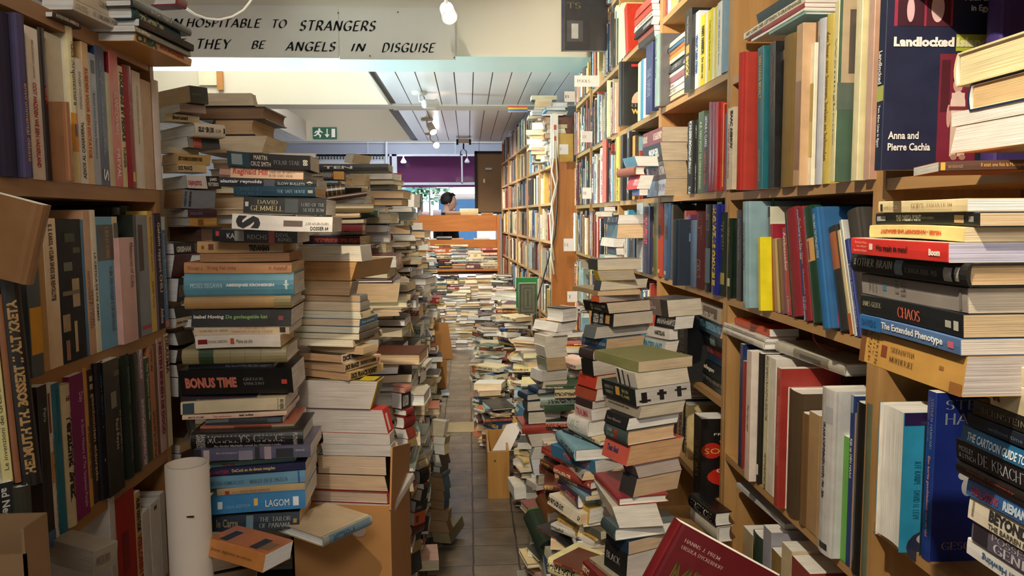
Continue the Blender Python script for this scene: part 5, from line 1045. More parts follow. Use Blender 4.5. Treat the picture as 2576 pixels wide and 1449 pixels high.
# a few landmarks on the heap
corner_stack([
 (868, 888, 932, 386, '#c8b48c', dict(b=70, Y=2.9)), 
], 'the heap top below the folder', 2.9, 70, 'ES', LG, end=408)
corner_stack([
 (790, 795, 818, 412, '#17181c', dict(b=0, txt=[('TEN', .1, .5, .3, .7, '#c8c8c8', 'b')], yb=430)),
 (772, 812, 866, 431, '#1c1c1e', dict(b=6, W=.11, yb=452, txt=[('OF APOTHECARY', .0, .4, .25, .75, '#c8c4b8', 'n')], deco=[(.5, 1, 0, 1, '#c08c34'), (.42, .46, .3, .7, '#d05838')])),
 (795, 800, 850, 454, '#1c3444', dict(b=4, yb=466)), (808, 812, 870, 468, '#3c2c20', dict(b=8, yb=496, k='h', tilt=6, deco=[(.2, .24, 0, 1, '#8c7440'), (.4, .44, 0, 1, '#8c7440'), (.6, .64, 0, 1, '#8c7440'), (.8, .84, 0, 1, '#8c7440')], d='with gilt bands')),
 (818, 824, 925, 494, '#4c2c1c', dict(b=10, k='h', yb=506, tilt=8, d='in brown leather')), (830, 836, 940, 512, '#8a7850', dict(b=8, k='h', yb=536)), (826, 834, 905, 536, '#c0a070', dict(b=6, yb=548)), (818, 830, 915, 552, '#d8d0b8', dict(b=4, yb=562)), (820, 832, 912, 566, '#7c2c34', dict(b=4, yb=582)),
], 'the heap just behind the white thriller', 2.3, 6, 'ES', LG, end=600)
rf = empty('folder', atY(960, 500, 4.3), 'upright red-edged yellowed folder on the heap below the shop window', 'folder')
q = [atY(a, b, 4.3) for a, b in ((944, 436), (1009, 438), (1009, 500), (944, 500))]
loc_build(MB().prism(q, (0, .02, 0)), 'cover_sheet', plain('yellowed_card', '#d8c68c', .7, .08, 8), rf)
loc_build(MB().prism([atY(a, b, 4.295) for a, b in ((943, 433), (1010, 436), (1010, 439), (943, 437))], (0, .03, 0)), 'red_edge', plain('red_cloth', '#a83028', .6), rf)
def carton(px0, px1, py0, py1, Y, label, skew=.0, rot=0, hole=None):
    e = empty('cardboard_box', atY((px0 + px1) / 2, py1, Y), label, 'box', 'open cartons in the aisle')
    a, b_, c, d_ = atY(px0, py0 + 6, Y + .12), atY(px1, py0, Y), atY(px1 + skew, py1 - 8, Y), atY(px0, py1, Y + .12)
    loc_build(MB().prism([a, b_, c, d_], (-.004, .004, 0)), 'side_wall', CARD, e)
    loc_build(MB().prism([a, a + V((-.3, .05, .01)), d_ + V((-.3, .05, 0)), d_], (0, -.004, 0)), 'end_wall', CARD, e)
    loc_build(MB().prism([b_, b_ + V((-.3, .08, .02)), c + V((-.3, .08, 0)), c], (0, .004, 0)), 'back_wall', CARD, e)
    for hx_, hy in hole or []:
        h = atY(hx_, hy, Y + .05); loc_build(MB().prism([h + V((.013 * math.cos(t * .5236), -.012, .011 * math.sin(t * .5236))) for t in range(12)], (0, .004, 0)), 'hand_hole', BLACKM, e)
carton(1082, 1127, 812, 912, 4.75, 'brown carton with hand holes and pen marks sticking into the aisle', 14, hole=[(1112, 880), (1086, 862)])
carton(1088, 1124, 905, 986, 4.7, 'lower brown carton standing under another on the tiled floor', 0, hole=[(1097, 968)])
rnd_pile(-.45, 4.95, .0, .78, 170, 'the upper carton', 150, 30, .03, group=LG)
# ------------------------------------------------------------------ far end: piles in front of and on the display bookcase
fx0, fx1 = atY(1060, 600, 9.45).x, atY(1250, 600, 9.45).x
n = 5
for i in range(n):
    x = fx0 + (fx1 - fx0) * (i + .5) / n
    rnd_pile(x, 9.5, ZS, ZS + R_.uniform(.26, .33), [0, 2], 'the display shelf', 300 + i, 4, .006, sizes=(.2, .23), group='books on the display bookcase', pri=0)
    rnd_pile(x, 9.5, .405, .405 + R_.uniform(.3, .42), [0, 180], 'the lower display shelf', 320 + i, 6, .01, sizes=(.2, .23))
for px, wpx, ht, c in ((1140, 38, 11, '#8a6440'), (1180, 46, 17, '#d0bc90'), (1225, 30, 7, '#a8703c'), (1040, 14, 10, '#b8b0c0'), (1072, 18, 9, '#b8a8b8'), (1100, 20, 14, '#a8a8c0')):
    p = atY(px, 541, 9.95); book(frame(V((1, 0, 0)), V((0, 1, 0)), V((0, 0, 1)), V((p.x, 9.86, p.z - .005))), wpx / F * 9.9, ht / F * 9.9, .15, 'h', c, f'{cname(c)} book lying on top of the display bookcase at its {"middle" if px < 1160 else "end"}', 'books on the display bookcase')
for px, wpx, ht, c in ((1118, 38, 11, '#15161a'), (1150, 32, 6, '#a06c44'), (1212, 40, 6, '#c8b8a8'), (1078, 40, 5, '#c8b8a0')):
    p = atY(px, 603, 9.9); book(frame(V((1, 0, 0)), V((0, 1, 0)), V((0, 0, 1)), V((p.x, 9.86, p.z - .01))), wpx / F * 9.9, ht / F * 9.9, .15, 'h', c, f'{cname(c)} book lying in the gap of the display bookcase', 'books on the display bookcase')
for i, (px, yt, Y, yw) in enumerate([(1130, 690, 9.0, 0), (1122, 745, 8.7, 178), (1150, 740, 8.7, 178), (1182, 760, 8.7, 178), (1160, 720, 9.0, 178), (1195, 700, 9.05, 178), (1225, 690, 9.0, 178), (1098, 700, 8.9, 0), (1092, 760, 8.3, 178)]):
    heap(px, yt, Y, 340 + i, 'the pile at the end of the aisle', 0, yw, 6, .01, group='piles at the end of the aisle', sizes=(.2, .24))
# ------------------------------------------------------------------ right wall bookcases
RX = .78
RZ = [2.64, 2.28, 1.93, 1.576, 1.253, .924, .60, .28, .06]
bookcase(RX, .58, 1.425, [2.25, 1.905, 1.567, 1.245, .907, .57, .24, .06], 2.9, 'R', 'tall beech bookcase with science books, partly hidden by the pile with the red book')
bookcase(RX, 1.43, 2.285, [2.25, 1.905, 1.567, 1.253, .772, .42, .06], 2.9, 'R', 'tall beech bookcase full of books about one city')
bookcase(RX, 2.29, 3.12, RZ, 2.9, 'R', 'tall beech bookcase with science fiction paperbacks')
bookcase(RX, 3.125, 3.98, RZ, 2.9, 'R', 'tall beech bookcase with the black poster-like cover in it')
bookcase(RX, 3.985, 4.85, RZ, 2.9, 'R', 'tall beech bookcase with small white section cards')
bookcase(RX - .01, 4.855, 5.5, RZ[1:], 2.485, 'R', 'tall beech bookcase with dark spines before the wall turns')
Q1 = 'the upper city-book shelf'
CG = 'books about one city'
shelf_row([
 (1853, 1864, 83, '#a8281c', dict(k='h', p=.055, front='#a42c1e', W=.2, d='tall and glossy')),
 (1903, 1917, 95, '#1c6c7c', dict(p=.03, front='#17606c', lean=-2, txt=[('DEN HAAG BEVALT', .06, .36, .25, .7, '#c8b070', 'b'), ('uitgeverij kapstok', .72, .95, .3, .65, '#c8b070', 'n')], deco=[('f', .3, .6, .04, .9, '#b8d0d8')])),
 (1932, 1946, 70, '#17171a', dict(p=.02, front='#1c1c1e', txt=[('De Marathon in Den Haag', .1, .45, .3, .7, '#b04c34', 'n')], deco=[('f', .2, .9, .33, .45, '#c8c8c0'), ('f', .3, .7, .55, .7, '#5c5c5c')], lean=-2)),
 (1963, 1992, 88, '#7c6434', dict(p=.01, front='#6c5428', k='h')),
 (1994, 2010, 60, '#b8946c', dict(p=.03, front='#c8a684', deco=[(.35, .9, .1, .9, '#8c6444'), ('f', .2, .9, .1, .5, '#7c4c34')])),
 (2010, 2016, 122, '#e0d4b8', dict()), (2016, 2022, 113, '#d8c898', dict(deco=[(.4, .9, .3, .7, '#8c2c24')])),
 (2022, 2040, 111, '#e8e2cc', dict(deco=[(.28, .55, 0, 1, '#a89858'), (.55, .8, 0, 1, '#c0b070')], p=.01)),
 (2041, 2048, -25, '#5c4020', dict(k='h')),
 (2049, 2067, -25, '#b8bcc8', dict(k='h', front='#c8ccd4', d='in a glossy clear wrapper', deco=[(.1, .9, .2, .5, '#8c94ac')])),
 (2068, 2087, -20, '#c8b45c', dict(txt=[('den haag: over bouwen, breken en behouden', .1, .86, .25, .75, '#7c5c1c', 'b')], k='h')),
 (2087, 2098, -20, '#d8d0a0', dict(p=.035, front='#4c6454', deco=[('f', .05, .6, .0, .45, '#b8a488'), ('f', .6, .95, .0, .45, '#9a7c5c'), ('f', .15, .45, .05, .4, '#5c5450'), ('f', 0, 1, .45, .6, '#5c6860')], txt=[('Woningbouw', .2, .8, .3, .7, '#5c5434', 'n')], d='with an ivy photograph')),
 (2128, 2140, -20, '#7cb0cc', dict(d='plain')),
 (2140, 2155, -20, '#e0d8b0', dict(p=.02, front='#dcd4a8', deco=[('f', .1 + .08 * (i % 9), .14 + .08 * (i % 9), .1 + .055 * (i // 2), .13 + .055 * (i // 2), '#6c6444') for i in range(26)], d='with line drawings')),
 (2171, 2186, -20, '#c8a494', dict(p=.015, front='#c4a08e', deco=[('f', .1 + .08 * (i % 9), .14 + .08 * (i % 9), .1 + .055 * (i // 2), .13 + .055 * (i // 2), '#7c5c54') for i in range(26)], d='with line drawings')),
 (2199, 2216, -60, '#1c2444', dict(p=.045, dz=.012, W=.2, front='#1a2040', txt=[('Landlocked', .38, .55, .25, .75, '#e8e8e8', 'b'), ('Two Alien Lives in Egypt', .66, .88, .3, .7, '#e8e8e8', 'b'),
    ('@f', 'Landlocked', .07, .62, .315, .365, '#eceaea', 'x'), ('@f', 'Islands', .64, .98, .315, .365, '#d8d8a0', 'x'), ('@f', 'Anna and', .05, .33, .80, .84, '#e8e6e4', 'b'), ('@f', 'Pierre Cachia', .05, .44, .86, .90, '#e8e6e4', 'b'), ('@f', 'Alien Lives', .7, 1.0, .09, .13, '#e8e6e4', 'b'), ('@f', 'in Egypt', .76, .98, .15, .19, '#e8e6e4', 'b')],
    deco=[(.56, .64, 0, 1, '#a8b060')], d='with two crimson photographs')),
], Q1, RX, 1.567, 'R', CG)
# cover pictures of that last book, as printed panels on its board
b_ = BOOKS[-1]; b_['o']['deco'] = [(.56, .64, 0, 1, '#a8b060')] + [('f', .07, .6, 0, .26, '#9c2c4c'), ('f', .64, 1, .30, .385, '#a8b038'), ('f', .5, .86, .40, .955, '#741c34'), ('f', .52, .6, .43, .7, '#4c1020', 1),
 ('f', .1, .34, .13, .26, '#3c1424', 1), ('fo', .1, .34, .1, .2, '#3c1424', 1), ('f', .36, .58, .12, .26, '#4c1828', 1), ('fo', .36, .58, .08, .2, '#4c1828', 1), ('fo', .08, .33, .045, .085, '#2c0c18', 2), ('fo', .16, .27, .055, .125, '#d8a0a8', 3), ('fo', .15, .28, .035, .075, '#2c0c18', 4),
 ('fo', .38, .54, .01, .045, '#38101c', 2), ('fo', .4, .5, .02, .09, '#d8a0a8', 3), ('fo', .18, .25, .115, .24, '#dcb0b8', 2), ('fo', .4, .52, .095, .24, '#e0c0c4', 2),
 ('fo', .63, .72, .52, .6, '#c89c94', 2), ('fo', .625, .725, .51, .55, '#2c1014', 3), ('fo', .61, .75, .59, .73, '#dcc4b8', 2), ('f', .62, .74, .6, .72, '#dcc4b8', 2), ('f', .6, .76, .67, .69, '#7c2c34', 3), ('f', .62, .68, .72, .93, '#d0b8a8', 2), ('f', .69, .76, .72, .93, '#d0b8a8', 2), ('fo', .63, .69, .92, .95, '#a87c70', 3), ('fo', .71, .77, .92, .95, '#a87c70', 3), ('fo', .58, .62, .66, .78, '#c89c94', 1)]
Q2 = 'the shelf of slanting city books'
shelf_row([
 (1852, 1864, 529, '#1c1c20', dict(txt=[('Den Haag in tekst en beeld', .1, .55, .3, .7, '#a89c88', 'n')], lean=-2)),
 (1870, 1879, 507, '#7c9aa8', dict(p=.045, W=.2, front='#82a0ac', lean=-4, k='h', ink='#4c6470')),
 (1908, 1914, 597, '#d8c820', dict(p=.03, W=.14, front='#dcd018', lean=-5, txt=[('@f', 'BOND', .55, .9, .84, .88, '#2c2c10', 'r')], deco=[('f', .5, .8, .2, .7, '#3c3c1c')])),
 (1936, 1942, 519, '#c8c8b8', dict(lean=-6, deco=[(.0, .1, 0, 1, '#1c1c1c'), (.1, .5, .2, .8, '#5c5c58')])), (1944, 1950, 563, '#8c2030', dict(lean=-9)), (1950, 1957, 600, '#8c6c74', dict(lean=-10)), (1957, 1963, 600, '#c8a888', dict(lean=-10)), (1963, 1968, 600, '#5c3c34', dict(lean=-11)), (1968, 1980, 600, '#704058', dict(lean=-11)),
 (1981, 1991, 570, '#b02848', dict(lean=-12, txt=[('Ambassador', .05, .5, .15, .85, '#e8d0d0', 'b'), ('J. Schnou', .78, .96, .2, .8, '#e8d0d0', 'n')])), (1991, 1996, 530, '#1c1c1a', dict(lean=-13)),
 (1996, 2022, 524, '#84202c', dict(lean=-13, k='h')), (2022, 2029, 519, '#20306c', dict(lean=-13, ink='#c8c8d8')), (2029, 2044, 516, '#7c1c28', dict(lean=-14, k='h', txt=[('De Sociteit De Witte', .1, .5, .3, .65, '#d8b8b0', 'n'), ('Historische schets', .55, .9, .3, .65, '#d8b8b0', 'n')])),
 (2046, 2068, 516, '#183c2c', dict(lean=-15, k='h', txt=[('De Stichtsert De Witte', .08, .35, .2, .45, '#c8d0b8', 'n')], deco=[(.28, .48, .3, .95, '#c89c64'), (.3, .46, .4, .6, '#7c3424')], d='with a small picture')),
 (2071, 2088, 516, '#1c5c94', dict(lean=-16, k='h', p=.02, W=.2, front='#1c5488', txt=[('DEN HAAG, DICHTERLIJKE STEDE', .05, .42, .3, .7, '#c8dce8', 'n')])),
 (2089, 2112, 557, '#b01c24', dict(lean=-17, k='h')), (2114, 2138, 566, '#2c2e2c', dict(lean=-18, k='h', deco=[(.06, .42, .1, .9, '#9a5c3c')], d='with a brown label')), (2139, 2148, 569, '#d8c498', dict(lean=-19, deco=[(.8, 1, 0, 1, '#b0643c')])), (2149, 2156, 540, '#b8bcbc', dict(lean=-19)),
 (2157, 2166, 593, '#2c3c84', dict(lean=-19, txt=[('Juliana Kinderziekenhuis', .25, .9, .25, .75, '#d0d4e8', 'n')])), (2170, 2200, 520, '#3a3634', dict(lean=-18, k='h', W=.14)),
], Q2, RX, 1.253, 'R', CG)
Q3 = 'the deep lower city-book shelf'
shelf_row([
 (1856, 1863, 858, '#1c3468', {}), (1863, 1868, 908, '#98342c', {}), (1872, 1884, 867, '#d8c8c0', dict(p=.02, front='#d8ccc4', W=.2, txt=[('Mijn eigen ogen', .42, .62, .3, .7, '#4c3c38', 'n')])),
 (1895, 1902, 900, '#26221e', dict(W=.2, deco=[(.1, .3, .2, .8, '#a88c5c'), (.75, .95, .1, .9, '#5c84a8')])), (1902, 1910, 889, '#1c1814', dict(k='h', deco=[(.85, .93, .2, .8, '#d8d4c8')])), (1917, 1928, 885, '#c8c4a0', dict(ink='#5c5c44')), (1928, 1944, 882, '#d8d4cc', dict()),
 (1946, 1956, 926, '#a03c38', dict(p=.02, front='#98322c', ink='#c86c60')), (1960, 1977, 970, '#dcd4cc', dict(k='h', txt=[('HET NEDERLANDSCH EXLIBRIS 1895-1991', .1, .7, .3, .6, '#b06c60', 'r')])),
 (1977, 2008, 984, '#4c3c28', dict(k='h')), (2010, 2027, 1040, '#6c5030', dict(k='h')), (2027, 2053, 1040, '#a88860', dict(d='in wrapping paper')),
 (2056, 2090, 943, '#c8c8cc', dict(k='h', W=.24, p=.02, front='#c8cad0', txt=[('100 JAAR SCHEVENINGEN HAVEN, 1904 - 2004', .2, .66, .3, .55, '#1c1c1c', 'b')], deco=[(.93, .97, .3, .8, '#2c2c2c'), (.1, .2, .5, .9, '#b0b4bc')])),
 (2111, 2125, 1098, '#5ca838', dict()), (2126, 2136, 976, '#1c3878', dict(txt=[('Kijk op DEN HAAG', .25, .48, .15, .85, '#e8e8f0', 'b')], deco=[(0, .1, .2, .8, '#8c9cb0')])), (2137, 2141, 1040, '#b08c74', {}), (2141, 2164, 1013, '#17181a', dict(k='h')), (2165, 2180, 1000, '#5c6450', dict(k='h', W=.2)),
], Q3, RX, .772, 'R', CG)
corner_stack([(1848, 1936, 2010, 828, '#c8481c', dict(yb=848, txt=[('Den Haag tussen', .05, .8, .3, .7, '#e8a088', 'n')], deco=[('f', .5, .8, .2, .6, '#3c1c14')]))], 'the little pile above the tall white books', 1.985, 2, 'SE', CG, end=848)
corner_stack([(1822, 1925, 2010, 848, '#d0ccc4', dict(k='h', txt=[('HET VERHEERLIJKT DEN HAAG', .1, .8, .3, .7, '#5c5850', 'n')], yb=862)), (1820, 1922, 2010, 862, '#ccc8c0', dict(k='h', txt=[('HET VERHEERLIJKT DEN HAAG', .1, .8, .3, .7, '#5c5850', 'n')]))], 'the white pair above the upright city books', 1.99, 2, 'SE', CG, end=880)
corner_stack([(1953, 2128, 2222, 916, '#b8b4a8', dict(k='h', front='#b0a8a0', deco=[(.3, .8, .1, .9, '#7c786c'), (.4, .7, .2, .6, '#4c4a44')], d='with a drawn townscape'))], 'the tall city books', 1.63, 4, 'SE', CG, end=948)
# bottom shelf peeking between
shelf_row([(1866, 1890, 1335, '#b09c78', {}), (1890, 1915, 1345, '#20382c', dict(k='h')), (1915, 1935, 1330, '#9c9cac', {}), (1936, 1960, 1390, '#8c7444', {}), (1960, 1985, 1375, '#c8b898', {}), (1985, 2030, 1420, '#8c3c34', {})], 'the lowest visible city shelf', RX, .42, 'R', CG)
corner_stack([(1853, 1975, 2100, 1318, '#b8bcc0', dict(yb=1332, k='p'))], 'the sagging edge of the deep shelf', 1.9, 3, 'SE', CG, end=1332)
# ------------------------------------------------------------------ nearest piles
def vp(x, y, xc=2750): return 545 + (y - 545) * (xc - 1180) / (x - 1180)
S1 = 'the pile with the red book'
corner_stack([
 (2210, 2434, None, 498, '#d8c8a0', dict(txt=[("GOD'S", .42, .56, .35, .8, '#8c7444', 'r'), ('EQUATION', .6, .86, .45, .75, '#a88c5c', 'r'), ('EINSTEIN, RELATIVITY, AND THE EXPANDING UNIVERSE', .42, .86, .14, .24, '#8c7444', 'n'), ('AMIR D. ACZEL', .08, .26, .3, .6, '#a89468', 'n')], deco=[(.2, .3, 0, 1, '#6c5c44'), (.03, .06, .15, .75, '#2c2820')], page='#d8d0c8')),
 (2203, 2465, None, 533, '#141c22', dict(txt=[('THE OMEGA POINT', .24, .5, .25, .75, '#c8d4d8', 'x'), ('JOHN GRIBBIN', .5, .62, .35, .6, '#b8b8b0', 'n')], deco=[(.8, .88, .2, .75, '#b8a080'), (.92, .96, .3, .7, '#8c8c88'), (.02, .12, .3, .7, '#9ca4a8')], page='#c8a878', Y=.74)),
 (2187, 2426, None, 571, '#dcc884', dict(txt=[('NEUSER - HANDSCHRIFT UND SEXUALITAT', .15, .8, .35, .65, '#c85c2c', 'x', 1)], page='#d8b888')),
 (2141, 2386, None, 610, '#d0302c', dict(txt=[('Wat maakt de mens?', .3, .64, .35, .7, '#2c1414', 'b'), ('Boom', .84, .94, .3, .65, '#f0e8e0', 'x'), ('Kristien Hens', .06, .2, .68, .84, '#f0b0a0', 'n'), ('Eric Meyer', .08, .2, .42, .58, '#f0b0a0', 'n'), ('Peter-Paul Verbeek', .04, .2, .2, .34, '#f0b0a0', 'n')], deco=[(.225, .265, .35, .72, '#e8dcd8')], page='#a8a4c0', front='#d8d0cc')),
 (2146, 2441, None, 662, '#121212', dict(k='h', txt=[('THE', .045, .065, .35, .75, '#c8c8c4', 'r', 2), ('OTHER BRAIN', .08, .42, .35, .78, '#d0d0cc', 'R'), ('R. Douglas Fields, Ph.D.', .54, .8, .3, .55, '#a8a8a4', 'r')], deco=[(.44, .51, .15, .85, '#7c98b0'), (.84, .9, .15, .75, '#b8b8b4'), (.92, .95, .2, .8, '#8c8c88')], page='#b08c58', yb=724, Y=.74)),
 (2168, 2436, None, 724, '#8a8482', dict(txt=[('HET', .37, .41, .25, .9, '#4c4a4c', 'r', 2), ('SPEL', .43, .48, .15, .9, '#4c4a4c', 'r', 2), ('MANKELL', .09, .11, .2, .8, '#5c585a', 'n', 2), ('DE TERUGKEER', .125, .145, .2, .8, '#5c585a', 'n', 2), ('VAN DE DANSLERAAR', .165, .18, .2, .8, '#5c585a', 'n', 2)], deco=[(.24, .28, .35, .7, '#4c7494'), (.94, .96, .1, .9, '#6c6868')], page='#b8a890')),
 (2165, 2424, None, 790, '#0e161c', dict(txt=[('JAMES GLEICK', .03, .24, .45, .72, '#c8c8a0', 'r'), ('CHAOS', .42, .64, .22, .72, '#d86c54', 'R')], deco=[(.86, .91, .3, .6, '#a8a8a0'), (.93, .97, .25, .65, '#b8b8b4')], page='#b09468')),
 (2163, 2417, None, 852, '#4c6c9c', dict(txt=[('The Extended Phenotype', .26, .86, .2, .8, '#e8ecf0', 'b'), ('DAWKINS', .03, .2, .25, .75, '#1c4c84', 'x')], deco=[(0, .25, 0, 1, '#2468a8'), (.9, .95, .3, .7, '#c8647c')], page='#b8aca0')),
 (2165, 2428, None, 896, '#b88c48', dict(txt=[('DE', .09, .1, .3, .9, '#4c3418', 'r', 2), ('KEIZER', .105, .13, .1, .95, '#4c3418', 'r', 2), ('ALLER', .15, .165, .3, .95, '#4c3418', 'r', 2), ('ZIEKTEN', .18, .21, .1, .95, '#4c3418', 'r', 2), ('SIDDHARTHA', .34, .58, .55, .72, '#4c3418', 'r'), ('MUKHERJEE', .34, .58, .28, .45, '#4c3418', 'r')], deco=[(0, .06, 0, 1, '#6c4420'), (.24, .3, .35, .68, '#7c3c1c'), (.9, 1, 0, .3, '#8c5c2c'), (.8, .84, .5, .6, '#8c5c2c')], page='#a89c98', d='mottled with crab mark')),
], S1, .75, 0, 'SE', 'science paperbacks piled at the shelf', end=1000)
S2 = 'the lowest pile beside the shelf edge'
r2 = [
 (2493, 898, '#dcd0a8', dict(txt=[('dva', .04, .12, .2, .8, '#3c3428', 'b')])), (2488, 945, '#e0d4b0', dict(txt=[('dva', .04, .12, .2, .8, '#3c3428', 'b')])),
 (2448, 1002, '#1c1a18', dict(txt=[('BERNSTEIN', .1, .5, .3, .7, '#8c8c70', 'r')])), (2434, 1036, '#1a2434', dict(txt=[('without time', .2, .5, .3, .6, '#6c88a8', 'n')])),
 (2419, 1064, '#1c6494', dict(txt=[('THE CARTOON GUIDE TO PHYSICS', .06, .72, .2, .7, '#e0ecf4', 'b')])),
 (2405, 1099, '#17181e', dict(txt=[('MOSLEY', .03, .16, .5, .75, '#b8bcc4', 'n'), ('& LYNCH', .03, .18, .2, .42, '#b8bcc4', 'n'), ('DE KRACHT VAN', .2, .76, .2, .75, '#c8ccd4', 'r')], deco=[(.6, .95, .1, .7, '#5c2440')])),
 (2409, 1153, '#1a1412', dict(k='h', txt=[('Simon Conway', .1, .5, .5, .7, '#a83428', 'n')])), (2432, 1200, '#2c5c98', dict(txt=[('EVERLASTING', .05, .3, .2, .7, '#8c3c5c', 'x'), ('RIEMANN HYPOTHESE', .34, .9, .2, .75, '#b8cce0', 'x')])),
 (2436, 1244, '#d4ccbc', dict(txt=[('HOLDREGE', .04, .06, .2, .9, '#5c564c', 'b', 2), ('BEYOND BIO', .2, .7, .4, .9, '#2c2c30', 'x'), ('THE BARREN PROMISE', .2, .7, .1, .32, '#4c4840', 'b')])),
 (2444, 1305, '#5c5868', dict(txt=[('POSSESSED', .2, .7, .6, .9, '#c8c0d0', 'r'), ('GENIUS', .22, .66, .1, .56, '#d0c8d8', 'R')], deco=[(.02, .16, .1, .9, '#2c2834')])), (2432, 1349, '#d8d8d8', dict(txt=[('Stephen Hawking', .15, .6, .25, .75, '#3c5c84', 'b', 1)])),
]
corner_stack([(x, 2750, None, vp(x, y), c, dict(o, L=.2)) for x, y, c, o in r2], S2, .66, 0, 'SE', 'science paperbacks piled at the shelf', end=vp(2432, 1390))
for i, b in enumerate(BOOKS[-len(r2):]): pass
S3 = 'the pale pile overhanging the top shelf'
r3 = [(2404, 135, '#d8cfa0', dict(k='h', page='#dcc088')), (2438, 212, '#1c2c50', dict(k='h', page='#c8a468', yb=vp(2438, 282, 2640))), (2394, 284, '#ece6d8', dict(page='#f0ead8')), (2397, 320, '#f0e8d0', dict(page='#f4ecd0'))]
corner_stack([(x, 2640, None, vp(x, y, 2640), c, dict(o, L=.2)) for x, y, c, o in r3], S3, .89, 0, 'EF', 'pale books in the overhanging pile', end=vp(2397, 386, 2640))
corner_stack([(2358, 2362, 2600, 406, '#4c2c1c', dict(front='#c8703c', txt=[('ARCHEOLOGIE', .1, .26, .3, .6, '#c8a088', 'r'), ('Il etait une fois la Mesopotamie', .45, .98, .25, .75, '#d8a850', 'n')], deco=[(.02, .07, .1, .9, '#c89838')]))], 'the shelf under the pale overhanging pile', 1.0, -18, 'ES', 'pale books in the overhanging pile', end=432)
# the purple book behind it
shelf_row([(2463, 2503, -120, '#3c2c78', dict(p=-.11, W=.16, front='#34286c', txt=[('GODEN, GRAVEN', .35, .72, .3, .8, '#c8c8b8', 'b')], k='h')), ], 'the shelf behind the pale overhanging pile', RX, 1.567, 'R', 'upright science books')
BOOKS[-1]['o']['txt'] = [('GODEN,', .42, .68, .3, .8, '#c8c8b8', 'b'), ('@f', 'PATAI', .2, .9, .36, .40, '#8c88a8', 'n'), ('@f', 'G', .35, .8, .46, .6, '#d8c8a0', 'r')]
shelf_row([
 (2316, 2337, 985, '#1c3488', dict(W=.17, front='#182c7c', p=0, txt=[('STEPHEN HAWKING', .04, .34, .5, .8, '#b8c0dc', 'r'), ('EN LEONARD MLODINOW', .04, .3, .2, .4, '#8c98c0', 'r'), ('Een korte geschiedenis van de tijd', .38, .86, .35, .7, '#c88c8c', 'b'),
   ('@f', 'STEPHEN', .1, .9, .04, .1, '#b0b8c8', 'r'), ('@f', 'HAWKING', .1, .94, .12, .185, '#b0b8c8', 'r'), ('@f', 'EN LEONARD MLODINOW', .5, .98, .21, .23, '#8c98b8', 'r'), ('@f', 'EEN', .62, .86, .81, .85, '#c8ccdc', 'r'), ('@f', 'GESCHIEDENIS', .12, .98, .88, .93, '#d89c84', 'r')],
   deco=[('fo', .27, .38, .39, .45, '#b8b8bc'), ('f', .31, .34, .43, .48, '#a0a0a8', 1), ('fo', .26, .4, .46, .515, '#b8b8bc', 2), ('fo', .3, .43, .5, .61, '#b0b0b4', 1), ('fo', .58, .64, .42, .45, '#b0b0b4'), ('fo', .57, .62, .445, .52, '#a8a8ac', 1)], d='with pale blobs on the cover')),
 (2290, 2314, 1060, '#1c2c2c', dict(rev=1, k='h', W=.15, p=.0, front='#20343c')),
 (2200, 2262, 1025, '#34245c', dict(rev=1, k='h', W=.15, p=.03, front='#2c94c0', page='#ece6e4', deco=[('k', 0, 1, 0, .09, '#2c1c4c'), ('ko', .08, .75, .83, 1.1, '#28304c', 2), ('ko', .2, .5, .86, .95, '#b8b0b8', 3), ('k', .8, .92, .76, .96, '#c8b840', 2), ('k', .6, 1, .08, .2, '#4c4c30', 1)],
   txt=[('@k', 'ROBERT BURNHAM - ALAN DYER', .42, .5, .32, .78, '#0c3c5c', 'r', 2), ('@k', 'ROBERT A. GARFINKLE - MARTIN GEORGE', .28, .36, .26, .84, '#0c3c5c', 'r', 2), ('@k', 'JEFF KANIPE - DAVID H. LEVY', .14, .22, .34, .76, '#0c3c5c', 'r', 2)], d='with a globe on its jacket')),
], 'the globe book shelf', RX, .907, 'R', 'upright science books')
# the white and yellow ends peeking in at the frame's edge: a curled paper roll
# ------------------------------------------------------------------ red volume tilted in front
u = V((.50, .10, .86)).normalized(); rg = V((.86, 0, -.50)); rg = (rg - u * rg.dot(u)).normalized(); zz = (-u).cross(rg)
c0 = atY(1712, 1314, 1.36)
book(frame(-u, rg, zz, c0 - u * .15 - zz * .036), .30, .036, .24, 'h', '#64101a', 'large dark red hardback lying tilted at the foot of the science fiction bookcase', 'tilted volumes', pri=3, front='#5a0f18', page='#d8d0c4',
  txt=[('@f', 'Hanns J. Prem', .1, .42, .07, .095, '#c8b8b0', 'r'), ('@f', 'Ursula Dyckerhoff', .1, .48, .115, .14, '#c8b8b0', 'r'), ('@f', 'MEXICO', .12, .92, .22, .36, '#5c4c1c', 'R')], deco=[('f', .3, .5, .52, .72, '#1c1c1c'), ('f', .31, .49, .525, .715, '#d8d8d8', 1)])

corner_stack([(1905, 2026, None, -44, '#26342c', dict(yb=-14)), (1871, 2026, None, -14, '#e0d8bc', dict(yb=6, txt=[("HET LAND DER LETTEREN 'S-GRAVENHAGE", .05, .95, .25, .75, '#5c5440', 'b')])), (1880, 2024, None, 6, '#a02830', dict(txt=[('OVER HAAGS', .02, .3, .2, .8, '#1c1414', 'x')])), (1890, 2024, None, 18, '#e4e0d4', {}), (1856, 2026, None, 27, '#7cacaa', dict(k='h', yb=36))], 'the pile across the upper city books', 1.83, 1, 'SE', CG, end=36)
def ribbon(pts, Y, c, lab): tag(MB().tube([atY(x, y, Y) for x, y in pts], .0022, 6).build('ribbon', plain('ribbon_' + lab.split()[0], c, .6), None, False, True), lab, 'ribbon')
ribbon([(1944, 462), (1946, 500), (1943, 530), (1947, 560)], 2.0, '#3c8c6c', 'green bookmark ribbon hanging below the upper city-book shelf')
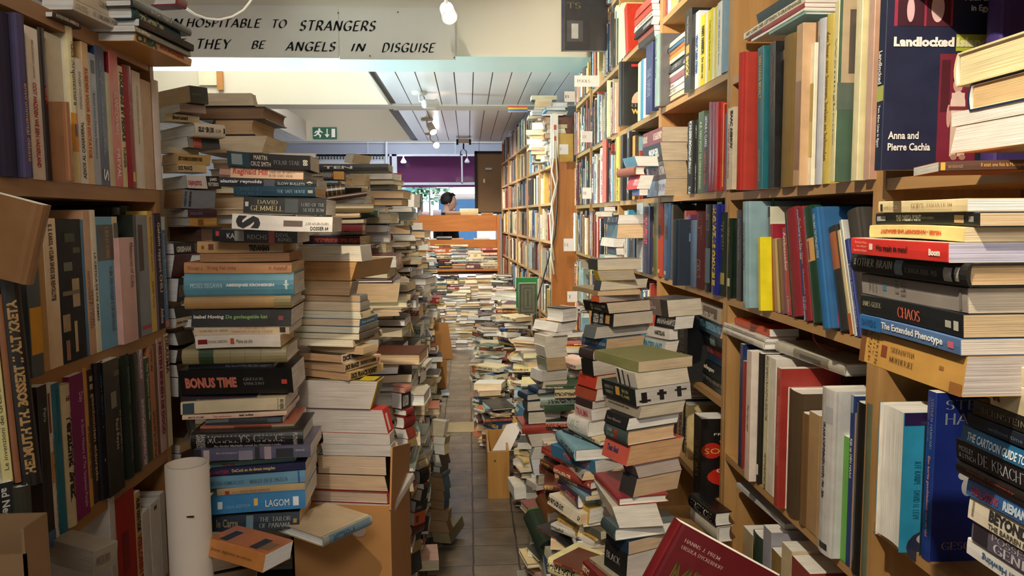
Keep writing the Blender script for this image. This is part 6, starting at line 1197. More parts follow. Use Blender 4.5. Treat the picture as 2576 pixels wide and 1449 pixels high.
ribbon([(2049, 826), (2046, 850), (2062, 872), (2095, 884), (2125, 880)], 1.72, '#8c2430', 'red bookmark ribbon drooping over the old townscape volume')
# ------------------------------------------------------------------ science fiction unit
SF = 'science fiction paperbacks'
U1 = 'the shelf with yellow spines'
shelf_row([
 (1721, 1737, 26, '#17181c', dict(p=.015, txt=[('Neal Stephenson', .08, .4, .3, .62, '#a8a8a8', 'n'), ('SHOCK', .56, .82, .25, .7, '#d8b060', 'x')], deco=[(.43, .53, .25, .75, '#d89848')])), (1738, 1746, 25, '#8c9ca8', {}), (1746, 1756, 30, '#d8dce0', dict(txt=[('VERNUFT TUSSEN STERREN', .3, .8, .3, .8, '#28508c', 'x')])), (1756, 1761, 40, '#d8ccb0', {}),
 (1761, 1773, 38, '#e0c820', dict(txt=[('HARRY HARRISON', .15, .55, .2, .8, '#1c1c10', 'x'), ('De stalen rat', .6, .9, .3, .7, '#1c1c10', 'b')])), (1773, 1778, 34, '#e8e4d8', {}), (1778, 1791, 24, '#e0cc24', dict(txt=[('Colin Kapp Dreun en donker', .15, .85, .3, .65, '#2c2c18', 'n')])), (1791, 1796, 22, '#e8e0c0', {}), (1796, 1802, 16, '#e0cc30', {}),
 (1802, 1813, 5, '#e0dcd4', dict(txt=[('van vogt zijn twee leven', .1, .85, .3, .7, '#2c2c2c', 'n')])), (1814, 1832, -8, '#6c8ca0', dict(k='h', d='in a wrapper')),
], U1, RX, 1.93, 'R', SF)
shelf_row([(1647, 1657, 88, '#8aa09c', dict(p=.03, W=.16, front='#5c5c60', txt=[('Carolis Ensinge', .05, .6, .3, .7, '#3c4c4c', 'n'), ('@f', 'CONRAD', .2, .9, .2, .3, '#28303c', 'r')], k='h'))], 'the shelf end beside the yellow spines', RX, 1.93, 'R', SF)
corner_stack([
 (1674, 1722, 1730, 78, '#c8c8c0', dict(yb=92)), (1676, 1722, 1730, 92, '#3c6c8c', {}), (1676, 1722, 1730, 103, '#b06830', {}), (1678, 1722, 1730, 113, '#c88c34', {}), (1680, 1722, 1730, 125, '#d8d0bc', {}), (1684, 1722, 1730, 136, '#28303c', dict(txt=[('GENESIS', .2, .8, .2, .8, '#d8dcd8', 'r')])), (1685, 1722, 1730, 160, '#d0c8c0', {}), (1686, 1722, 1730, 172, '#98606c', {}), (1686, 1722, 1730, 188, '#d8cccc', dict(ink='#5c3c3c')), (1685, 1722, 1730, 204, '#dcd4c4', dict(ink='#5c3c3c')), (1686, 1722, 1730, 222, '#c8b898', {})
], 'the lying pile beside the yellow spines', 2.82, 0, 'SE', SF, end=236)
U2 = 'the shelf with the gold-framed red volumes'
shelf_row([
 (1728, 1741, 305, '#17171a', dict(p=.01, ink='#c8c8c8')), (1741, 1753, 303, '#1c1c1e', dict(ink='#d8d8d8')), (1754, 1768, 281, '#4c6444', dict(txt=[("A.E. VAN VOGT DE HERINNERING", .12, .95, .3, .7, '#c0ccb0', 'b')])), (1768, 1780, 286, '#22262c', dict(txt=[('ARTHUR C. CLARKE', .03, .42, .25, .75, '#d8d8d0', 'b'), ('Tales Of Ten Worlds', .46, .9, .25, .7, '#c85c4c', 'b')])),
 (1781, 1789, 257, '#7c1c34', dict(k='h')), (1789, 1797, 257, '#7c1c30', dict(k='h')), (1797, 1806, 257, '#a01c1c', dict(k='h', p=.02, front='#a41c1c', deco=[('f', .08, .92, .02, .03, '#c89c48'), ('f', .08, .1, .03, .96, '#c89c48')])), (1820, 1827, 286, '#3c84b0', {}), (1827, 1842, 271, '#e0d4bc', dict(p=.005, txt=[('ISAAC ASIMOV', .04, .5, .5, .9, '#2c2014', 'x'), ('FORWARD THE FOUNDATION', .2, .85, .12, .42, '#a8584c', 'r')])),
], U2, RX, 1.576, 'R', SF)
corner_stack([
 (1617, 1665, 1730, 318, '#7c4048', dict(ink='#c8b8a8', page='#a89880')), (1619, 1664, 1730, 357, '#3c3c44', dict(ink='#d8d8d0', page='#a89880')), (1627, 1672, 1730, 404, '#3c4450', dict(ink='#c8c8c8', page='#a08c6c')), (1629, 1673, 1730, 450, '#a8b8c8', dict(ink='#6c5c8c', page='#a08c6c')),
], 'the four thick volumes beside the red ones', 2.9, 2, 'SE', SF, end=492)
U3 = 'the shelf of fantasy hardbacks'
shelf_row([
 (1600, 1615, 511, '#b8c4c8', dict(p=.02, k='h', txt=[('HET EINDSTATION', .1, .6, .3, .7, '#4c6474', 'n')])), (1616, 1633, 520, '#26284c', dict(p=.02, txt=[('PATRICIA CORNWELL', .1, .6, .2, .8, '#c85c7c', 'x')], k='h')),
 (1634, 1653, 511, '#5c5c24', dict(k='h', txt=[('VANCE', .08, .2, .2, .8, '#c8c08c', 'r')], deco=[(.3, .48, .3, .75, '#8c7434'), (.9, .95, .35, .65, '#c8b070')])), (1654, 1666, 511, '#a8402c', dict(k='h', txt=[('VANCE', .08, .2, .2, .8, '#d8a890', 'r')], deco=[(.3, .48, .3, .75, '#3c4c6c'), (.9, .95, .35, .65, '#c8b070')])), (1668, 1684, 511, '#1c4470', dict(k='h', txt=[('VANCE', .08, .2, .2, .8, '#a8b8cc', 'r')], deco=[(.3, .48, .3, .75, '#20242c'), (.9, .95, .35, .65, '#c8b070')])),
 (1686, 1692, 515, '#28241c', {}), (1693, 1700, 552, '#142434', dict(p=.05, front='#17283c', txt=[('@f', 'TAD', .3, .7, .1, .16, '#a8b0b8', 'r'), ('@f', 'D', .3, .7, .2, .34, '#5c84b8', 'R')], k='h')), (1719, 1724, 530, '#8c3c34', {}), (1724, 1728, 545, '#3c6c7c', {}), (1728, 1734, 540, '#5c2c5c', dict(ink='#c89cc0')), (1735, 1750, 554, '#5c6c88', dict(k='h')),
 (1751, 1770, 532, '#5c1c1c', dict(k='h', txt=[('MARTIN', .05, .36, .15, .8, '#c8908c', 'r'), ('CROWS', .62, .86, .2, .75, '#d0b0a0', 'r')])), (1772, 1788, 514, '#16181c', dict(k='h', txt=[('LORD OF THE RINGS', .1, .3, .2, .8, '#b8b8b8', 'r')], deco=[(.5, .9, .1, .9, '#5c7484')])), (1789, 1806, 514, '#141c80', dict(k='h', p=.012, front='#14208c', txt=[('H.G.WELLS OMNIBUS', .04, .9, .25, .75, '#d8c040', 'x')])),
 (1808, 1828, 534, '#14281c', dict(k='h', txt=[('TOLKIEN', .1, .44, .25, .7, '#c8b454', 'r')], deco=[(.72, .86, .2, .8, '#a89c48')])), (1829, 1840, 549, '#10241a', dict(k='h', txt=[('TOLKIEN', .1, .44, .25, .7, '#b8a854', 'r')], deco=[(.75, .85, .2, .8, '#b8b8a0')])),
], U3, RX, 1.253, 'R', SF)
shelf_row([(1700, 1712, 509, '#2c2824', dict(p=-.07, k='h')), (1735, 1748, 512, '#3c3428', dict(p=-.08, k='h')), (1800, 1812, 508, '#2c8c2c', dict(p=-.08))], 'the back row of the fantasy shelf', RX, 1.253, 'R', SF)
corner_stack([
 (1743, 1812, 1840, 779, '#b8b0a0', dict(txt=[('LAYER CAKE', .4, .8, .1, .5, '#d8d0c0', 'x')], deco=[(0, .3, 0, 1, '#4c7c94'), (.4, .9, .2, .9, '#5c4434')], page='#a88048')), (1745, 1815, 1840, 816, '#17445c', dict(ink='#7cb0cc', page='#b89868')), (1743, 1826, 1842, 853, '#14242c', dict(k='h', txt=[('JANET', .05, .3, .2, .7, '#b8c0c0', 'r')], deco=[(.6, .75, .15, .85, '#8ca4ac')], page='#c8c0b8')),
 (1757, 1834, 1842, 890, '#8c2028', dict(txt=[('GEORGE R.R.', .2, .5, .5, .8, '#d8b8b0', 'r'), ('MARTIN', .2, .5, .15, .48, '#e0c8c0', 'r'), ('FEAST CROWS', .6, .95, .2, .7, '#c89088', 'r')])), (1758, 1834, 1842, 918, '#1c3c58', dict(ink='#5c98b8')), (1759, 1825, 1842, 935, '#141416', dict(txt=[('Challengers', .1, .6, .3, .7, '#d8d0c0', 'x')], page='#b08c54')), (1758, 1824, 1842, 968, '#161618', dict(txt=[('LARRY NIVEN RINGWORLD', .05, .98, .25, .7, '#c8c4b8', 'r')], page='#b08c54')), (1756, 1822, 1842, 990, '#141414', dict(ink='#a83c34', k='h'))
], 'the pile under the fantasy hardbacks', 2.36, 0, 'SE', SF, end=1020)
# black book with red dots on the lower shelf
shelf_row([(1743, 1762, 1046, '#141214', dict(p=.05, W=.2, front='#100f10', k='p', page='#e8dccc', txt=[('SODOMA', .3, .78, .2, .75, '#a88c3c', 'r'), ('@f', 'FREDERIC', .2, .8, .18, .21, '#d0ccc8', 'n'), ('@f', 'MARTEL', .3, .8, .27, .3, '#d0ccc8', 'n'), ('@f', 'SODOMA', .05, .95, .37, .44, '#c8a848', 'n'), ('@f', 'HET', .45, .75, .53, .56, '#d0ccc8', 'n'), ('@f', 'GEHEIM', .25, .95, .63, .68, '#e0dcd8', 'n'), ('@f', 'VAN HET', .35, .95, .77, .8, '#d0ccc8', 'n'), ('@f', 'VATICAAN', .3, .98, .87, .9, '#d0ccc8', 'n')],
   deco=[('fo', .5, .95, .1, .26, '#c02a18'), ('fo', -.0, .34, .3, .5, '#b02416'), ('fo', .1, .95, .6, .86, '#b82818')], d='with red discs'))], 'the shelf under the lying fantasy pile', RX, .60, 'R', SF)
corner_stack([(1735, 1800, 1840, 1290, '#121112', dict(txt=[('FRENCH', .1, .9, .2, .8, '#c8c4bc', 'R')], k='h')), (1740, 1808, 1842, 1325, '#c8c0b4', dict(k='h'))], 'the stack below the red-disc book', 2.2, 10, 'SE', SF, end=1365)
shelf_row([(1703, 1728, 782, '#17171a', dict(txt=[('A DARKNESS AT SETHANON', .1, .95, .3, .7, '#c8c0b0', 'r')]))], 'the shelf below, beside the lying pile', RX - .03, .924, 'R', SF)
rnd_pile(.98, 2.6, .60, .88, -90, 'the lower science fiction shelf', 401, 5, .01); rnd_row(2.5, 3.1, RX + .02, .60, .3, 'the lower science fiction shelf', 402)
# ------------------------------------------------------------------ black poster-cover unit (and above)
U4 = 'the shelf with the black portrait cover'
shelf_row([
 (1557, 1562, 157, '#141416', dict(p=.05, W=.17, front='#141414', k='h', txt=[('@f', 'CHARLES', .3, .95, .66, .71, '#e0dcd8', 'r'), ('@f', 'WACHT', .3, .98, .74, .82, '#d8b454', 'x')], deco=[('fo', .3, .9, .45, .78, '#dcb8a0'), ('f', .3, .9, .62, .65, '#dcb8a0', 1), ('fo', .62, 1.0, .12, .44, '#d8b8a8', 1), ('f', .3, 1, .65, .85, '#141414', 2), ('f', .84, 1.0, .1, .5, '#17120f', 2), ('fo', .72, .82, .22, .25, '#1c1412', 3), ('fo', .78, .86, .36, .39, '#8c2c2c', 3), ('f', .28, .5, .04, .08, '#c8302c')])),
 (1604, 1611, 157, '#e0d8b8', {}), (1611, 1618, 150, '#3c98c0', {}), (1618, 1623, 148, '#e0e0d8', {}), (1624, 1640, 112, '#24346c', dict(p=.02, front='#20305c', txt=[('THE HAVEN', .35, .75, .2, .8, '#c8ccdc', 'r')])),
], U4, RX, 1.93, 'R', 'novels in the middle bookcases')
shelf_row([(1534, 1542, 18, '#4c5460', {}), (1542, 1548, 30, '#e0d498', dict(lean=0)), (1548, 1553, 14, '#ecdca0', dict(lean=-5)), (1553, 1560, 12, '#e8dca8', dict(lean=-7)), (1560, 1567, 10, '#f0e4b8', dict(lean=-9)), (1567, 1574, 8, '#e8dcb0', dict(lean=-10)), (1574, 1581, 10, '#c83c2c', dict(lean=-12))], 'the sunlit top shelf with leaning pale paperbacks', RX, 2.28, 'R', 'novels in the middle bookcases')
corner_stack([(1598, 1640, 1660, -18, '#b84c3c', dict(yb=8)), (1596, 1640, 1660, 8, '#c84030', {}), (1596, 1642, 1658, 24, '#d8d4c4', dict(ink='#3c3c3c')), (1597, 1640, 1660, 40, '#28282c', dict(ink='#b8b8b8')), (1605, 1645, 1660, 62, '#8c3c2c', {}), (1606, 1646, 1660, 76, '#1c1c1c', {})], 'the lying pile on the sunlit top shelf', 3.15, 2, 'SE', 'novels in the middle bookcases', end=92)
U5 = 'the shelf with the coral and black thriller'
shelf_row([(1515, 1523, 352, '#c85c4c', dict(p=.03, front='#1c2428', W=.16, txt=[('@f', 'LIZA M', .1, .95, .06, .13, '#d05c44', 'b')], k='h')), (1545, 1549, 350, '#3c3c3c', {}), (1549, 1556, 345, '#d8c050', dict(p=.01, ink='#1c1c1c')), (1560, 1566, 340, '#1c1c20', dict(p=.015)), (1576, 1582, 332, '#1c1c1c', dict(p=.02, ink='#d8d8d8')), (1585, 1590, 330, '#e0d8c8', dict(ink='#3c3c3c')), (1590, 1596, 342, '#d8a040', dict(p=.01, front='#4c4434'))], U5, RX, 1.576, 'R', 'novels in the middle bookcases')
corner_stack([(1570, 1600, 1617, 392, '#5c94b0', dict(ink='#d0e0e8')), (1553, 1598, 1625, 418, '#98543c', dict(k='h')), (1580, 1606, 1640, 440, '#b83044', dict(ink='#d8b0b8')), (1590, 1608, 1630, 476, '#5c6ca0', {})], 'the few lying below the coral thriller', 2.95, 8, 'SE', 'novels in the middle bookcases', end=492)
corner_stack([(1508, 1520, 1548, 520, '#3c4450', {}), (1500, 1512, 1540, 532, '#d8d0b8', {}), (1497, 1512, 1540, 545, '#d8ccb0', {}), (1518, 1555, 1568, 540, '#1c2430', dict(txt=[('OP DE VLUCHT', .3, .95, .25, .75, '#c8ccd0', 'n')], yb=564)), (1526, 1553, 1568, 564, '#5c7480', dict(page=TAN)), (1512, 1545, 1570, 600, '#d8d4cc', dict(yb=622)), (1528, 1550, 1570, 624, '#28384c', dict(txt=[('THE KILLING JAR', .1, .8, .3, .7, '#a8b4bc', 'r')])), (1508, 1520, 1565, 642, '#8cac9c', {})], 'the cubby above the page-edge column', 3.3, 6, 'SE', 'novels in the middle bookcases', end=655)
shelf_row([(1570, 1577, 530, '#e0dcc8', dict(ink='#3c5c8c')), (1577, 1581, 528, '#3c8cac', {}), (1581, 1585, 546, '#1c1c1c', {}), (1585, 1591, 540, '#141416', dict(txt=[('PATRICK', .1, .5, .2, .8, '#c8c8c8', 'b')])), (1591, 1597, 546, '#2c6c8c', {})], 'the slot between cubby and fantasy hardbacks', RX, 1.253, 'R', 'novels in the middle bookcases')
# rest of the rows, unit by unit
k = 500
for (ya, yb, zi, H) in [(2.31, 3.1, 2.28, .34), (2.31, 3.1, 2.64, .24), (3.15, 3.95, 2.64, .24), (3.15, 3.5, 1.93, .3), (3.15, 3.3, 2.28, .3), (3.5, 3.96, 1.576, .33), (3.15, 3.96, .924, .3), (3.15, 3.96, .6, .3)]:
    rnd_row(ya, yb, RX + .004, zi, H, 'a shelf of the middle bookcases', k, lie=.5); k += 7
for zi, H in ((2.64, .24), (2.28, .33), (1.93, .32), (1.576, .33), (1.253, .3), (.924, .3), (.6, .3)):
    rnd_row(4.01, 4.83, RX - .02, zi, H, 'a shelf of the card-marked bookcase', k, lie=.2, hmin=.7, group='foreign novels by country'); k += 7
    if zi < 2.6: rnd_row(4.875, 5.48, RX - .03, zi, min(H, 2.47 - zi), 'the last straight shelves', k, lie=.2, hmin=.7, group='foreign novels by country'); k += 7
# big dark book hanging over at the very top
p = atY(1413, 130, 4.3)
book(frame(V((0, 0, -1)), V((1, 0, 0)), V((0, -1, 0)), V((p.x, 4.3, p.z + .16))), .32, .03, .25, 'h', '#241c34', 'dark violet hardback overhanging the topmost shelf next to the beam', 'foreign novels by country', front='#16141c', txt=[('@f', 'TS', .1, .4, .2, .3, '#8c8454', 'r')], deco=[('f', .1, .45, .5, .85, '#3c3c40'), ('f', .2, .35, .55, .8, '#a8a8ac', 1)])
# section cards
CARDM = plain('white_card', '#e6e2e4', .6, .03)
for (x0, x1, y0, y1, Y, t, lab) in [(1445, 1508, 190, 218, 4.15, 'POOLS', 'white section card reading POOLS'), (1420, 1438, 230, 256, 5.0, 'B', 'small white section card with a single letter B'), (1463, 1482, 330, 358, 4.6, 'TSJECHO', 'white section card for a country, with small print TSJECHO'), (1407, 1422, 363, 388, 5.2, 'F-', 'small white section card with F and a dash'),
  (1465, 1480, 472, 500, 4.5, 'HON', 'white section card reading HON under the dark spines'), (1418, 1437, 600, 632, 5.0, 'P-R', 'white section card with letters P to R beside the green book'), (1427, 1445, 733, 760, 4.9, 'T', 'lowest white section card with a T')]:
    a, b2 = atY(x0, y1, Y), atY(x1, y0, Y); e = empty('section_card', (a.x, Y, a.z), lab, 'card', 'section cards on the shelves')
    loc_build(MB().box(a.x, b2.x + (.02 if t != 'POOLS' else 0), Y, Y + .0015, a.z, b2.z), 'card', CARDM, e)
    vs, fs = STY['r'](t); m_ = MB(); wd = (b2.x - a.x); m_.v = [V((a.x + wd * (.12 + .5 * u), Y - .0008, a.z + (b2.z - a.z) * (.35 + .3 * v))) for u, v in vs]; [m_.face(list(f)) for f in fs]
    loc_build(m_, 'lettering', plain('black_print', '#1c1c20', .6), e)
# ------------------------------------------------------------------ angled run of bookcases beyond
SL = -.0456
def XS(Y): return .61 + SL * (Y - 5.2)
AZ = [2.15, 1.87, 1.60, 1.32, 1.04, .76, .48, .2]
bookcase(XS(5.52), 5.52, 6.15, AZ[1:], 1.89, 'R', 'low orange-sided bookcase whose end panel faces the aisle, with cables down it', .24, .02, SL)
bookcase(XS(6.17), 6.17, 6.95, AZ, 2.2, 'R', 'bookcase behind the one with the cables', .24, .02, SL)
bookcase(XS(6.97), 6.97, 7.8, AZ, 2.2, 'R', 'bookcase in the middle of the angled run', .24, .02, SL)
bookcase(XS(7.82), 7.82, 8.7, AZ, 2.2, 'R', 'last bookcase but one of the angled run', .24, .02, SL)
bookcase(XS(8.72), 8.72, 9.55, AZ, 2.2, 'R', 'last bookcase of the angled run beside the notice panel', .24, .02, SL)
ep = empty('end_panel', (XS(5.5), 5.5, 0), 'orange-brown wooden end panel facing the aisle, with pale cables down it', 'panel')
loc_build(MB().box(XS(5.5), XS(5.5) + .26, 5.495, 5.515, 0, 1.885), 'board', ORWZ, ep)
for i, (ya, yb) in enumerate(((5.54, 6.13), (6.19, 6.93), (6.99, 7.78), (7.84, 8.68), (8.74, 9.53))):
    for j, z in enumerate(AZ):
        if i == 0 and j == 0: continue
        rnd_row(ya, yb, XS(0) + .004, z + .0, .255 if not (i and j == 0) else .29, f'the angled run of bookcases', 700 + i * 10 + j, slope=SL, lie=.35, hmin=.75, group='books on the angled run of bookcases')
# on top of the low bookcase and over the shelves
rnd_row(5.6, 6.1, XS(0), 1.89, .36, 'the top of the orange-sided bookcase', 790, slope=SL, lie=.0, hmin=.75, group='books on the angled run of bookcases')
for i, (px, yt, Y) in enumerate([(1352, 240, 5.9), (1385, 262, 5.7), (1365, 275, 6.3)]): heap(px + 14, yt, Y, 800 + i, 'the top of the orange-sided bookcase', 1.90, [-90, 180], 8, .015, group='books on the angled run of bookcases')
p = atY(1278, 282, 5.75); q = atY(1327, 266, 5.75)
rb = empty('paper_sign', (p.x, 5.75, p.z), 'small rainbow-striped paper strip sticking out from the shelf top', 'sign')
cols = ['#d83c3c', '#e8803c', '#e8cc4c', '#5c9c5c', '#4c6cb0', '#c88cb0']
for i, c in enumerate(cols):
    y0, y1 = 266 + i * 2.7, 268.7 + i * 2.7
    loc_build(MB().prism([atY(1278, y0, 5.75), atY(1327, y0 + 1 - i * .3, 5.75), atY(1327, y1 + 1 - i * .3, 5.75), atY(1278, y1, 5.75)], (0, .004, 0)), 'stripe', plain('stripe_' + ['red', 'orange', 'yellow', 'green', 'blue', 'pink'][i], c, .6), rb)
p = atY(1330, 275, 5.75); loc_build(MB().box(p.x - .01, p.x + .1, 5.752, 5.756, p.z - .01, p.z - .004), 'backing_strip', CARDM, rb)
# power strip and its cables on the end panel
ps = empty('power_strip', atY(1393, 395, 5.45), 'white power strip standing on the shelf top with plugs in it', 'power strip')
a, b2 = atY(1386, 398, 5.45), atY(1404, 285, 5.45)
loc_build(MB().prism([(a.x, 5.45, a.z), (b2.x, 5.45, a.z), (b2.x, 5.45, b2.z - .01), (b2.x - .01, 5.45, b2.z), (a.x + .01, 5.45, b2.z), (a.x, 5.45, b2.z - .01)], (0, .035, 0)), 'strip_body', WHITEM, ps)
loc_build(MB().box(a.x + .02, a.x + .034, 5.425, 5.45, a.z + .2, a.z + .23).box(a.x + .02, a.x + .034, 5.43, 5.45, a.z + .12, a.z + .15), 'plug', plain('red_plug', '#b83c2c', .4), ps)
for c, pts, lab in (('#e6e0d0', [(1394, 330), (1393, 395), (1388, 430), (1398, 470), (1388, 510), (1392, 560), (1386, 640), (1394, 690)], 'pale cable winding down the orange end panel'), ('#e6e0d0', [(1397, 340), (1399, 400), (1402, 450), (1396, 490), (1383, 540), (1386, 600), (1394, 655)], 'second pale cable hanging down the orange end panel'),
   ('#17171a', [(1398, 370), (1403, 420), (1402, 520), (1396, 590), (1372, 680), (1350, 760), (1342, 830), (1348, 860)], 'black cable running down to the heap of books')):
    tag(MB().tube([atY(x, y, 5.44 - .012 * i) for i, (x, y) in enumerate(pts)], .006, 6).build('cable', plain('cable_' + ('pale' if c[1] == 'e' else 'black'), c, .5), None, False, True), lab, 'cable')
# ------------------------------------------------------------------ piles on the floor along the right side
RG = 'page-edge piles along the bookcases'
K1 = 'the pile under the fantasy shelf'
corner_stack([
 (1621, 1680, 1765, 755, '#6c5c58', dict(b=24, txt=[('NEIL', .15, .4, .6, .8, '#d8d0d0', 'r'), ('GAIMAN', .1, .5, .35, .55, '#d8d0d0', 'r')], deco=[(.72, 1, 0, 1, '#1c1c1e')], page='#c8bca8', front='#5c5452', yb=799)), (1648, 1698, 1745, 797, '#17171a', dict(ink='#a8a8a8', yb=830)),
 (1628, 1684, 1705, 829, '#d8d4d0', dict(txt=[('HARTSLAG', .35, .8, .3, .75, '#1c1c1c', 'x')], yb=856)), (1608, 1672, 1705, 860, '#a8b4b8', dict(txt=[('WINTERLAND', .1, .9, .2, .8, '#3c7c98', 'x')], page='#cfc6bc', yb=890)), (1598, 1664, 1720, 890, '#1c1618', dict(k='h'))
], K1, 2.35, 26, 'SE', RG, end=908)
K2 = 'the raven-edged column'
corner_stack([
 (1591, 1606, 1742, 910, '#7c7c50', dict(page='#b8a07c')), (1550, 1601, 1732, 938, '#c8c4bc', dict(deco=[(.1, .2, 0, 1, '#1c1c1c'), (.35, .42, 0, 1, '#3c3c3c'), (.6, .66, 0, .8, '#28282a')], page='#c0b49c')),
 (1515, 1599, 1738, 979, '#1c2426', dict(txt=[('REBECCA', .1, .36, .55, .75, '#c8c4b0', 'r'), ('YARROS', .1, .34, .25, .45, '#c8c4b0', 'r'), ('IRON', .62, .8, .55, .75, '#d8c880', 'r'), ('FLAME', .58, .84, .25, .45, '#d8c880', 'r')], deco=[(.42, .54, .3, .8, '#c89c4c'), ('t', .1, .2, .15, .75, '#17171a'), ('t', .06, .26, .2, .32, '#17171a'), ('t', .42, .5, .2, .8, '#17171a'), ('t', .38, .55, .5, .66, '#17171a'), ('t', .74, .82, .25, .85, '#17171a'), ('t', .7, .92, .6, .7, '#17171a')], page='#a8a4a0', L=.2, d='with ravens on its page edge')),
 (1523, 1610, 1721, 1024, '#8c8478', dict(txt=[('DAAR SLAAP JE NIET VAN', .1, .7, .4, .6, '#2c2824', 'x')], page='#b4a890')), (1523, 1579, 1707, 1053, '#141416', dict(txt=[('Sara Blaedel', .1, .7, .4, .6, '#8c8c8c', 'n')], page='#d0ccc8')),
 (1523, 1579, 1701, 1083, '#3c4c4c', dict(txt=[('DAN', .15, .35, .55, .8, '#a8b0a8', 'r'), ('BROWN', .12, .45, .2, .48, '#a8b0a8', 'r')], deco=[(.45, .6, .2, .8, '#8c3424')], page='#c8a070', k='h')), (1519, 1581, 1715, 1123, '#c0584c', dict(txt=[('Teun Beul', .15, .6, .4, .7, '#28345c', 'x')], page='#bc8c54')),
 (1568, 1602, 1711, 1173, '#4c4c54', dict(page='#a89890')), (1562, 1597, 1709, 1205, '#2c2c2e', dict(page='#b4946c')), (1552, 1557, 1682, 1252, '#8c2c34', dict(k='h', page='#c8c4bc', b=8)), (1546, 1549, 1661, 1273, '#c8c4b8', dict(page='#ccc8c0', b=4)),
 (1515, 1547, 1707, 1330, '#3c4c54', dict(k='h', page='#d0ccc8', front='#5c6c70', yb=1362, b=14, W=.2)), (1525, 1581, 1703, 1363, '#20344c', dict(page='#b89c78')), (1521, 1577, 1697, 1397, '#141414', dict(txt=[('BLACK', .1, .7, .4, .7, '#c8c8c8', 'r')], page='#b0a8a4'))
], K2, 1.98, 24, 'SE', RG, end=1460)
rnd_pile(.43, 2.07, 0, atY(1600, 1460, 1.98).z, -70, K2 + ', lower part', 410, 8, .01, group=RG)
K3 = 'the column with blue thriller'
corner_stack([
 (1480, 1503, 1613, 652, '#3c4044', dict(page='#c4b8a4', b=16)), (1495, 1507, 1597, 681, '#c8b428', dict(page='#a89880', b=16)), (1495, 1511, 1628, 707, '#3c4450', dict(page='#c8bca4')), (1500, 1504, 1610, 732, '#a89068', dict(page='#c0a070', b=14)), (1487, 1507, 1612, 745, '#c85c3c', dict(page='#a8988c')),
 (1469, 1529, 1644, 762, '#161414', dict(txt=[('ADVOCAAT VAN', .3, .9, .5, .75, '#c8c4b8', 'r'), ('DE DUIVEL', .3, .75, .2, .45, '#c8c4b8', 'r')], page='#bcaa90', d='with white serif title')), (1488, 1543, 1643, 790, '#141416', dict(txt=[('I AM PILGRIM', .1, .35, .1, .9, '#c8c8c4', 'b', 2), ('TERRY HAYES', .4, .55, .1, .9, '#c8c8c4', 'b', 2)], deco=[(.66, .84, .15, .85, '#b88c54')], page='#b4a898')), (1469, 1498, 1632, 823, '#5c6468', dict(page='#aaa298')),
 (1464, 1525, 1620, 853, '#20486c', dict(txt=[("CUCKOO'S CALLING", .05, .7, .3, .6, '#c8d0c0', 'r'), ('ROBERT GALBRAITH', .72, .98, .3, .6, '#c8d0c0', 'r')], page='#b49468')), (1459, 1492, 1603, 880, '#3c3034', dict(k='h', page='#b49c80')), (1463, 1492, 1616, 908, '#17171a', dict(page='#b8b0a8')), (1455, 1500, 1560, 947, '#b83c30', dict(txt=[('ROOD', .1, .4, .6, .9, '#2c1c18', 'r')], page='#c0ac90')),
 (1448, 1500, 1560, 980, '#9c4834', dict(page='#c8c0b8')), (1448, 1490, 1555, 1010, '#3c2c2c', dict(page='#b8b4b0')), (1446, 1488, 1550, 1030, '#c8b4b0', dict(txt=[('TRAUMA', .1, .8, .2, .8, '#a83c4c', 'b')])), (1430, 1480, 1545, 1060, '#d8d8d4', dict(k='h', txt=[('LOVE', .1, .6, .3, .8, '#2c6c7c', 'r')], tilt=0)),
], K3, 2.35, 28, 'SE', RG, end=1100)
rnd_pile(.40, 2.45, 0, atY(1500, 1100, 2.35).z, [-60, -75], K3 + ', lower part', 411, 10, .015, group=RG)
rnd_pile(.37, 2.22, 0, .47, [-55, 180], 'the short pile before the blue thriller', 412, 16, .02, group=RG, tilt=8)
K4 = 'the column nearest the tiles'
corner_stack([
 (1373, 1414, 1452, 776, '#d8d4d0', dict(front='#26262a', m='FE', page='#d8d4cc', b=38, k='h')), (1343, 1402, 1449, 812, '#a8783c', dict(m='FE', page='#dcd4c8', b=34, front='#c88c4c')), (1338, 1393, 1440, 836, '#c8c4bc', dict(m='FE', page='#d8d4d0')), (1343, 1372, 1427, 846, '#e0dcd8', dict(m='FE', page='#c0b8a8')), (1347, 1372, 1426, 872, '#d8d4d0', dict(m='SE', page='#bcb4a4')),
 (1351, 1375, 1424, 902, '#8a8c78', dict(page='#a88858')), (1335, 1362, 1428, 934, '#d8d8d8', dict(page='#a8a49c')), (1362, 1365, 1426, 960, '#8a7c6c', dict(page='#b0a490', b=8)), (1329, 1353, 1428, 978, '#243c5c', dict(k='h', page='#9c9c98')), (1304, 1326, 1440, 992, '#1c3450', dict(k='h', page='#a8a49c')),
 (1318, 1326, 1411, 1009, '#24303c', dict(k='h', page='#b4ac9c', b=10)), (1320, 1328, 1415, 1036, '#1c1c20', dict(k='h', page='#b4ac9c', b=10)), (1310, 1313, 1415, 1069, '#98382c', dict(m='ES', k='h', b=6, d='with its spine to the camera')), (1324, 1333, 1428, 1093, '#a8988c', dict(page='#b4aca0', b=12)), (1335, 1340, 1426, 1125, '#b8b8b8', dict(page='#b8b4b0', b=10)), (1335, 1340, 1434, 1155, '#b8bcc8', dict(page='#b8bcc8', b=10)),
 (1349, 1354, 1432, 1197, '#8c8478', dict(page='#a89880', b=10)), (1324, 1349, 1424, 1220, '#c8c0b8', dict(page='#b8a8a4', b=24)), (1351, 1370, 1424, 1235, '#8c2430', dict(page='#a89c90')), (1355, 1360, 1424, 1256, '#c0c4cc', dict(k='h', page='#b8bcc8', b=10)),
], K4, 2.95, 22, 'SE', RG, end=1282)
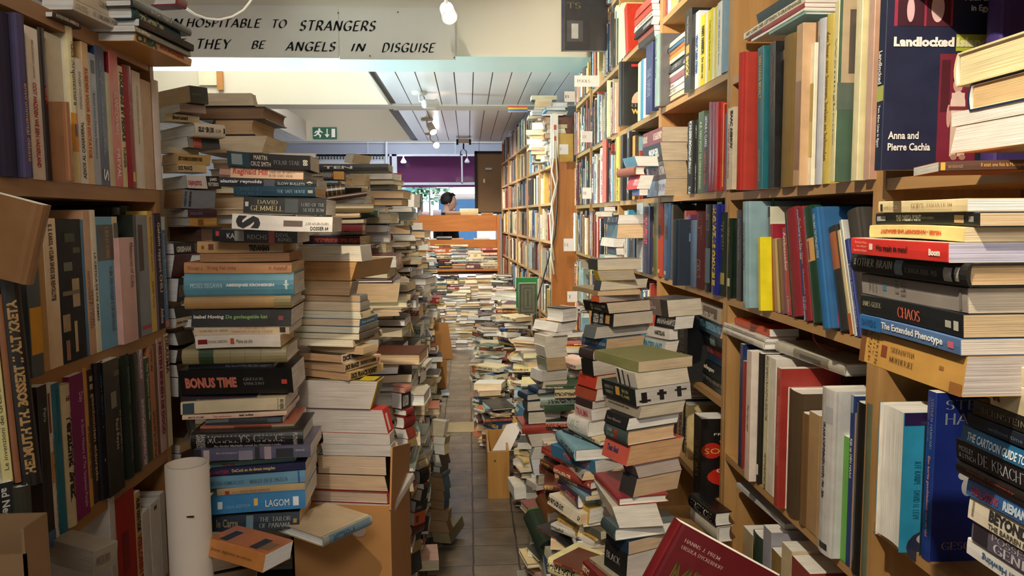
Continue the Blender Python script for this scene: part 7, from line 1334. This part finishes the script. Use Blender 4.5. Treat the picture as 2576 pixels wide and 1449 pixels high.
rnd_pile(.35, 3.05, 0, atY(1380, 1282, 2.95).z, [-80, 10], K4 + ', lower part', 413, 8, .01, group=RG)
# thick volumes tumbled at the foot
def tumbled(px, py, Y, yaw, steep, L, T, W, col, label, **o):
    """a volume lying askew: its spine runs towards the camera and down, yaw turns it, steep is the fall in degrees"""
    c = atY(px, py, Y); a, st = math.radians(yaw), math.radians(steep)
    x = V((math.sin(a) * math.cos(st), -math.cos(a) * math.cos(st), -math.sin(st))); y = V((math.cos(a), math.sin(a), -.18)); y = (y - x * y.dot(x)).normalized(); z = x.cross(y)
    book(frame(x, y, z, c), L, T, W, 'h', col, label, 'thick volumes tumbled at the foot of the columns', pri=2, **o)
tumbled(1392, 1282, 2.80, 22, 34, .2, .05, .12, '#44445c', 'thick slate-blue hardback tumbled on top of the leather volumes by the tiles', page='#b8b4a8')
tumbled(1372, 1318, 2.78, 24, 38, .2, .05, .11, '#6c4428', 'brown leather volume with red-edged pages leaning under the slate-blue one', page='#a8988c')
tumbled(1352, 1345, 2.76, 26, 40, .2, .016, .12, '#4c9444', 'slim bright green paperback slipped between the tumbled volumes', page='#b8bcc8')
tumbled(1345, 1372, 2.74, 24, 38, .23, .06, .13, '#2c3c30', 'thick dark green volume at the bottom of the tumbled group by the tiles', page='#b0aca4')
tumbled(1432, 1352, 2.55, 12, 42, .19, .055, .1, '#a88c58', 'thick ochre volume with a printed emblem standing off from the tumbled group', page='#b8b0a8', deco=[(.1, .3, .25, .75, '#4c3c20')])
for i, (px, yt, Y, yw) in enumerate([(1380, 1372, 2.95, [-60, 180]), (1455, 1405, 2.6, [-60, 180]), (1470, 1210, 2.5, [-70, 180]), (1452, 1120, 2.8, [-60, 180, 0]), (1440, 900, 3.2, [-70, 178]), (1428, 960, 3.0, [-60, 0])]):
    heap(px, yt, Y, 420 + i, ['the low pile by the tumbled volumes', 'the pile behind the ochre volume', 'the pile beside the tall column', 'the pile with open covers', 'the pile near the black cable', 'the pile before the shelf foot'][i], 0, yw, 16, .02, group=RG, tilt=6)
# ------------------------------------------------------------------ the big heap further on
HG = 'books heaped against the angled bookcases'
rr = random.Random(5); k = 900
for Y in (3.35, 3.6, 3.85, 4.1, 4.35, 4.6, 4.9, 5.2, 5.5, 5.8, 6.1, 6.4, 6.8, 7.2, 7.6, 8.0, 8.4, 8.8):
    xm = (.37 if Y < 4.75 else .16); xe = min(.72, (XS(Y) if Y > 5.4 else .78) - .06)
    x = xm
    while x < xe:
        f = (x - xm) / max(.1, xe - xm)
        h = (.35 + .55 * f + rr.uniform(-.12, .16)) if Y < 5 else (.45 + .42 * f + rr.uniform(-.1, .14))
        if Y > 6.5: h = .5 + .35 * f + rr.uniform(-.1, .1)
        if not (1200 < proj(V((x, Y, .2)))[0] < 1290 and 4.0 < Y < 4.75):
            rnd_pile(x + rr.uniform(-.03, .03), Y, 0, h, [178, 0, -90, 150, -60], f'the heap {"before" if Y < 5 else "along"} the angled bookcases', k, 20, .016, group=HG, tilt=7, cols=None)
        k += 1; x += .19 + rr.uniform(0, .04)
# green book and ornate grey book standing on the heap
def upright(px0, px1, py0, py1, Y, T, col, label, kind='h', **o):
    a, b2 = atY(px0, py1, Y), atY(px1, py0, Y); L = b2.z - a.z; W = b2.x - a.x
    book(frame(V((0, 0, -1)), V((1, 0, 0)), V((0, -1, 0)), V((a.x, Y + T, a.z + L / 2))), L, T, W, kind, col, label, 'books standing on the heap', pri=4, **o)
upright(1300, 1352, 698, 775, 4.8, .02, '#1c7c3c', 'bright green hardback standing on the heap behind the ornate grey one')
upright(1306, 1350, 712, 790, 4.65, .03, '#5c6050', 'old grey-green hardback with an ornate stamped frame standing on the heap', page='#d8d0b0', front='#5c6050', deco=[('f', .06, .94, .04, .06, '#2c3028'), ('f', .06, .94, .94, .96, '#2c3028'), ('f', .06, .1, .06, .94, '#2c3028'), ('f', .9, .94, .06, .94, '#2c3028'), ('f', .25, .75, .15, .17, '#343830'), ('f', .25, .75, .83, .85, '#343830'), ('f', .25, .28, .17, .83, '#343830'), ('f', .72, .75, .17, .83, '#343830'), ('f', .46, .54, .25, .75, '#3c4038')])
upright(1396, 1412, 600, 735, 4.55, .16, '#1c6c50', 'tall teal-green hardback jutting from the card-marked shelf', W_=0) if False else None
# wooden crate and leaning board
cr = empty('wooden_crate', (.22, 4.2, 0), 'small open wooden crate standing on the floor tiles with papers in it', 'crate')
Yf = 3.98; a, b2, c = atY(1227, 1226, Yf), atY(1282, 1226, Yf), atY(1227, 1137, Yf); y2 = Yf + .42
CRW = wood('pine_crate', '#a8783c', '#bd9050', .5, 2, 4)
loc_build(MB().box(a.x, b2.x, Yf, Yf + .012, 0, c.z), 'front_board', CRW, cr); loc_build(MB().box(a.x, b2.x, y2, y2 + .012, 0, c.z), 'back_board', CRW, cr)
loc_build(MB().box(a.x - .0, a.x + .012, Yf + .012, y2, 0, c.z), 'side_board', CRW, cr); loc_build(MB().box(b2.x - .012, b2.x, Yf + .012, y2, 0, c.z), 'side_board', CRW, cr)
loc_build(MB().prism([atY(1245 + 2.6 * math.cos(t), 1160 + 2.6 * math.sin(t), Yf - .001) for t in [i * .7854 for i in range(8)]], (0, .003, 0)), 'knot', plain('wood_knot', '#4c2c14', .6), cr)
p0, p1 = atY(1238, 1134, 4.1), atY(1275, 1068, 4.25)
tag(MB().prism([p0, p0 + V((.1, 0, 0)), p1 + V((.1, 0, .02)), p1], (0, .01, -.005)).build('poster_sheet', plain('pale_poster', '#d0c8c4', .5, .12, 14)), 'pale printed sheet slanting out of the wooden crate', 'sheet')
p0, p1 = atY(1190, 1088, 5.3), atY(1252, 958, 5.3)
tag(MB().prism([p0, p0 + V((.045, 0, 0)), p1 + V((.045, 0, 0)), p1], (0, .3, 0)).build('picture_frame', wood('dark_frame_wood', '#3c2c18', '#5c4828', .5, 1, 4)), 'dark flat picture frame leaning against the heap beside the aisle', 'frame')
# ------------------------------------------------------------------ the person at the window
pe = empty('person', (0, 10.35, 0), 'dark-haired person in profile wearing a dark jacket, standing behind the display bookcase', 'person')
hc = atY(1131, 509, 10.35); hz = hc.z; s = 1.0
HAIR = plain('dark_hair', '#1a1614', .6, .2, 30); SKIN = plain('skin', '#d8b4a8', .55, .05, 12); JACK = plain('dark_jacket', '#1a1e2c', .8, .1, 20); JEAN = plain('blue_denim', '#2c5c94', .85, .15, 30)
def ell(mb, c, r, n=14, m=10, f=None, mi=0):
    b = len(mb.v)
    for i in range(m + 1):
        for j in range(n):
            t, q = math.pi * i / m, 2 * math.pi * j / n
            v = V((math.sin(t) * math.cos(q), math.sin(t) * math.sin(q), math.cos(t)))
            if f: v = f(v)
            mb.v.append(V(c) + V((v.x * r[0], v.y * r[1], v.z * r[2])))
    for i in range(m):
        for j in range(n): mb.face([b + i * n + j, b + i * n + (j + 1) % n, b + (i + 1) * n + (j + 1) % n, b + (i + 1) * n + j], mi)
bd = MB()
def face_shape(v):   # profile to +x
    k = v.copy()
    if v.x > .2 and v.z < .2: k.x *= 1.0 - .12 * abs(v.z)
    if v.x < 0 and v.z < -.3: k.x *= .8
    if v.z < -.2: k.y *= .82
    return k
ell(bd, (hc.x, 10.35, hz), (.093, .075, .118), 20, 16, face_shape)
bd.prism([(hc.x + .085, 10.34, hz + .015), (hc.x + .118, 10.345, hz - .022), (hc.x + .083, 10.34, hz - .034)], (0, .022, 0))
ell(bd, (hc.x + .078, 10.35, hz - .052), (.016, .024, .008)); ell(bd, (hc.x + .062, 10.35, hz - .098), (.026, .03, .022)); ell(bd, (hc.x - .012, 10.278, hz - .012), (.014, .009, .026))
bd.tube([(hc.x - .03, 10.35, hz - .05), (hc.x - .045, 10.35, hz - .14), (hc.x - .06, 10.35, hz - .2)], [.05, .052, .07], 14)
bd.tube([(hc.x - .06, 10.35, hz - .17), (hc.x - .06, 10.35, hz - .24), (hc.x - .05, 10.35, hz - .5), (hc.x - .05, 10.35, hz - .72), (hc.x - .05, 10.35, hz - .84)], [.06, .15, .15, .125, .14], 16)
for sy in (-1, 1):
    bd.tube([(hc.x - .05, 10.35 + sy * .07, hz - .8), (hc.x - .04, 10.35 + sy * .09, hz - 1.2), (hc.x - .05, 10.35 + sy * .1, .08), (hc.x + .08, 10.35 + sy * .1, .04)], [.09, .062, .045, .04], 12)
loc_build(bd, 'body', SKIN, pe, True)
hr = MB(); ell(hr, (hc.x - .022, 10.35, hz + .028), (.104, .088, .112), 20, 14, lambda v: V((v.x * (1 if v.x < .1 else .86), v.y, v.z if v.z > -.4 else -.4 + (v.z + .4) * .3)))
for i in range(7): hr.tube([(hc.x + .0, 10.30 + .015 * i, hz + .10), (hc.x + .045, 10.30 + .015 * i, hz + .112), (hc.x + .078, 10.30 + .015 * i, hz + .088)], [.022, .018, .006], 6)
loc_build(hr, 'hair', HAIR, pe, True)
jk = MB().tube([(hc.x - .062, 10.35, hz - .135), (hc.x - .06, 10.35, hz - .19), (hc.x - .06, 10.35, hz - .24), (hc.x - .05, 10.35, hz - .5), (hc.x - .05, 10.35, hz - .74)], [.075, .1, .17, .175, .165], 18)
for sy in (-1, 1): jk.tube([(hc.x - .06, 10.35 + sy * .15, hz - .25), (hc.x - .05, 10.35 + sy * .2, hz - .5), (hc.x + .06, 10.35 + sy * .16, hz - .72)], [.07, .055, .045], 12)
loc_build(jk, 'jacket', JACK, pe, True)
for sy in (-1, 1): ell(bd, (hc.x, 0, 0), (.001, .001, .001), 3, 2) if False else None
hm = MB()
for sy in (-1, 1):
    q = V((hc.x + .09, 10.35 + sy * .15, hz - .75)); hm.tube([q + V((-.03, 0, .02)), q, q + V((.045, 0, -.03))], [.028, .034, .03], 10)
    for j in range(4): hm.tube([q + V((.04, -.024 + .016 * j, -.025)), q + V((.075, -.026 + .017 * j, -.055)), q + V((.085 - .004 * j, -.026 + .017 * j, -.085))], [.009, .008, .006], 6)
    hm.tube([q + V((.01, sy * -.03, -.01)), q + V((.04, sy * -.045, -.04)), q + V((.055, sy * -.04, -.06))], [.011, .009, .007], 6)
loc_build(hm, 'hand', SKIN, pe, True)
tr = MB().tube([(hc.x - .05, 10.35, hz - .7), (hc.x - .05, 10.35, hz - .86)], [.15, .16], 16)
for sy in (-1, 1): tr.tube([(hc.x - .05, 10.35 + sy * .07, hz - .8), (hc.x - .04, 10.35 + sy * .09, hz - 1.2), (hc.x - .05, 10.35 + sy * .1, .1)], [.1, .078, .065], 12)
loc_build(tr, 'trousers', JEAN, pe, True)
sh = MB()
for sy in (-1, 1): ell(sh, (hc.x + .02, 10.35 + sy * .1, .045), (.135, .05, .045), 14, 8)
loc_build(sh, 'shoes', BLACKM, pe, True)
flush_books(300)
